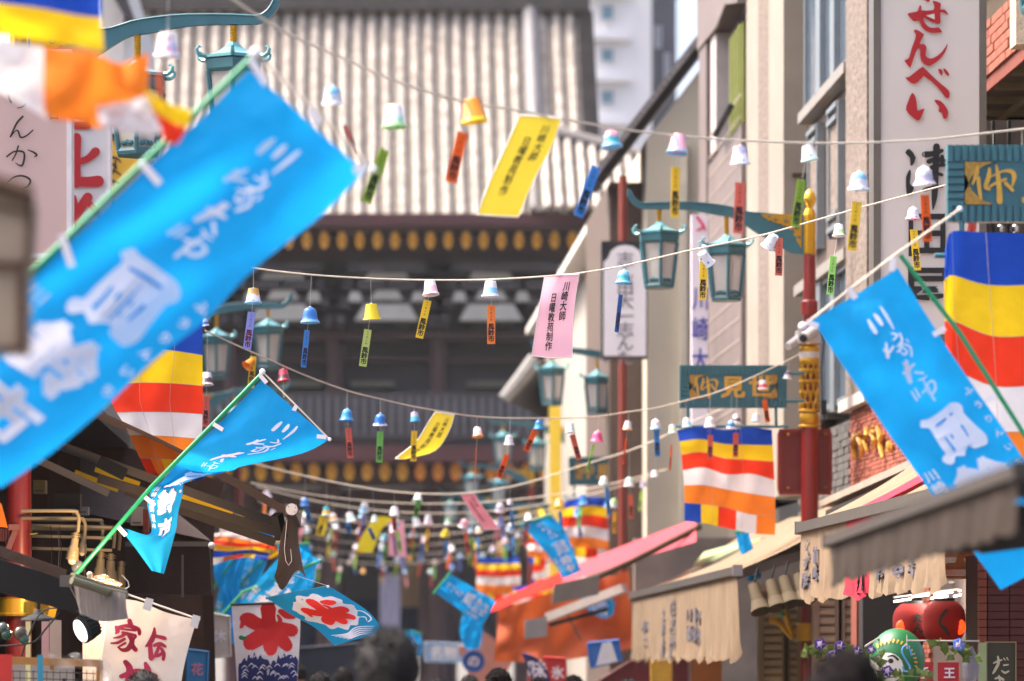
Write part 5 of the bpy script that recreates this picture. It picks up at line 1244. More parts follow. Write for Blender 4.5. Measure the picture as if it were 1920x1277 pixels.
far_banner('small blue streamer caught on the beige awning under the striped flag', [[(1380,1000),(1392,1000),(1404,998)],[(1386,1030),(1400,1030),(1412,1026)],[(1400,1060),(1412,1058),(1425,1052)],[(1402,1090),(1415,1088),(1428,1082)]], 33.5, [(1378,998),(1406,996)], 8, False)
far_banner('pale blue bunting crumpled over the distant awning arm', [[(1096,1115),(1115,1108),(1130,1112)],[(1090,1130),(1120,1135),(1152,1128)],[(1108,1148),(1130,1160),(1150,1152)]], 41, [(1092,1128),(1150,1105)], 9, True)

# ================================================================== STRIPED FLAGS
def striped_flag(label, ctrl, Y, wave=.008, seed=0, nh=None, bands=(0, .165, .33, .5, .665, .835, 1), m=(FB, FY, FR, FW, FO), group='five coloured striped flags', order=None, nlast=5):
    t = thing('striped_flag', label, 'flag', P(ctrl[0][0][0], ctrl[0][0][1], Y), group)
    fn = surf(ctrl, Y, wave, seed=seed)
    names = ('blue', 'yellow', 'red', 'white', 'orange')
    for i in range(5):
        MB().grid(fn, 14, 5, 0, 1, bands[i], bands[i+1]).build('stripe', m[i], t, smooth=True, label=f'{names[i]} stripe')
    x = [0, .2, .4, .6, .8, 1]
    for i in range(5):
        MB().grid(fn, 4, 5, x[i], x[i+1], bands[5], bands[6]).build('square', m[(order or (0, 1, 2, 3, 4))[i]], t, smooth=True, label=f'{names[(order or (0,1,2,3,4))[i]]} end square')
    sm = MB()
    for b in bands[1:-1]:
        sm.tube([off(fn, i/14, b, .0015) for i in range(15)], .0013, 4, False)
    for q in (.33, .66): sm.tube([off(fn, q, i/14, .0015) for i in range(15)], .0010, 4, False)
    sm.build('seam', mat('seam_thread', '#b8a89c', .8), t)
    return t, fn
striped_flag('large striped flag in sunlight hanging above the beige awnings, all squares visible', [[(1270,806),(1312,800,.03),(1358,806,-.03),(1405,802,.03),(1448,806)],[(1276,840,-.02),(1316,836,.03),(1360,846,-.03),(1408,850,.03),(1450,850)],[(1280,882),(1320,876,.03),(1362,890,-.04),(1410,888,.03),(1452,900)],[(1283,926),(1322,928,.03),(1364,934,-.03),(1410,946,.03),(1453,950)],[(1284,976),(1322,982,.0),(1362,990,0),(1408,1000),(1454,1003)]], 29.85, .02, 1)
striped_flag('close striped flag cut off by the right edge, its deep blue stripe under the nameboard', [[(1772,470),(1785,434),(1850,436),(1960,440)],[(1770,560),(1790,560,.02),(1860,585),(1970,580)],[(1775,700),(1800,700),(1870,725),(1980,720)],[(1790,800),(1815,840),(1880,850),(1990,850)],[(1830,950),(1860,960),(1920,965),(2000,965)]], 16.6, .01, 2)
striped_flag('second striped flag, blurred and billowing below the farther nameboard', [[(1062,938),(1115,932,-.05),(1170,944)],[(1050,970),(1110,966,.08),(1168,978)],[(1052,1008),(1108,1008,-.05),(1168,1022)],[(1056,1042),(1110,1046),(1166,1048)]], 44.8, .05, 3)
striped_flag('distant small striped flag over the orange tarpaulin', [[(896,1046),(935,1046),(973,1046)],[(894,1080),(935,1082),(976,1080)],[(893,1130),(935,1132),(975,1130)]], 59.8, .06, 4)
striped_flag('large striped flag on the left behind the brown awning, its lower corner folded back', [[(205,590),(300,588),(380,596)],[(208,670),(300,668),(380,680)],[(206,745,-.03),(290,742,.02),(380,745)],[(235,800,-.06),(300,800,.0),(379,806)],[(258,850,-.06),(310,852,.02),(379,856)],[(282,900),(330,905),(380,900)]], 21.9, .012, 5, order=(2, 4, 1, 1, 0))
# billowing near flag, top left corner
t = thing('striped_flag', 'near out of focus striped flag billowing across the top left corner', 'flag', P(-30, -60, 10.4), 'five coloured striped flags')
f1 = surf([[(-120,-120,0),(40,-118,.1),(192,-116)],[(-120,-20,0),(40,0,.06),(190,22)],[(-120,60,0),(50,70,.1),(196,100)]], 10.4, .01)
MB().grid(f1, 12, 6, 0, 1, 0, .56).build('stripe', FB, t, smooth=True, label='blue stripe'); MB().grid(f1, 12, 6, 0, 1, .56, 1).build('stripe', FY, t, smooth=True, label='yellow stripe')
f2 = surf([[(-120,58),(-20,72,-.05),(84,90)],[(-120,110),(-20,130,-.05),(84,150)],[(-120,160),(-20,165),(90,225)]], 10.3, .01); MB().grid(f2, 8, 8).build('stripe', FW, t, smooth=True, label='white stripe')
f3 = surf([[(82,86,0),(170,98,-.08),(225,118,.02),(278,100,0)],[(82,150),(165,160,-.06),(230,165),(277,160)],[(86,215),(150,215),(235,195),(268,192)],[(120,225),(160,235),(190,238),(192,205)]], 10.25, .01); MB().grid(f3, 12, 8).build('stripe', FO, t, smooth=True, label='orange fluttering end')
f4 = surf([[(180,200),(230,192),(272,180)],[(190,235),(240,225),(290,215)],[(245,250),(280,252),(305,250)]], 10.2, .01); MB().grid(f4, 6, 6).build('square', FW, t, smooth=True, label='white end square')
f5 = surf([[(272,165),(310,190),(360,208)],[(285,205),(320,228),(352,240)]], 10.15, .005); MB().grid(f5, 6, 4).build('square', FY, t, smooth=True, label='yellow end square')
f6 = surf([[(282,205),(315,225),(350,242)],[(300,232),(322,245),(342,255)],[(305,262),(320,268),(332,272)]], 10.13, .005); MB().grid(f6, 6, 4).build('square', FR, t, smooth=True, label='red end square')
MB().tube([P(297, 135, 10.3), P(301, 180, 10.3)], .006, 6).build('hanging_ribbon', FO, t)
# far flags left of centre
striped_flag('crumpled striped flag between the brown awnings, mostly orange', [[(400,1000),(430,998,.1),(470,1010),(500,1012)],[(402,1020),(435,1025),(475,1025,.1),(505,1030)],[(398,1060),(430,1050,.1),(460,1045),(500,1052)]], 31, .05, 6, m=(FW, FO, FR, FY, FB))
striped_flag('orange and white striped flag edge on left of the yellow sign', [[(995,1012),(1010,1014),(1022,1012)],[(1000,1060),(1008,1058),(1022,1056)],[(998,1098),(1010,1100),(1018,1096)]], 52, .03, 7, m=(FB, FO, FO, FR, FW))

far_banner('bright blurred blue banner right of the brown valance, lower half white', [[(520,1020),(548,1018),(580,1022)],[(528,1080),(560,1075),(592,1078)],[(500,1130),(540,1128),(575,1130)]], 34, [(582,1020),(505,1020)], 11)
far_banner('narrow blue banner crossing behind the crumpled striped flag', [[(440,1040),(470,1030),(505,1040)],[(420,1085),(455,1090),(485,1092)],[(404,1140),(430,1150),(455,1150)],[(410,1200),(430,1205),(450,1210)]], 37, [(508,1035),(400,1150)], 12)
far_banner('small blue banner hanging left of the tilted banner near the gate columns', [[(758,1185),(772,1182),(788,1188)],[(755,1205),(772,1208),(790,1210)],[(762,1228),(775,1230),(788,1232)]], 52, [(756,1184),(792,1188)], 13, True)
far_banner('blue banner corner below the tilted banner by the salmon cloth', [[(868,1150),(885,1155),(902,1150)],[(862,1180),(882,1185),(905,1182)],[(870,1215),(885,1218),(900,1215)]], 44, [(866,1148),(905,1150)], 14, False)
striped_flag('blurred striped flag low behind the orange tarpaulin edge', [[(962,1100),(1000,1098),(1040,1096)],[(962,1125),(1000,1122),(1040,1120)],[(965,1142),(1000,1140),(1040,1130)]], 56, .06, 15)
striped_flag('orange and red striped flag bundle behind the brown valance tip', [[(415,978),(450,985),(490,1000),(530,1002)],[(412,1010),(452,1015),(492,1022),(530,1020)],[(408,1045),(450,1042),(490,1050),(525,1040)]], 38, .08, 16, m=(FO, FW, FO, FR, FY))
striped_flag('small striped flag half hidden by the curved blue banner', [[(990,985),(1020,985),(1046,988)],[(990,1020),(1018,1022),(1044,1020)],[(992,1055),(1018,1060),(1042,1056)]], 50, .05, 17)

# ================================================================== 氷 BANNERS
def kori_ink(cx, cy, s):
    """brush 氷 as fat petals around a stem; s = pixel size"""
    ik = Ink(); q = lambda x, y: (cx + x*s, cy + y*s); S = lambda pts, wd: ik.stroke([q(*p) for p in pts], [v*s for v in wd])
    S([(.0,-.36),(.0,-.15),(.02,.1),(.03,.36)], (.27,.24,.30,.26)); S([(-.04,.0),(-.22,-.06),(-.35,-.17)], (.22,.26,.27)); S([(-.42,-.1),(-.46,.0)], (.1,.06))
    S([(-.02,.14),(-.18,.2),(-.32,.28)], (.26,.28,.26)); S([(.06,.08),(.2,.2),(.33,.33)], (.26,.26,.2)); S([(.04,.0),(.22,.02),(.40,.06)], (.2,.22,.24)); S([(.22,-.30),(.32,-.25),(.42,-.22)], (.12,.19,.13)); S([(.16,-.22),(.20,-.12),(.16,-.02)], (.05,.08,.07))
    return ik
kb = thing('ice_banner', 'white hanging banner with big red 氷 character above dark blue waves', 'banner', P(500, 1132, 24.5))
fk = surf([[(434,1134),(500,1128,.0),(563,1130)],[(437,1180),(502,1178,.03),(563,1180)],[(442,1240),(502,1240,-.02),(560,1238)],[(446,1310),(504,1312),(556,1308)]], 24.5, .004)
MB().grid(fk, 10, 14).build('cloth', cloth('ice_white_cloth', '#dcd6d8', .3), kb, smooth=True)
inv = lambda x, y: ((x - 434)/129.0, (y - 1130)/180.0)
ik = kori_ink(501, 1186, 112); ik.xf(inv); ik.lay('lettering', lambda x, y, d: off(fk, x, y, d), mat('signal_red_print', '#d41c1c', .7, vary=.04, trans=.2), kb, cuts=(5, 6), d=.004, clip=True)
ik = Ink(); w_ = [(436,1310),(438,1262)] + [(440 + i*4, 1254 - 14*abs(math.sin(i*.19)) + 4*math.sin(i*2.1) + 3*math.sin(i*3.7)) for i in range(30)] + [(562,1250),(562,1310)]
ik.poly(w_, 1); ik.xf(inv); ik.lay('wave_print', lambda x, y, d: off(fk, x, y, d), mat('navy_print', '#1c2766', .7, trans=.1), kb, cuts=(5, 6), d=.003, clip=True)
ik = Ink(); rr = random.Random(5)
for i in range(26):
    x = 444 + rr.random()*110; y = 1256 + rr.random()*24; ik.stroke([(x, y), (x + 6, y - 4), (x + 12, y)], [1.2, 2.2, .8])
for i in range(14): x = 462 + rr.random()*90; y = 1232 + rr.random()*14; ik.stroke([(x, y), (x + 2, y - 2)], [2, 1.5])
ik.xf(inv); ik.lay('foam_print', lambda x, y, d: off(fk, x, y, d), INK_W, kb, d=.008, clip=True)
MB().tube([P(432, 1134, 24.5), P(565, 1129, 24.5)], .008, 6).build('rod', BLACK, kb)
MB().prism([(447,1194),(452,1191),(459,1194),(464,1191),(463,1197),(456,1201),(449,1199)], lambda x, y, s: P(x, y, 24.4) + Vector((0, -.012*(1-s), 0))).build('leaf_print', mat('leaf_green_print', '#1c6a3c', .7), kb)
# blue 氷 flag, sharp
kf = thing('ice_flag', 'sharp blue flag with red 氷 in a white cloud, swinging under the brown valance', 'flag', P(560, 1105, 21.0))
ff = surf([[(500,1121,.0),(558,1110,-.02),(617,1099,.0)],[(545,1152,.02),(600,1140,-.03),(654,1122,.0)],[(592,1178,.02),(640,1165,.0),(694,1150,.02)],[(627,1211,.0),(672,1198,-.02),(724,1189,.02)]], 21.0, .003)
MB().grid(ff, 14, 20).build('cloth', cloth('turquoise_cloth', '#1a8fc0', .4), kf, smooth=True)
ik = Ink()
pts = [(.5 + (.40 + .035*math.sin(a*9) + .02*math.sin(a*17+1))*math.cos(a), .44 + (.36 + .03*math.sin(a*11+2))*math.sin(a)) for a in [2*math.pi*i/64 for i in range(64)]]
ik.poly(pts); ik.lay('cloud_print', lambda x, y, d: off(ff, x, y, d), mat('cloud_white_print', '#e6e0e0', .7, trans=.3), kf, cuts=(6, 8), d=.002)
ik = kori_ink(.5, .44, .60); ik.lay('lettering', lambda x, y, d: off(ff, x, y, d), mat('bright_red_print', '#e8281c', .7, vary=.04, trans=.3), kf, cuts=(6, 8), d=.0045, label='red 氷 character')
ik = Ink()
for k in range(5): ik.stroke([(.12 + .1*k*.5, .84 + .03*k), (.4, .88 + .02*k), (.62, .82 + .03*k), (.9 - .04*k, .86 + .025*k)], [.008, .02, .016, .006])
ik.stroke([(.82,.55),(.93,.6),(.95,.74),(.86,.78)], [.008,.025,.025,.01]); ik.stroke([(.8,.68),(.88,.7),(.86,.76)], [.006,.02,.008])
ik.lay('wave_print', lambda x, y, d: off(ff, x, y, d), INK_W, kf, cuts=(6, 8), d=.002)
MB().tube([P(498, 1122, 21), P(618, 1099, 21)], .006, 8).build('top_rod', mat('teal_rod', '#1a6a7c', .4), kf); MB().sphere(P(615, 1100, 20.98), .008, 8).build('rod_cap', WHITE_P, kf)
MB().tube([P(500, 1121, 21), P(522, 1095, 21)], .0012, 4).tube([P(616, 1099, 21), P(552, 1078, 21)], .0012, 4).build('thread', THREAD, kf)

# 家伝 banner
jb = thing('shop_banner', 'off white cloth banner with crimson 家伝 characters hanging on a sloping line', 'banner', P(280, 1120, 19.8))
fj = surf([[(205,1120,.02),(262,1128,.0),(310,1148,.02),(369,1162,.0)],[(198,1180,.02),(258,1186,.0),(305,1192,.02),(356,1205)],[(190,1240),(250,1245,.02),(300,1248),(345,1250)],[(180,1300),(246,1302),(298,1303),(336,1304)]], 19.8, .006)
MB().grid(fj, 14, 14).build('cloth', mat('aged_white_cloth', '#cdc5be', .85, vary=.12, scale=5, trans=.25, bump=.2, bscale=12, grime=.12), jb, smooth=True)
MB().tube([P(232, 1112, 19.75), P(300, 1136, 19.75), P(375, 1162, 19.75)], .006, 6).build('line', CORD, jb)
for (x, y) in ((274, 1120), (362, 1152)):
    MB().prism([(x, y), (x + 14, y + 4), (x + 8, y + 27), (x - 7, y + 22)], lambda a, b, s: P(a, b, 19.7) + Vector((0, .004*s, 0))).build('fabric_loop', mat('loop_cloth', '#c9c1ba', .85), jb)
Z5_ = lambda x, y: (x/4.8, 1090 + y/4.8)
CR = mat('crimson_print', '#a8143a', .7, vary=.06, trans=.1)
ik = Ink(); S = lambda pts, wd: ik.stroke([Z5_(*p) for p in pts], [q*1.3/4.8 for q in wd])
S([(1140,365),(1145,400)], (30,34)); S([(1030,410),(1040,450),(1028,470)], (16,30,14)); S([(1040,420),(1120,408),(1205,440),(1215,480)], (20,26,30,24)); S([(1060,432),(1180,450)],(14,16))
S([(1080,465),(1130,480),(1180,490)], (20,24,16)); S([(1110,470),(1060,500),(1010,510)], (20,20,10)); S([(1125,485),(1150,540),(1120,600),(1080,615),(1050,600)], (26,34,34,26,14)); S([(1090,520),(1040,550),(990,555)], (20,20,12)); S([(1095,555),(1040,590)], (18,12)); S([(1180,500),(1150,545),(1160,590),(1180,615)], (20,20,30,30))
S([(1370,440),(1360,500),(1320,560),(1275,590)], (20,40,40,14)); S([(1325,540),(1320,600),(1325,690)], (30,36,40)); S([(1380,510),(1470,530)], (24,30)); S([(1360,590),(1420,580),(1470,600)], (22,28,20)); S([(1410,600),(1380,650),(1350,690)], (24,26,16)); S([(1360,680),(1410,670),(1450,640)], (18,22,16)); S([(1430,620),(1450,660),(1440,705)], (22,28,26))
S([(1055,850),(1150,815),(1240,815),(1350,850)], (30,46,46,36)); S([(1095,720),(1125,780),(1110,890),(1110,980)], (34,46,46,46)); S([(1270,740),(1285,800),(1270,900),(1265,980)], (30,50,50,44)); S([(1100,960),(1260,960)], (40,40))
invj = lambda x, y: ((x - (205 - (y - 1120)*.13))/(164 - max(0, y - 1150)*.08), (y - 1120 - (x - 200)*.22)/(180 - (x - 200)*.2))
ik.xf(invj); ik.lay('lettering', lambda x, y, d: off(fj, x, y, d), CR, jb, cuts=(6, 6), d=.004, clip=True)

# ================================================================== AWNINGS
def scallop(fn, n, depth):
    pass
def valance(parent, p0, p1, drop, m, Yf=None, teeth=12, wave=.05, nu=80, seed=0, name='valance', lean=0.0, tooth=.09, segs=None):
    """hanging cloth strip between world points, rippled, with a scalloped hem"""
    p0 = Vector(p0); p1 = Vector(p1); d = (p1 - p0); nrm = Vector((d.y, -d.x, 0)).normalized()
    def fn(u, v):
        b = p0.lerp(p1, u); ph = u*teeth
        frac = ph - math.floor(ph); hem = tooth*(1 - abs(2*frac - 1)**1.5)
        jit = .5 + .5*math.sin(math.floor(ph)*2.7 + seed)
        L_ = drop + tooth*(.35 + .65*jit)*(1 - abs(2*frac - 1))**.8
        hs = max(0, (v - .85)/.15); z = v*drop + (L_ - drop)*hs; amp = wave*v*.6
        o = nrm*(amp*(math.sin(ph*2*math.pi*.97 + seed) *.6 + .5*math.sin(ph*2.3 + seed*2)) + .3*math.sin(ph*19 + seed)*wave*v + tooth*.22*hs**1.5*math.sin(2*math.pi*frac + jit) + lean*v)
        return b + Vector((0, 0, -z)) + o
    for a_, b_, mm in (segs or ((0, 1, m),)): MB().grid(fn, int(nu*(b_ - a_)), 16, a_, b_).build(name, mm, parent, smooth=True)
    return fn
def awning(label, rail0, rail1, wall0, wall1, m, drop, railm=ALU, teeth=14, txt=None, segs=None, rs=1.0, wave=.05, seed=0, tooth=.07, lean=0.0, group='shop awnings over the pavement'):
    r0, r1, w0, w1 = map(Vector, (rail0, rail1, wall0, wall1))
    t = thing('awning', label, 'awning', r0, group)
    def top(u, v):
        return r0.lerp(r1, u).lerp(w0.lerp(w1, u), v) + Vector((0, 0, -.06*math.sin(math.pi*v) + .008*math.sin(u*40 + v*3)))
    MB().grid(top, 30, 10).build('canopy', m, t, smooth=True)
    dd = (r1 - r0).normalized()
    MB().bar(r0 - dd*.03, r1 + dd*.03, .06*rs, .062*rs).build('front_rail', railm, t)
    for e0, e1 in ((r0 - dd*.05, r0 - dd*.032), (r1 + dd*.032, r1 + dd*.05)): MB().bar(e0, e1, .075*rs, .085*rs).build('end_cap', mat('grey_end_cap', '#8a8582', .5) if rs == 1 else railm, t)
    for u in (.02, .5, .98):
        a = r0.lerp(r1, u) + Vector((0, 0, -.03)); b = w0.lerp(w1, u) + Vector((0, 0, -.28)); e = a.lerp(b, .5) + Vector((0, 0, -.02)); MB().bar(a, e, .05, .07).bar(e, b, .06, .085).build('folding_arm', railm, t)
    f = valance(t, r0 + Vector((0, 0, -.028*rs)), r1 + Vector((0, 0, -.028*rs)), drop, m, None, teeth, wave, teeth*8, seed, tooth=tooth, lean=lean, segs=segs)
    return t, f
def RP(X, px, py):
    """point in the vertical plane x = X seen at the photo pixel"""
    Y = F*X/(px - VX); return Vector((X, Y, CZ + (VY - py)*Y/F))
# A: beige awning, middle right, with lettering
a0, a1 = RP(2.9, 1382, 1070), RP(2.9, 1186, 1117)
vinyl = mat('slate_print', '#5b5660', .8, vary=.1)
t, f = awning('beige awning with lettering on its scalloped valance, left of the red post', a0, a1, (4.0, a0.y, a0.z + .62), (4.0, a1.y, a1.z + .62), BEIGE_AW, .58, teeth=26, wave=.03, seed=1, tooth=.09)
ik = Ink(); L_ = (a1 - a0).length
ql = lambda st, u, v, sz, stp: [ik.text(ch, u - i*stp, v, sz, -1.0, bold=.05) for i, ch in enumerate(st)]
# u runs from the near end (right) to the far end (left): mirror glyphs in u
sx_ = .32/L_*1.0
def vt(st, u, v, sz, wid, rows=1, bold=.05):
    for i, ch in enumerate(st):
        vs, fs = glyph(ch, .006)
        for dx in ((-.035, 0, .035) if bold > .02 else (0,)): ik.put([(u - (a_ + dx)*wid, v + i*sz*1.05 - b_*sz) for a_, b_ in vs], fs)
vt('久寿', .37, .45, .26, .09); vt('餅', .30, .62, .26, .07); vt('元祖', .40, .70, .2, .05)
vt('本家', .60, .33, .24, .05); vt('住吉屋', .595, .36, .22, .05); vt('総本店', .66, .4, .2, .035); vt('名物', .84, .5, .26, .09)
ik = Ink()
vt('川崎', .36, .45, .25, .10); vt('名物', .30, .50, .25, .07); vt('住吉屋', .53, .28, .27, .06); vt('大師前', .63, .36, .24, .035); vt('お土', .83, .52, .22, .10)
ik.lay('lettering', lambda x, y, d: off(f, x, y, d), vinyl, t, cuts=(72, 8), d=.01, clip=True)
# B: nearer beige awning
PKR = mat('faded_red_cloth', '#c8384a', .85, vary=.08, trans=.25, spec=.2)
b0, b1 = RP(2.9, 1768, 924), RP(2.9, 1502, 990)
t, f = awning('beige awning with red central stripe beside the shop window, valance flapping', b0, b1, (4.0, b0.y, b0.z + .72), (4.0, b1.y, b1.z + .72), BEIGE_AW, .41, teeth=18, wave=.035, seed=2, tooth=.06, segs=((0, .44, BEIGE_AW), (.44, .62, PKR), (.62, 1, BEIGE_AW)))
ik = Ink(); vt('くず餅', .93, .25, .25, .045); vt('甘味', .86, .4, .27, .04); vt('名物', .36, .5, .25, .06); vt('あめ', .26, .5, .25, .06); vt('久寿', .16, .5, .25, .05)
ik.lay('lettering', lambda x, y, d: off(f, x, y, d), vinyl, t, cuts=(72, 8), d=.012, clip=True)
ik = Ink(); ik.text('飴', .5, .78, .4, -.18, bold=.05)
ik.lay('panel_lettering', lambda x, y, d: off(f, min(x,.999), min(y, .999), d), INK_K, t, cuts=(72, 8), d=.012, clip=True)
MB().grid(lambda u, v: (b0.lerp(b1, .44 + .18*u)).lerp(Vector((4.0, b0.y, b0.z + .72)).lerp(Vector((4.0, b1.y, b1.z + .72)), .44 + .18*u), v*.6) + Vector((0, 0, -.06*math.sin(math.pi*v*.6) + .02)), 4, 6).build('canopy_stripe', PKR, t)
# C: near, dark taupe, blurred
c0, c1 = RP(1.62, 1908, 884), RP(1.62, 1556, 1014)
TAU = mat('taupe_awning_cloth', '#3a3029', .9, vary=.12, scale=6, bump=.25, bscale=25, trans=.15, grime=.2, spec=.2)
t, f = awning('near dark taupe awning with ragged flapping valance, out of focus at the right', c0, c1, (2.6, c0.y, c0.z + .34), (2.6, c1.y, c1.z + .34), TAU, .125, teeth=14, wave=.022, seed=4, tooth=.022, rs=.55, railm=mat('taupe_rail', '#352d27', .7, .0))
# pink-red awning further on the right
PNK = mat('pink_awning_cloth', '#c85a66', .85, vary=.06, trans=.35, spec=.2); RDA = mat('red_awning_cloth', '#d42a1c', .85, vary=.06, trans=.35, spec=.2)
t = thing('awning', 'pink and red awning slanting down to the orange tarpaulin', 'awning', P(1070, 1090, 42), 'shop awnings over the pavement')
def pk_(u, v):
    x = 900 + 405*u; return P(x, 1142 - 170*u - 12*math.sin(math.pi*u)*.6 + (14 + 30*u)*v*(1.0), 47 - 10*u - 1.0*v)
MB().grid(lambda u, v: pk_(.38 + .62*u, v), 16, 4).build('canopy', PNK, t, smooth=True)
MB().grid(lambda u, v: pk_(.38*u, v), 10, 4).build('front_edge', RDA, t, smooth=True)
MB().tube([P(1070, 1105, 38.5), P(1190, 1050, 37.5), P(1312, 988, 36.5)], .03, 6).build('front_rail', BROWN_AW, t)
MB().prism([(1040,1095),(1125,1078),(1122,1115),(1035,1133)], lambda x, y, s: P(x, y, 38) + Vector((0, .06*s, 0))).build('grey_panel', mat('grey_brown_panel', '#726a63', .7, vary=.1), t)
t = thing('orange_tarpaulin', 'large orange tarpaulin side curtain below the pink awning', 'tarpaulin', P(1060, 1240, 42))
ORT = mat('orange_tarpaulin_cloth', '#c65a26', .7, vary=.12, scale=1.5, trans=.2, grime=.15)
fo = surf([[(935,1145),(1040,1110,-.1),(1180,1070)],[(932,1190),(1045,1185,.1),(1185,1170)],[(925,1240),(1040,1240,-.05),(1190,1215)]], 42, .05, (14, 5)); MB().grid(fo, 20, 10).build('cloth', ORT, t, smooth=True)
MB().tube([P(1060, 1145, 41.6), P(1090, 1200, 41.5)], .012, 5).build('cord', BROWN_AW, t)
t = thing('awning_support', 'pale folding arm with grey plate in front of the orange tarpaulin', 'awning support', P(1030, 1180, 40.5))
MB().bar(P(1028, 1158, 40.5), P(1172, 1102, 40), .1, .09).build('arm', mat('pale_arm', '#b8aaa2', .5), t); MB().bar(P(1030, 1172, 40.4), P(1140, 1142, 40.3), .05, .04).build('lower_arm', BLACK, t)
MB().prism([(984,1163),(1026,1156),(1026,1193),(984,1198)], lambda x, y, s: P(x, y, 40.3) + Vector((0, .05*s, 0))).build('plate', mat('light_grey_plate', '#928b88', .6), t)
t = thing('green_awning', 'pale green striped awning peeking out above the beige one', 'awning', P(1330, 1040, 36), 'shop awnings over the pavement')
MB().add([P(1300, 1060, 37), P(1425, 1010, 34.5), P(1435, 1003, 36), P(1320, 1035, 39), P(1300, 1066, 37), P(1425, 1016, 34.5), P(1435, 1009, 36), P(1320, 1041, 39)], [(0,1,2,3), (7,6,5,4), (0,4,5,1), (1,5,6,2), (2,6,7,3), (3,7,4,0)]).build('canopy', mat('pale_green_cloth', '#a8b888', .85, trans=.3), t)
MB().bar(P(1300, 1076, 36.8), P(1440, 1012, 34.4), .05, .05).build('front_rail', ALU, t)
t = thing('white_canopy_box', 'off white canopy box above the brick wall with gilded letters', 'canopy', P(1700, 900, 24.6))
MB().bar(RP(3.75, 1560, 945), RP(3.75, 1790, 845), .2, .05).build('top_board', mat('weathered_cream_board', '#98897a', .8, grime=.25), t)
MB().bar(RP(3.7, 1560, 962), RP(3.7, 1790, 866), .1, .04).build('lower_board', DARK, t)

# left brown awning: near end seen from the side
t = thing('awning', 'brown awning on the left seen from below with grey folding arms and hanging brown valance', 'awning', P(545, 955, 20.9), 'shop awnings over the pavement')
GA = mat('grey_brown_arm', '#5a514a', .5, .15, vary=.12, grime=.2)
w0, r0 = P(110, 738, 21.0), P(545, 955, 21.0); w1, r1 = w0 + Vector((0, 1.5, .0)), r0 + Vector((0, 2.3, 0))
def lt_(u, v):
    p = w0.lerp(r0, u).lerp(w1.lerp(r1, u), v); return p + Vector((0, 0, .03*math.sin(math.pi*u)))
MB().grid(lt_, 14, 6).build('canopy', BROWN_AW, t, smooth=True)
MB().bar(r0 + Vector((0, -.03, 0)), r1, .06, .06).build('front_rail', GA, t)
MB().tube([P(547, 955, 20.93), P(547, 955, 20.99)], .032, 16).build('end_cap', mat('white_end_cap', '#d8d2ca', .4), t)
for (dx, dy) in ((-6, -5), (7, -3), (5, 5)): MB().sphere(P(547 + dx, 955 + dy, 20.925), .003, 6).build('screw', BLACK, t)
for (xa, ya, xb, yb, wd, dp) in ((20, 803, 528, 984, .04, .9), (184, 897, 520, 998, .042, 1.2), (235, 920, 516, 1017, .042, 1.6), (20, 838, 204, 925, .034, .5)):
    A2, B2 = P(xa, ya, 21 + dp), P(xb, yb, 21 + dp); MB().bar(A2, B2, wd, wd*1.25).build('folding_arm', GA, t)
MB().bar(P(185, 865, 21.6), P(235, 890, 21.6), .06, .07).build('arm_joint', BLACK, t)
MB().bar(P(518, 965, 21.05), P(528, 1010, 21.1), .05, .06).build('hinge', BLACK, t)
fv = surf([[(540,962,0),(546,960,.3),(552,962,1.2),(557,964,2.6)],[(526,1010,-.05),(545,1005,.3),(552,1010,1.2),(560,1015,2.6)],[(520,1060,-.1),(545,1058,.3),(555,1055,1.2),(568,1062,2.6)],[(514,1082,-.05),(530,1106,.3),(556,1070,1.2),(574,1082,2.6)]], 21, .0)
MB().grid(fv, 16, 12).build('valance', mat('brown_valance_cloth', '#54402f', .8, vary=.2, scale=9, bump=.6, bscale=14, trans=.25), t, smooth=True)
MB().tube([P(*q, 20.9) for q in ((538, 975), (533, 1030), (536, 1052), (541, 1060), (547, 1052), (545, 1030))], .0015, 5).build('loop_cord', THREAD, t)
# yellow / red cloth edges glimpsed between the arms are part of hanging flags behind
t = thing('hanging_bunting', 'yellow and red cloth edges glimpsed between the awning arms', 'bunting', P(330, 920, 24), None)
for (xa, ya, xb, yb, wd, m_) in ((178, 880, 262, 908, .03, FY), (140, 886, 222, 918, .035, FY), (342, 930, 436, 964, .04, FY), (360, 958, 486, 1000, .035, FR), (330, 948, 365, 960, .04, FY), (470, 992, 512, 1008, .03, BLUE_C)):
    MB().bar(P(xa, ya, 23.5), P(xb, yb, 23.5), .01, wd).build('strip', m_, t)
# second dark brown awning / valance behind
t = thing('awning', 'dark brown awning box behind the sharp blue banner with white end cap', 'awning', P(395, 1020, 24), 'shop awnings over the pavement')
DKB2 = mat('chocolate_awning_cloth', '#38261e', .85, vary=.2, scale=4, bump=.3, trans=.08)
MB().prism([(150,950),(300,985),(392,1012),(397,1116),(235,1113),(150,1113)], lambda x, y, s: P(x, y, 24.5) + Vector((0, .25*s, 0))).build('valance', DKB2, t)
MB().add([P(150, 850, 25.5), P(330, 960, 25.5), P(396, 1014, 24.4), P(150, 960, 24.4)], [(0, 1, 2, 3)]).build('canopy', DKB2, t)
MB().bar(P(235, 1020, 24.3), P(395, 1020, 24.3), .03, .03).build('front_rail', GA, t); MB().box(tuple(P(340, 1120, 24.28)), tuple(P(344, 1040, 24.29) + Vector((0, .02, 0)))).build('stay', GA, t)
MB().sphere(P(397, 1023, 24.2), .022, 12).build('end_cap', MATS['white_end_cap'], t)
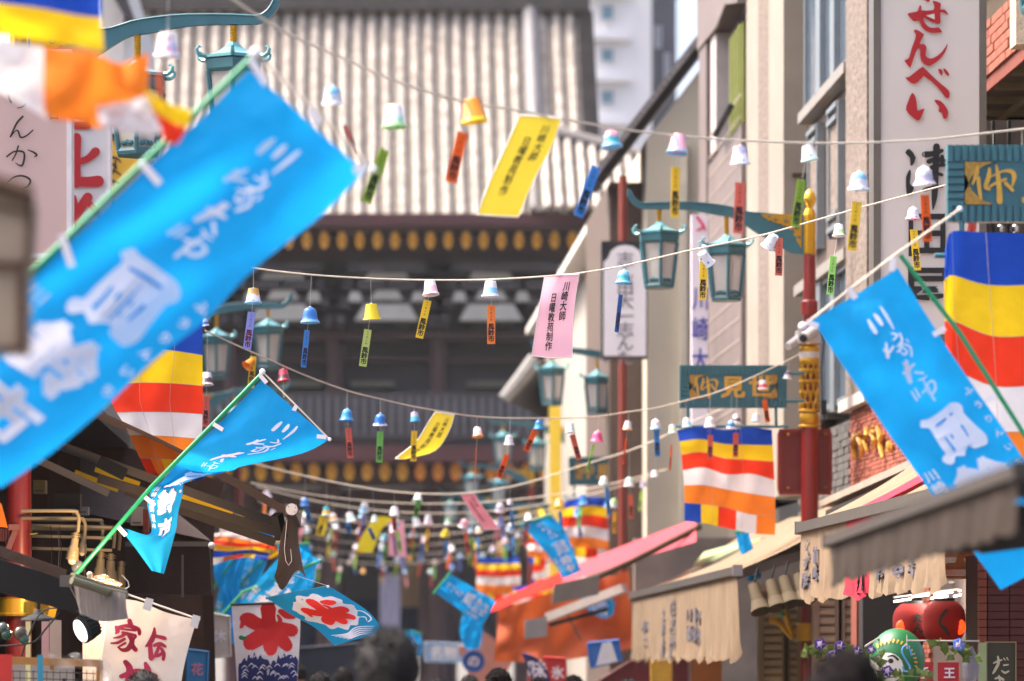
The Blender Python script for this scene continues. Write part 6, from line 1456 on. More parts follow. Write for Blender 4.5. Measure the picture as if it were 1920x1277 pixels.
# near left awning end
t = thing('awning', 'grey brown awning corner with pleated grey valance at the lower left', 'awning', P(140, 1090, 18.2), 'shop awnings over the pavement')
MB().bar(P(-60, 1012, 18.2), P(122, 1078, 18.2), .05, .05).build('side_rail', BROWN_AW, t)
MB().prism([(-60,1030),(110,1082),(130,1100),(150,1140),(140,1148),(60,1128),(-60,1095)], lambda x, y, s: P(x, y, 18.5) + Vector((0, .1*s, 0))).build('side_cloth', mat('near_black_cloth', '#0d0a08', .9, vary=.2), t)
MB().box(tuple(P(112, 1100, 18.12)), tuple(P(134, 1078, 18.12) + Vector((0, .05, 0)))).build('bracket', GA, t)
MB().tube([P(136, 1080, 18.15), P(180, 1096, 18.3), P(233, 1110, 18.9)], .018, 8).tube([P(134, 1088, 18.1), P(196, 1108, 18.2), P(234, 1116, 18.8)], .02, 8).build('front_rail', mat('olive_grey_rail', '#6a664e', .5, .2), t, smooth=True)
fv = surf([[(136,1088),(185,1104),(235,1112)],[(142,1120),(188,1135),(237,1140)],[(150,1150),(190,1165),(241,1160)]], 18.3, .006, (30, 3)); MB().grid(fv, 40, 6).build('valance', mat('grey_valance_cloth', '#8a817c', .85, vary=.1, trans=.25), t, smooth=True)

# ================================================================== LEFT STALL
OLV = mat('olive_painted_pipe', '#75684a', .45, vary=.12, grime=.2); YST = 20.6
t = thing('stall_lamp_rail', 'olive painted pipes curving down to bare lamp sockets inside the stall', 'lamp rail', P(150, 960, YST))
for k, (y0, xe, dz) in enumerate(((958, 148, 0), (972, 160, .3), (975, 193, .6), (988, 215, .9), (992, 225, 1.3))):
    q = [P(40, y0, YST + dz), P(xe - 14, y0, YST + dz), P(xe - 4, y0 + 4, YST + dz), P(xe, y0 + 14, YST + dz), P(xe - 2, y0 + 40, YST + dz)]
    MB().tube(smooth_pts([tuple(p) for p in q], 4), .0095, 8).build('pipe', OLV, t, smooth=True)
for k, (y0) in enumerate((985, 1005, 1028)): MB().tube([P(60, y0, YST + .5), P(210, y0 + 4, YST + .5)], .009, 8).build('pipe', OLV, t, smooth=True)
def socket(x, y, dz, s, lab, tilt=-8):
    q = thing('lamp_socket', lab, 'lamp', P(x, y, YST + dz), 'olive lamp sockets in the stall')
    a = P(x, y, YST + dz); b = P(x + tilt, y + 52*s, YST + dz); d = b - a
    MB().tube([a, a + d*.2, a + d*.22, a + d*.5, a + d*.55, a + d*.9, a + d], [.014*s, .014*s, .02*s, .022*s, .028*s, .033*s, .036*s], 14).build('body', OLV, q, smooth=True)
    for f_ in (.05, .12, .7, .8): MB().tube([a + d*f_, a + d*(f_ + .03)], (.024 if f_ < .3 else .034)*s, 14).build('ring', OLV, q)
    MB().sphere(a + d*1.02, .024*s, 12).build('bulb', mat('clear_bulb', '#b8aa90', .1, vary=.1, coat=.5), q, smooth=True)
socket(143, 998, 0, 1.0, 'olive lamp socket pointing down, largest and nearest in the stall')
socket(158, 1000, .35, .7, 'smaller olive socket just behind the nearest one', -4); socket(190, 1035, .6, 1.1, 'olive socket behind the green flag pole', -4); socket(208, 1038, .9, 1.2, 'thick olive socket right of the green flag pole', -2); socket(228, 1052, 1.2, 1.0, 'last olive socket above the lit bulbs', -4)
q = thing('lit_bulbs', 'cluster of clear bulbs glowing orange on top of the near awning rail', 'bulbs', P(190, 1085, 19.9))
MB().sphere(P(168, 1077, 19.9), .016, 10).lathe([(.012, -.03), (.014, -.012)], P(168, 1077, 19.9), 10).build('small_knob', mat('cream_knob', '#cfc2a4', .4), q, smooth=True)
for i, (x, y, rx) in enumerate(((190, 1083, .030), (205, 1092, .03), (196, 1094, .026), (218, 1095, .022))):
    bb = MB().sphere(P(x, y, 19.9 + i*.03), rx, 12, (1.5, 1, .5)).build('bulb_glass', glass('bulb_glass', '#d8b890', .1, .35), q, smooth=True)
    MB().tube([P(x - 6, y, 19.9 + i*.03), P(x + 5, y + 1, 19.9 + i*.03)], .0035, 6).build('filament', mat('glowing_filament', '#ffb060', .5, emit=14), bb)
MB().tube([P(*p_, 19.95) for p_ in ((228, 1078), (240, 1090), (242, 1100), (232, 1106))], .0025, 6).build('glass_edge', FROST, q)
q = thing('round_glass_chime', 'clear round glass bell hanging behind the green pole', 'glass bell', P(146, 1062, 20.8))
MB().sphere(P(146, 1063, 20.8), .037, 16).build('glass', glass('clear_glass', '#d8dcd8', .05, .2), q, smooth=True)
MB().tube([P(146, 1053, 20.8), P(146, 1000, 20.8)], .0012, 4).build('thread', THREAD, q)
for i, x in enumerate((95, 108, 112, 158)):
    q = thing('hanging_wire', ['thin dark wire hanging left of the lamp sockets', 'thin wire hanging under the stall pipes', 'second thin wire beside it under the pipes', 'thin wire right of the glass bell'][i], 'wire', P(x, 1000, 20.9)); MB().tube([P(x, 985, 20.9), P(x + 3, 1030, 20.9), P(x - 1, 1110, 20.9)], .002, 5).build('wire', BLACK if i % 2 == 0 else GA, q)
t = thing('stall_backdrop', 'dark brown canvas inside the stall behind the lamp pipes', 'canvas', P(150, 1150, 26))
MB().grid(surf([[(-80,820),(150,815),(420,905)],[(-80,1000),(150,1000),(400,1020)],[(-80,1300),(150,1300),(405,1300)]], 27.5, .08, (20, 3)), 24, 8).build('cloth', mat('dim_brown_canvas', '#3a2a22', .9, vary=.25, scale=2, trans=.1), t, smooth=True)
for i, (x0, y0, x1, y1, h_) in enumerate(((62, 900, 85, 925, '#8a7442'), (100, 925, 150, 960, '#1a1512'), (135, 950, 165, 965, '#9a9a98'), (245, 950, 268, 985, '#a6a2a0'), (268, 955, 278, 1000, '#7d1c18'))):
    q = thing('stall_box', ['ochre box high in the stall left of the canopy arms', 'black speaker box under the stall roof', 'pale lamp reflector under the stall roof', 'grey switch box right of the green pole', 'narrow red post strip beside the switch box'][i], 'box', P(x0, y1, 23))
    a, b = P(x0, y1, 23), P(x1, y0, 23); mb = MB().box((a.x, 23, a.z), (b.x, 23.15, b.z)); mb.build('body', mat('stall_box_' + str(i) + 'c', h_, .6, vary=.15), q)
    MB().box((a.x + .01, 22.985, a.z + .01), (b.x - .01, 22.999, a.z + .02)).build('trim', GA, q)
t = thing('spotlight', 'black finned spotlight with glowing white face', 'spotlight', P(155, 1180, 18.6))
a, b = P(151, 1183, 18.6), P(180, 1170, 18.645)
d = (b - a)
MB().tube([a, a + d*.15, a + d*.25], [.066, .068, .06], 20).build('rim', BLACK, t, smooth=True)
MB().tube([a + d*.2, b], [.06, .042], 18).build('body', BLACK, t, smooth=True)
fin = MB()
for i in range(16):
    an = i*math.pi/8; n_ = d.normalized(); e1 = n_.cross(Vector((0, 0, 1))).normalized(); e2 = n_.cross(e1); rr_ = e1*math.cos(an) + e2*math.sin(an)
    fin.bar(a + d*.28 + rr_*.06, b + rr_*.046, .004, .014, up=rr_)
fin.build('fins', BLACK, t)
MB().tube([a - d*.03, a + d*.005], .057, 24).build('glowing_face', mat('lamp_glow', '#ffffff', .4, vary=0, emit=.9), t)
MB().tube([b, P(150, 1150, 18.7), P(118, 1135, 18.7)], .014, 8).build('arm', BLACK, t)
for i, pts in enumerate((((118, 1140), (75, 1150), (42, 1225), (45, 1240)), ((112, 1148), (85, 1180), (60, 1205), (-10, 1212)))):
    q = thing('power_cable', ['black cable looping down left of the spotlight', 'black cable sagging to the left edge'][i], 'cable', P(*pts[0], 18.8)); MB().tube(smooth_pts([tuple(P(x, y, 18.8)) for x, y in pts], 5), .005, 6).build('cable', BLACK, q)
t = thing('pole_clamp', 'golden yellow clamp ring with flag holder on the left red post', 'clamp', P(35, 1140, 21))
xl_ = POSTX[('left', 21)]; zc = P(0, 1133, 21).z
MB().lathe([(.098, zc - .05), (.104, zc - .045), (.1, zc + .03), (.115, zc - .052 + .09)], (xl_, 20.98, 0), 18).build('ring', mat('yellow_clamp', '#c8981c', .35, .3), t, smooth=True)
MB().lathe([(.115, zc - .065), (.12, zc - .055), (.115, zc - .045)], (xl_, 20.98, 0), 18).build('flange', MATS['yellow_clamp'], t)
MB().bar(P(72, 1128, 20.8), P(98, 1148, 20.7), .05, .06).bar(P(104, 1110, 20.7), P(120, 1092, 20.7), .04, .04).build('holder', MATS['yellow_clamp'], t)
t = thing('red_bracket', 'dark red ribbed bracket at the left edge beside the red post', 'bracket', P(10, 1000, 21))
MB().box(tuple(P(-30, 1010, 21)), tuple(P(20, 990, 21) + Vector((0, .1, 0)))).build('body', mat('plum_metal', '#5a2420', .5, vary=.15), t)
for k in range(5): MB().box(tuple(P(0 + k*5, 1015, 20.95)), tuple(P(3 + k*5, 992, 20.95) + Vector((0, .04, 0)))).build('rib', MATS['plum_metal'], t)
MB().box(tuple(P(16, 994, 20.9)), tuple(P(36, 983, 20.9) + Vector((0, .08, 0)))).bar(P(30, 994, 20.95), P(12, 1040, 20.95), .04, .03).build('support', mat('dusty_rose_metal', '#7a4a44', .5), t)
t = thing('orange_cloth_corner', 'orange cloth corner at the left edge above the red bracket', 'cloth', P(5, 990, 20.5)); MB().grid(surf([[(-40,930),(-10,935),(3,945)],[(-40,988),(0,988),(15,990)]], 20.5), 4, 4).build('cloth', FO, t)
MB().tube([P(56, 1002, 20.9), P(70, 1000, 20.9)], .004, 6).build('eye_hook', mat('brass_hook', '#c8b03c', .3, .7), None, org=P(65, 1000, 21.8), label='small brass eye hook on the left red post', cat='hook')
# wooden rack with wire grid and crinkled plastic
WD = mat('varnished_wood', '#9a6a2c', .4, vary=.2, scale=14, coat=.3); t = thing('display_rack', 'varnished wooden display rack with black wire grid at the lower left', 'rack', P(110, 1277, 17.8))
YR = 17.8
MB().bar(P(10, 1238, YR), P(192, 1244, YR), .05, .035).build('top_rail', WD, t); MB().bar(P(187, 1246, YR), P(187, 1420, YR), .03, .035).build('upright', WD, t); MB().bar(P(98, 1246, YR), P(98, 1256, YR), .02, .03).build('block', WD, t)
wg = MB()
for i in range(13): wg.tube([P(25 + i*12.5, 1257, YR + .03), P(25 + i*12.5, 1420, YR + .03)], .0016, 4)
for j in range(5): wg.tube([P(22, 1258 + j*13, YR + .03), P(180, 1263 + j*13, YR + .03)], .002, 4)
wg.build('wire_grid', BLACK, t)
for i, x in enumerate((120, 150)): MB().box(tuple(P(x - 3, 1280, YR)), tuple(P(x + 3, 1272, YR) + Vector((0, .02, 0)))).build('wire_clip', BLACK, t)
t = thing('plastic_wrap', 'crinkled clear plastic sheet draped over the wooden rack', 'plastic sheet', P(150, 1235, 17.7))
rr = random.Random(3); ctrl = [[(90 + i*16, 1228 + rr.uniform(-5, 3), rr.uniform(-.03, .03)) for i in range(7)], [(92 + i*17, 1234 + rr.uniform(-3, 3), rr.uniform(-.04, .02)) for i in range(7)], [(100 + i*18, 1246 + i*2 + rr.uniform(-2, 8), rr.uniform(-.04, .0)) for i in range(7)]]
pm = glass('crinkled_plastic', '#c8c4c0', .08, .12)
MB().grid(surf(ctrl, 17.7), 40, 10).build('sheet', pm, t, smooth=False)
MB().grid(surf([[(185,1228),(198,1235,-.05),(207,1245)],[(188,1255,.03),(203,1262),(212,1270,-.04)],[(186,1290),(200,1292,-.05),(215,1290)]], 17.65), 10, 10).build('sheet', pm, t)
def strip_tag(label, x0, y0, x1, y1, Y, h_, txt=None, tm=None, group=None):
    q = thing('paper_strip', label, 'paper strip', P((x0 + x1)/2, y0, Y), group); a, b = P(x0, y1, Y), P(x1, y0, Y)
    MB().box((a.x, Y, a.z), (b.x, Y + .004, b.z)).build('sheet', mat('strip_' + h_[1:], h_, .7, vary=.1), q)
    if txt: Ink().text(txt, (x0 + x1)/2, y0 + (y1 - y0)*.25, (x1 - x0)*.7, bold=.03, step=1.1).lay('lettering', plane_map(0, 0, Y), tm, q, d=.004)
strip_tag('red paper banner with blue characters at the lower left corner', -8, 1227, 23, 1400, 17.2, '#b8281c', ' 市場町', mat('blue_print', '#2a2a8a', .7))
strip_tag('pale yellow paper strip beside the cables', 48, 1165, 57, 1285, 18.9, '#d8cc90')
strip_tag('teal paper strip hanging in front of the wooden rail', 70, 1228, 81, 1285, 17.5, '#2a7f96')
strip_tag('pink patterned hanging cloth left of the spotlight', 78, 1165, 92, 1245, 19.2, '#b88a84'); strip_tag('beige and pink hanging cloth beside it', 93, 1163, 115, 1245, 19.3, '#a8907e')
strip_tag('white board leaning behind the rack with black characters', 155, 1150, 205, 1320, 20.4, '#b8b0a6', '   本', INK_K)
strip_tag('pale panel behind the rack', 22, 1245, 140, 1400, 19.6, '#8f8378')
t = thing('glass_ball_cluster', 'dim green and clear glass balls hanging at the lower left edge', 'glass ball', P(20, 1190, 18.4))
for (x, y, r_, h_) in ((5, 1178, .03, '#4a5048'), (38, 1187, .034, '#4a4030'), (12, 1190, .028, '#1c4430'), (45, 1198, .026, '#245040')): MB().sphere(P(x, y, 18.4), r_, 12).build('glass_ball', mat('ball_' + h_[1:], h_, .1, coat=.6), t, smooth=True)
t = thing('reflector_lamp', 'black dish lamp shade above the cables', 'lamp', P(75, 1160, 19)); MB().lathe([(.09, 0), (.085, .01), (.03, .03), (.02, .05), (.001, .055)], P(72, 1163, 19), 18).build('shade', BLACK, t, smooth=True); MB().tube([P(72, 1148, 19), P(72, 1130, 19)], .01, 6).build('stem', BLACK, t)

# ================================================================== RIGHT SHOP: lamps, lanterns, doll, flowers, small signs
lampb = mat('beige_lamp_enamel', '#54462f', .85, vary=.12, grime=.15)
for i, (x, y) in enumerate(((1413, 1097), (1445, 1090), (1470, 1083), (1497, 1078))):
    q = thing('bell_lamp', ['beige can spotlight leftmost of the four under the awning arm', 'beige can spotlight second from the left under the awning arm', 'beige can spotlight third from the left under the awning arm', 'beige can spotlight rightmost, half hidden by the near valance'][i], 'lamp', P(x, y, 27.5), 'beige can lamps under the awning')
    a = P(x, y, 27.5); b = P(x + 14, y + 50, 27.4); d = b - a
    MB().tube([a, a + d*.5, a + d*.52, a + d*.7], [.042, .045, .05, .05], 16).build('can', lampb, q, smooth=True); MB().tube([a + d*.62, a + d], [.052, .075], 16, False).build('shade', lampb, q, smooth=True)
    MB().tube([a, a + Vector((.03, 0, .12))], .01, 6).build('stem', BLACK, q)
LRED = mat('lantern_red_paper', '#861410', .85, vary=.1, scale=5, trans=.35); LGL = mat('lantern_glow', '#e83c0c', .5, vary=.1, emit=.6)
for i, (x, y, w2, h2) in enumerate(((1712, 1168, 38, 66), (1770, 1166, 40, 70))):
    q = thing('paper_lantern', ['red paper lantern left one of the pair with black lettering', 'red paper lantern right one of the pair with glowing spot'][i], 'paper lantern', P(x, y, 24.5), 'red paper lanterns in the shop')
    c = P(x, y, 24.5 + .3*(1 - i)); rw, rh = w2*24.5/F, h2*24.5/F/2*1.1
    prof = [(rw*(1 - .42*abs(k/9)**3.2)*(1 + .02*(k % 2)), rh*k/9) for k in range(-9, 10)]
    MB().lathe(prof, c, 28).build('paper_body', LRED, q, smooth=True)
    MB().lathe([(rw*.5, rh), (rw*.5, rh + .02)], c, 20).build('black_hoop', BLACK, q); MB().lathe([(rw*.5, -rh - .02), (rw*.5, -rh)], c, 20).build('black_hoop', BLACK, q)
    ik = Ink(); st = ['だん', 'くず'][i]
    if i == 0:
        for zf, l in ((0, INK_K),):
            ik.text('だん', .12, -.26, .55, 1.0, step=1.0, bold=.08)
    else: ik.stroke([(-.05, -.55), (-.28, -.2), (-.32, .1), (-.1, .38), (-.02, .6)], [.16, .14, .12, .2, .08]); ik.stroke([(-.1,.38),(.08,.62)],[.1,.12])
    ik.lay('lettering', lambda x_, y_, d_: Vector((c.x + math.sin(x_)*(rw*(1 - .42*min(1, abs(y_))**3.2)*1.02 + d_), c.y - math.cos(x_)*(rw*(1 - .42*min(1, abs(y_))**3.2)*1.02 + d_), c.z - y_*rh)), INK_K, q, cuts=(0, 0), d=.014)
    MB().sphere(c + Vector((rw*(.62 if i else -.66), -rw*.72, -rh*.25)), .05, 12, (.8, .3, 1)).build('glow_spot', LGL, q, smooth=True)
t = thing('ceiling_light', 'row of bright fluorescent tubes above the red lanterns', 'ceiling light', P(1740, 1108, 25))
FL = mat('fluorescent_glow', '#fff4e6', .4, vary=0, emit=1.1)
for (xa, ya, xb, yb) in ((1676, 1128, 1708, 1123), (1710, 1119, 1742, 1115), (1751, 1115, 1786, 1110), (1797, 1108, 1833, 1103), (1745, 1122, 1777, 1118), (1788, 1118, 1822, 1112)):
    MB().bar(P(xa, ya, 25), P(xb, yb, 25), .02, .012).build('tube', FL, t)
MB().bar(P(1676, 1120, 25.1), P(1836, 1100, 25.1), .06, .012).build('housing', mat('light_housing', '#8a8782', .4), t)
for k in range(3): MB().bar(P(1780, 1092 - k*9, 25.3), P(1838, 1086 - k*9, 25.3), .05, .015).build('louvre', mat('light_housing', '#8a8782'), t)
# hats / baskets
for i, (x, y, s_) in enumerate(((1808, 1075, 1.0), (1833, 1054, 1.1), (1775, 1052, .7))):
    q = thing('straw_hat', ['tan rounded basket cap with patterned band under the taupe awning', 'second tan cap behind the blue banner edge', 'small tan cap in the shade left of the others'][i], 'hat', P(x, y, 22), 'tan caps hanging by the brick pillar')
    c = P(x, y, 22); HT = mat('tan_straw', '#a8683a', .8, vary=.15, scale=20)
    MB().lathe([(.115*s_, -.01), (.11*s_, .03), (.085*s_, .09), (.04*s_, .12), (.002, .125)], c, 20).build('crown', HT, q, smooth=True); MB().lathe([(.118*s_, -.012), (.12*s_, .0), (.117*s_, .02)], c, 20).build('band', mat('cream_band', '#cbb89a', .7, vary=.2, scale=50), q)
    MB().lathe([(.12*s_, -.025), (.145*s_, -.03), (.146*s_, -.024), (.12*s_, -.016)], c, 20, cap=False).build('brim', HT, q)
# daruma doll
t = thing('daruma_doll', 'round green doll with white bearded face and red cap top', 'doll', P(1680, 1240, 19.5))
c = P(1682, 1236, 19.5); RR = 52*19.5/F
def body_pt(a, b, k=1.0): return c + Vector((RR*k*math.cos(b)*math.sin(a), -RR*k*math.cos(b)*math.cos(a)*.9, RR*1.12*k*math.sin(b)))
MB().sphere(c, RR, 28, (1, .9, 1.12)).build('body', mat('doll_green', '#106030', .4, vary=.08, coat=.2), t, smooth=True)
def on_body(cx, cy):  # photo pixel offset from centre -> angles
    return lambda x, y, d: body_pt(math.asin(max(-.97, min(.97, (x - 1682)/52/max(.2, math.cos(math.asin(max(-.95, min(.95, -(y - 1236)/58)))))))), math.asin(max(-.95, min(.95, -(y - 1236)/58))), 1 + d/RR)
ob0 = on_body(0, 0); ob = lambda x, y, d: ob0(1620 + x*124, 1170 + y*132, d); n01 = lambda x, y: ((x - 1620)/124, (y - 1170)/132)
ik = Ink().poly([(1658 + 29*math.cos(i*.262), 1252 + 28*math.sin(i*.262)) for i in range(24)]); ik.xf(n01); ik.lay('face_patch', ob, mat('doll_face', '#d8cfc6', .5), t, cuts=(16, 16), d=.004)
zd = lambda x, y: (1560 + x/4.97, 1020 + y/4.97)
ik = Ink(); S = lambda pts, wd: ik.stroke([zd(*p) for p in pts], [q_/4.97 for q_ in wd])
S([(375,1075),(410,1040),(440,1035)], (14,16,8)); S([(495,1050),(540,1042),(580,1075)], (8,20,22)); S([(380,1085),(420,1050)],(8,8)); ik.poly([zd(418 + 17*math.cos(i*.6), 1092 + 20*math.sin(i*.6)) for i in range(10)]); ik.poly([zd(520 + 24*math.cos(i*.6), 1088 + 22*math.sin(i*.6)) for i in range(10)])
S([(465,1100),(445,1130),(425,1155),(450,1165),(465,1160)], (4,4,6,5,4)); S([(470,1100),(490,1140),(500,1160),(470,1170)], (4,4,6,4))
for k in range(8): S([(372 + k*2, 1170 + k*9), (400 + k*3, 1180 + k*9)], (5, 3))
ik.xf(n01); ik.lay('face_lines', ob, INK_K, t, cuts=(16, 16), d=.008)
ik = Ink(); ik.stroke([zd(430,1205), zd(460,1195), zd(495,1208)], [1.5, 2.2, 1.2]); ik.xf(n01); ik.lay('mouth', ob, INK_R, t, cuts=(16, 16), d=.008)
ik = Ink(); rr = random.Random(2)
for k in range(18): a = -2.9 + k*.17; ik.stroke([(1668 + 40*math.cos(a), 1248 + 42*math.sin(a)), (1668 + 44*math.cos(a + .04), 1248 + 47*math.sin(a + .04))], [2, 3])
ik.xf(n01); ik.lay('gilded_dashes', ob, mat('doll_gold', '#d8a02c', .4, .3), t, cuts=(16, 16), d=.006)
MB().box(tuple(P(1661, 1206, 19.6)), tuple(P(1697, 1193, 19.6) + Vector((0, .06, 0)))).build('red_cap', mat('doll_red', '#c01c10', .5), t)
t = thing('blue_hook', 'light blue plastic S shaped hook hanging before the green doll', 'hook', P(1700, 1200, 19))
MB().tube(smooth_pts([tuple(P(*zd(*p), 19)) for p in ((745,1040),(730,990),(700,950),(665,960),(655,1010),(690,1080),(725,1140),(725,1175),(700,1190),(670,1180),(658,1140))], 3), .005, 6).build('hook', mat('hook_blue', '#4a86b8', .3), t, smooth=True)
t = thing('hanging_rod', 'thin white rod with a hanging hook across the shop front', 'rod', P(1765, 1200, 19.2)); MB().tube([P(*zd(700, 900), 19.2), P(*zd(1375, 905), 19.2)], .005, 6).tube([P(*zd(698, 845), 19.2), P(*zd(700, 980), 19.2)], .003, 6).build('rod', mat('dusty_white_rod', '#a89c94', .5), t)
strip_tag('small red board with white 手 character beside the doll', 1725, 1242, 1750, 1290, 20.5, '#a01c20', None); strip_tag('small red board with white 王 character second from the doll', 1758, 1242, 1798, 1290, 20.5, '#a81c22', None)
for q_, (x0, ch) in enumerate(((1732, '手'), (1780, '王'))):
    pr = [o for o in COL.objects if o.name.startswith('paper_strip')][-2 + q_]
    Ink().text(ch, x0, 1262, 22, bold=.05).lay('lettering', plane_map(0, 0, 20.5), INK_W, pr, d=.004)
sg_ = board_sign('shop_nameboard', 'dark olive board with pale brush characters on the brick pillar', 1849, 1203, 1906, 1400, 20.6, mat('dark_olive_board', '#3e3624', .5), mat('olive_edge', '#8f8256', .5), .05, .006)
ik = Ink(); S = lambda pts, wd: ik.stroke([zd(*p) for p in pts], [v_/4.97 for v_ in wd])
S([(1505,1110),(1550,1090),(1580,1080)], (14,20,14)); S([(1545,1050),(1550,1110),(1520,1170),(1500,1205)], (18,26,26,16)); S([(1600,1130),(1640,1125)], (16,14)); S([(1580,1180),(1610,1200),(1645,1185)], (12,20,16)); S([(1600,1065),(1612,1082)], (12,10)); S([(1628,1060),(1640,1080)], (12,10)); S([(1520,1255),(1560,1245),(1595,1265)], (16,22,24)); S([(1555,1230),(1565,1285)],(18,18))
ik.lay('lettering', plane_map(0, 0, 20.6), mat('pale_tan_print', '#cbbf9f', .6), sg_, d=.004)
strip_tag('green and white poster edge on the brick pillar', 1835, 1205, 1849, 1400, 20.5, '#9aa878')
t = thing('plastic_bag', 'grey translucent bag hanging beside the pillar', 'bag', P(1822, 1210, 20)); MB().lathe([(.01, 0), (.03, -.04), (.045, -.1), (.04, -.16), (.015, -.2)], P(1820, 1212, 20), 12).build('bag', glass('grey_film', '#8a8490', .2, .5), t)
# morning glories
PUR, LEAFM = mat('violet_petal', '#3c1a6e', .6, vary=.1, trans=.2), mat('leaf_green', '#4c5a1e', .6, vary=.3, scale=12, trans=.3)
def glory(x, y, r_, lab, m_=PUR, cm=None, Y=18.6):
    q = thing('morning_glory', lab, 'flower', P(x, y, Y), 'morning glory flowers')
    c = P(x, y, Y); mb = MB(); n = 20; k0 = len(mb.v); rad = r_*Y/F
    tl = Matrix.Rotation(rnd.uniform(-.4, .4), 3, 'Z') @ Matrix.Rotation(rnd.uniform(-.4, .3), 3, 'X')
    for ri, (a_, h_) in enumerate(((.12, .03), (.4, .012), (.75, 0), (1.0, .004))):
        for j in range(n): t_ = 2*math.pi*j/n; rr_ = rad*a_*(1 + (.12*math.cos(5*t_) if a_ > .5 else 0)); mb.v.append(c + tl @ Vector((rr_*math.cos(t_), h_, rr_*math.sin(t_))))
    for i in range(3):
        for j in range(n): mb.f.append((i*n + j, i*n + (j+1) % n, (i+1)*n + (j+1) % n, (i+1)*n + j)); mb.m.append(0 if i >= 1 else 1)
    mb.build('petals', [m_, cm or mat('petal_throat', '#d8c8dc', .6, trans=.3)], q, smooth=True)
    st = MB()
    for i in range(5): a_ = 2*math.pi*i/5; st.bar(c + tl @ Vector((0, -.004, 0)), c + tl @ Vector((rad*.8*math.cos(a_), -.004, rad*.8*math.sin(a_))), .003, .002)
    st.build('petal_rays', MATS.get('petal_throat'), q)
for i, (x, y) in enumerate(((1538, 1208), (1562, 1229), (1576, 1212), (1608, 1222), (1634, 1219), (1664, 1259))):
    glory(x, y, 11 if i != 4 else 8, ['purple flower leftmost near the red post', 'purple flower lower left above the dark head', 'purple flower half hidden among the leaves', 'purple flower with white centre left of the green doll', 'small purple flower touching the doll', 'dark purple flower in front of the doll mouth'][i])
glory(1798, 1208, 12, 'blue and white striped flower on the rod right of the doll', mat('blue_petal', '#5a78c8', .6, trans=.3), None, 18.9)
def leaves(label, pts, Y, seed, n=8, s=10):
    q = thing('flower_vine', label, 'vine', P(*pts[0], Y)); rr = random.Random(seed)
    MB().tube(smooth_pts([tuple(P(x, y, Y)) for x, y in pts], 4), .003, 5).build('stem', LEAFM, q)
    me = None; lf = MB().add([(0,0,0),(.3,-.1,.5),(.0,-.15,1.0),(-.3,-.1,.5),(.5,.05,.25),(-.5,.05,.25)], [(0,4,1,2),(0,2,3,5)]).mesh('leaf', LEAFM)
    for i in range(n):
        j = rr.randrange(len(pts)); x, y = pts[j]; o = bpy.data.objects.new('leaf', lf); COL.objects.link(o); o.parent = q
        o.location = P(x + rr.uniform(-14, 14), y + rr.uniform(-9, 9), Y + rr.uniform(-.03, .05)) - ORG[q.name]; o.rotation_euler = (rr.uniform(-.8, .8), rr.uniform(-2.5, 2.5), rr.uniform(-1, 1)); k = s*Y/F*rr.uniform(.8, 1.5)*1.6; o.scale = (k, k, k)
leaves('leafy vine with purple flowers strung left of the green doll', [(1522, 1222), (1545, 1222), (1575, 1224), (1605, 1228), (1650, 1235)], 18.65, 4, 34); leaves('leafy sprig with yellow bits around the blue flower', [(1755, 1205), (1775, 1215), (1800, 1222), (1822, 1235)], 18.95, 5, 22)
leaves('leaves in front of the doll at the bottom edge', [(1655, 1272), (1690, 1268), (1730, 1270)], 18.6, 6, 14)
t = thing('stay_wire', 'thin pale rod slanting up from the vine to the shop ceiling', 'rod', P(1640, 1210, 19)); MB().tube([P(1622, 1212, 19), P(1672, 1182, 20)], .005, 6).build('rod', MATS['dusty_white_rod'], t)
# small blurred shop things behind, lower centre
def blob_sign(name, label, cat, pts, Y, h_, ink=None, group=None, inkh='#e8e4e8', th=.06):
    q = thing(name, label, cat, P(pts[0][0], pts[0][1], Y), group); MB().prism(pts, lambda x, y, s: P(x, y, Y) + Vector((0, th*s, 0))).build('panel', mat('panel_' + h_[1:], h_, .7, vary=.1), q)
    cx = sum(p[0] for p in pts)/len(pts); cy = sum(p[1] for p in pts)/len(pts); w_ = max(p[0] for p in pts) - min(p[0] for p in pts)
    MB().tube([P(x, y, Y - .005) for x, y in pts + pts[:1]], .012, 5).build('edge', mat('edge_' + h_[1:], h_, .5, vary=.2), q)
    if ink: Ink().text(ink, cx - w_*.25*(len(ink) > 1), cy, w_*.5/max(1, len(ink))*1.2, bold=.03, vertical=False).lay('lettering', plane_map(0, 0, Y), mat('ink_' + inkh[1:], inkh, .7), q, d=.01)
blob_sign('shop_board', 'blue board with white shapes below the orange tarpaulin', 'sign', [(1102,1206),(1160,1200),(1166,1238),(1108,1252)], 36, '#2a62a8')
MB().prism([(1130,1206),(1146,1203),(1158,1240),(1118,1248)], lambda x, y, s: P(x, y, 35.9) + Vector((0, .02*s, 0))).build('white_shape', mat('board_white', '#d8d4d8', .7), [o for o in COL.objects if o.name.startswith('shop_board')][-1])
blob_sign('shop_board', 'pale blue shop board with white lettering left of the crowd', 'sign', [(795,1205),(885,1208),(885,1242),(795,1240)], 55, '#8fa8c8', '名物')
blob_sign('round_sign', 'round blue and white sign above the crowd', 'sign', [(888 + 20*math.cos(i*.5236), 1240 + 20*math.sin(i*.5236)) for i in range(12)], 46, '#2a5a9c', 'の')
blob_sign('price_flag', 'red and white shop flag leaning above the crowd', 'flag', [(1020,1232),(1060,1235),(1062,1290),(1040,1290)], 36, '#c8302c', '氷')
blob_sign('price_flag', 'dark purple and white shop flag beside the red one', 'flag', [(980,1226),(1002,1232),(1044,1280),(1005,1285)], 36.4, '#3a3468', '味')
blob_sign('shop_board', 'bright yellow board low under the beige awning', 'sign', [(1221,1236),(1258,1236),(1258,1290),(1221,1290)], 40, '#e8b43c')
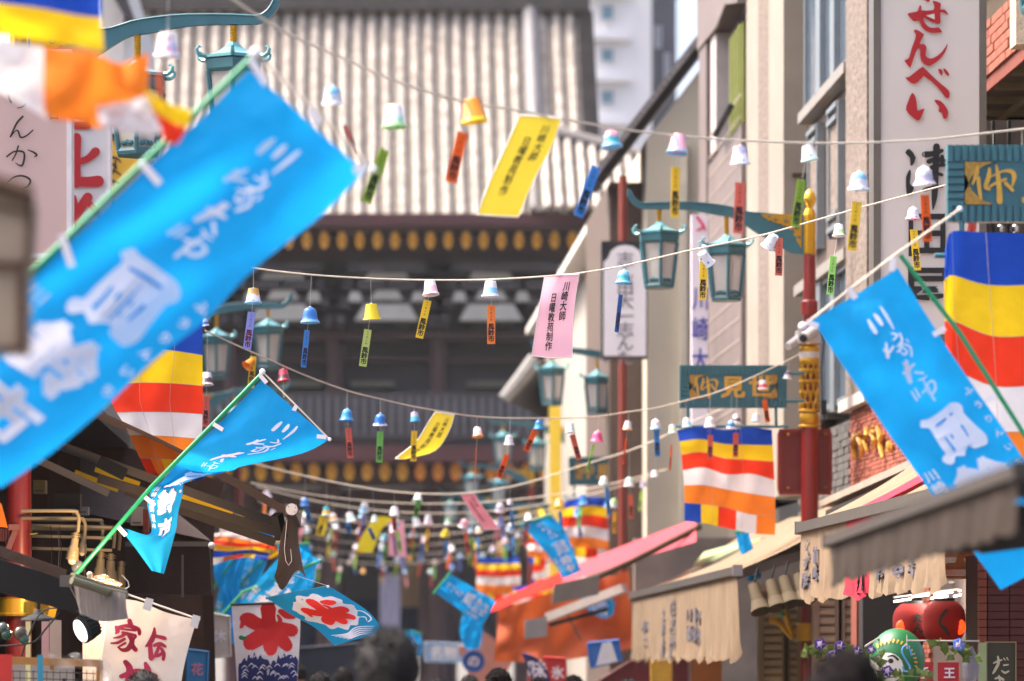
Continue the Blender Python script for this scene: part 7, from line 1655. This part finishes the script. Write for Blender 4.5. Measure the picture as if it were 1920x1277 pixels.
blob_sign('shop_board', 'orange slatted cabinet below the beige valance', 'cabinet', [(1296,1232),(1352,1232),(1352,1290),(1296,1290)], 36, '#c87a3c')
blob_sign('shop_counter', 'dark red shop counter roof below the orange tarpaulin', 'canopy', [(1100,1290),(1180,1240),(1290,1235),(1290,1290)], 41, '#6a1c1c')
blob_sign('price_flag', 'salmon cloth hanging by the crowd left of the tarpaulin', 'cloth', [(860,1215),(905,1185),(925,1200),(960,1240),(940,1280),(890,1290)], 48, '#c88a78')
blob_sign('shop_board', 'blue sign with pink blossom behind the crimson banner', 'sign', [(352,1218),(390,1222),(388,1290),(350,1290)], 27, '#3a86b8', '花', inkh='#e08a9c')
blob_sign('shop_board', 'white notice board right of the crimson banner', 'sign', [(390,1150),(430,1156),(432,1230),(392,1235)], 28, '#c8c0b4', '休')
blob_sign('shop_board', 'pale green shop light box behind the white ice banner', 'sign', [(398,1150),(432,1155),(438,1180),(404,1185)], 34, '#b8d0a8')
blob_sign('shop_board', 'grey blue counter front in the shade left of the big dark head', 'counter', [(560,1215),(700,1205),(700,1290),(560,1290)], 40, '#343a48')
q = thing('shop_lamp', 'pair of warm glowing lamps seen through the gap over the crimson banner', 'lamp', P(320, 1140, 22)); 
for (x, y, r_) in ((308, 1138, .02), (326, 1138, .03)): MB().sphere(P(x, y, 30), r_, 12).build('bulb', mat('warm_glow', '#ffe2b8', .4, vary=0, emit=5), q, smooth=True)
MB().prism([(288,1125),(360,1150),(352,1175),(288,1150)], lambda x, y, s: P(x, y, 30.3) + Vector((0, .05*s, 0))).build('reflector', mat('dark_red_board', '#4a1512', .6), q)

def shop_light(name, label, p, power, col, r=.05):
    d = bpy.data.lights.new(name, 'POINT'); d.energy = power; d.color = col; d.shadow_soft_size = r
    o = bpy.data.objects.new(name, d); COL.objects.link(o); o.location = p
shop_light('stall_bulb_light', '', P(200, 1070, 20.2), 14, (1, .62, .32)); shop_light('stall_back_light', '', P(318, 1122, 28.5), 30, (1, .72, .45))
shop_light('tube_light', '', P(1755, 1122, 24.7), 12, (1, .93, .82), .2); shop_light('lantern_light', '', P(1720, 1150, 23.6), 3, (1, .35, .15))

# ================================================================== PEOPLE
SKIN = mat('skin', '#c89878', .55, vary=.05); HAIR = mat('black_hair', '#1a1514', .65, spec=.35, vary=.3, scale=40, bump=.8, bscale=120)
HAIRG = mat('dark_grey_hair', '#1e1818', .8, spec=.1, vary=.3, scale=40, bump=.8, bscale=120)
def person(label, px, Y, top_py, hair, top_c, leg_c, yaw=0.0, step=0.0, hat=None, long=False):
    ztop = CZ + (VY - top_py)*Y/F; H = ztop; x = P(px, 0, Y).x; s = H/1.72
    t = thing('person', label, 'person', (x, Y, 0)); k = s
    bm = bmesh.new(); vl = {}
    J = dict(pelvis=(0,0,.93,.15), waist=(0,0,1.08,.135), chest=(0,0,1.28,.155), neckb=(0,0,1.42,.085), neck=(0,.0,1.49,.055), headl=(0,-.01,1.56,.07), headt=(0,-.01,1.65,.078),
             shl=(-.17,0,1.38,.07), ell=(-.23,.04,1.12,.048), wrl=(-.23,-.06,.92,.032), hal=(-.225,-.09,.84,.036), shr=(.17,0,1.38,.07), elr=(.23,.04,1.12,.048), wrr=(.23,-.06,.92,.032), har=(.225,-.09,.84,.036),
             hil=(-.09,0,.86,.10), knl=(-.10,-.03-step,.48,.06), anl=(-.10,.0-step*1.3,.09,.042), tol=(-.10,-.14-step*1.3,.04,.036), hir=(.09,0,.86,.10), knr=(.10,-.02+step*.6,.48,.06), anr=(.10,.04+step,.09,.042), tor=(.10,-.10+step,.04,.036))
    E = [('pelvis','waist'),('waist','chest'),('chest','neckb'),('neckb','neck'),('neck','headl'),('headl','headt'),('neckb','shl'),('shl','ell'),('ell','wrl'),('wrl','hal'),('neckb','shr'),('shr','elr'),('elr','wrr'),('wrr','har'),('pelvis','hil'),('hil','knl'),('knl','anl'),('anl','tol'),('pelvis','hir'),('hir','knr'),('knr','anr'),('anr','tor')]
    rot = Matrix.Rotation(yaw, 3, 'Z'); names = list(J); me = bpy.data.meshes.new('body')
    me.from_pydata([tuple((rot @ Vector(J[n][:3]))*k) for n in names], [(names.index(a), names.index(b)) for a, b in E], [])
    o = bpy.data.objects.new('tmp', me); COL.objects.link(o); md = o.modifiers.new('s', 'SKIN'); sv = me.skin_vertices[0].data
    for i, n in enumerate(names): sv[i].radius = (J[n][3]*k, J[n][3]*k*(.75 if n in ('pelvis','waist','chest') else 1)); sv[i].use_root = (n == 'pelvis')
    o.modifiers.new('d', 'SUBSURF').levels = 2
    m2 = bpy.data.meshes.new_from_object(o.evaluated_get(bpy.context.evaluated_depsgraph_get())); bpy.data.objects.remove(o)
    tc, lc = mat('shirt_' + top_c[1:], top_c, .8, vary=.12), mat('trousers_' + leg_c[1:], leg_c, .8)
    m2.name = 'body'; m2.materials.clear(); [m2.materials.append(q) for q in (SKIN, tc, lc)]
    for p in m2.polygons:
        z = p.center.z/k; rr_ = abs(p.center.x)/k; p.material_index = 0 if z > 1.455 or (rr_ > .17 and z < .93) else (1 if z > .95 else 2); p.use_smooth = True
    b = bpy.data.objects.new('body', m2); COL.objects.link(b); b.parent = t; register(b, (x, Y, 0))
    hc = Vector((x, Y, 0)) + rot @ Vector((0, -.012, 1.625))*k
    fwd = rot @ Vector((0, 1, 0))    # the crowd walks away from the camera: face towards +Y
    mbh = MB().sphere(hc, .088*k, 18, (.88, 1.02, 1.22)); mbh.build('head', SKIN, t, smooth=True)
    rr = random.Random(int(px)); hb_ = MB(); n = 26; mrows = 12
    for j in range(mrows + 1):
        for i in range(n):
            th = math.pi*j/mrows*(.70 if not long else .8); ph_ = 2*math.pi*i/n; dv = Vector((math.sin(th)*math.cos(ph_), math.sin(th)*math.sin(ph_), math.cos(th)))
            ff_ = dv.y; low = 1.0
            if ff_ > .35 and dv.z < .35: low = .80
            r_ = (.108 + rr.uniform(-.009, .009))*k*low; hb_.v.append(hc + rot @ Vector((dv.x*r_*.9, (dv.y*r_)*1.0, dv.z*r_*1.08 + .002)))
    for j in range(mrows):
        for i in range(n): hb_.f.append((j*n + i, j*n + (i+1) % n, (j+1)*n + (i+1) % n, (j+1)*n + i)); hb_.m.append(0)
    hb_.build('hair', hair, t, smooth=True)
    hs = MB()
    for q in range(800):
        th = math.acos(1 - rr.random()*1.35); ph_ = rr.random()*6.283; dv = Vector((math.sin(th)*math.cos(ph_), math.sin(th)*math.sin(ph_), math.cos(th)))
        a = hc + rot @ Vector((dv.x*.095*k, dv.y*.104*k, dv.z*.113*k)); e = rot @ Vector((dv.x + rr.uniform(-.5, .5), dv.y + rr.uniform(-.5, .5), dv.z - .35)); e.normalize(); sd_ = e.cross(dv); sd_.normalize()
        hs.add([a - sd_*.003*k, a + sd_*.003*k, a + e*(.018 + rr.random()*.02)*k], [(0, 1, 2)])
    hs.build('hair_strands', hair, t, kind='stuff')
    for sgn in (-1, 1):
        MB().sphere(hc + rot @ Vector((sgn*.078*k, 0, -.01*k)), .027*k, 10, (.4, .75, 1.15)).build('ear', SKIN, t, smooth=True)
        MB().sphere(hc + rot @ Vector((sgn*.030*k, .083*k, .0)), .011*k, 8).build('eye', mat('eye_dark', '#1c1412', .2), t)
        hnd = rot @ Vector((sgn*.225, -.09, .80))*k + Vector((x, Y, 0))
        fg = MB()
        for f_ in range(4): fg.tube([hnd + rot @ Vector((0, (f_-1.5)*.018, 0))*k, hnd + rot @ Vector((-.006*sgn, (f_-1.5)*.019, -.045))*k, hnd + rot @ Vector((-.018*sgn, (f_-1.5)*.018, -(.075, .085, .08, .065)[f_]))*k], [.010*k, .009*k, .006*k], 6)
        fg.tube([hnd + rot @ Vector((0, .03, .03))*k, hnd + rot @ Vector((-.01*sgn, .055, -.01))*k, hnd + rot @ Vector((-.015*sgn, .055, -.035))*k], [.011*k, .010*k, .007*k], 6)
        fg.build('fingers', SKIN, t, smooth=True)
    MB().sphere(hc + rot @ Vector((0, .094*k, -.02*k)), .016*k, 8, (.7, 1, 1.2)).build('nose', SKIN, t, smooth=True); MB().sphere(hc + rot @ Vector((0, .083*k, -.055*k)), .018*k, 8, (1.2, .4, .3)).build('mouth', mat('lips', '#a0584c', .5), t, smooth=True)
    return t
person('person with thick black hair seen from behind, nearest in the middle of the crowd', 727, 11.4, 1194, HAIR, '#2a2c34', '#20242c', .1)
person('person with dark greyish hair at the bottom right, out of focus', 1588, 9.0, 1240, HAIRG, '#5a4a4a', '#2a2a30', -.2)
person('person with black hair at the bottom left in front of the crimson banner', 268, 17.5, 1267, HAIR, '#3a3a40', '#26262c', .3)
for i, (px, Y, tp, c1, c2) in enumerate(((935, 24, 1251, '#6a7a8c', '#2c3040'), (880, 30, 1262, '#c8c0b8', '#3a3a44'), (820, 27, 1268, '#8a4a3c', '#2a2a30'), (1010, 26, 1268, '#a8b0c0', '#34343c'), (600, 26, 1256, '#44404a', '#24242c'), (645, 32, 1246, '#b8b4b0', '#2c2c38'), (1075, 29, 1262, '#d0c8c0', '#3c3c46'), (560, 36, 1240, '#7a7680', '#24242c'), (1180, 24, 1270, '#6a5a52', '#24242c'))):
    tp += 9; person(['dark haired walker in slate blue beside the round sign', 'walker in a pale shirt left of centre in the crowd', 'walker in a rust coloured shirt right of the nearest head', 'walker in light blue behind the price flags', 'walker in a dark jacket left of the nearest head', 'walker in a light top close left of the nearest head', 'walker in a cream top under the orange tarpaulin', 'far walker in grey beside the white ice banner', 'walker in brown under the beige awning'][i], px, Y, tp, HAIR if i % 3 else HAIRG, c1, c2, .2*math.sin(i*2.1), .08)

# ================================================================== AIR
hz_ = MB().box((-380, -1.5, -1), (380, 330, 60)); hm = bpy.data.materials.new('haze_volume'); hm.use_nodes = True; hn = hm.node_tree
hn.nodes.remove(hn.nodes['Principled BSDF']); pv = hn.nodes.new('ShaderNodeVolumePrincipled'); pv.inputs['Density'].default_value = .0002; pv.inputs['Color'].default_value = (.96, .96, .97, 1); pv.inputs['Anisotropy'].default_value = .2
hn.links.new(pv.outputs[0], hn.nodes['Material Output'].inputs['Volume'])
hz_.build('haze', hm, kind='stuff')
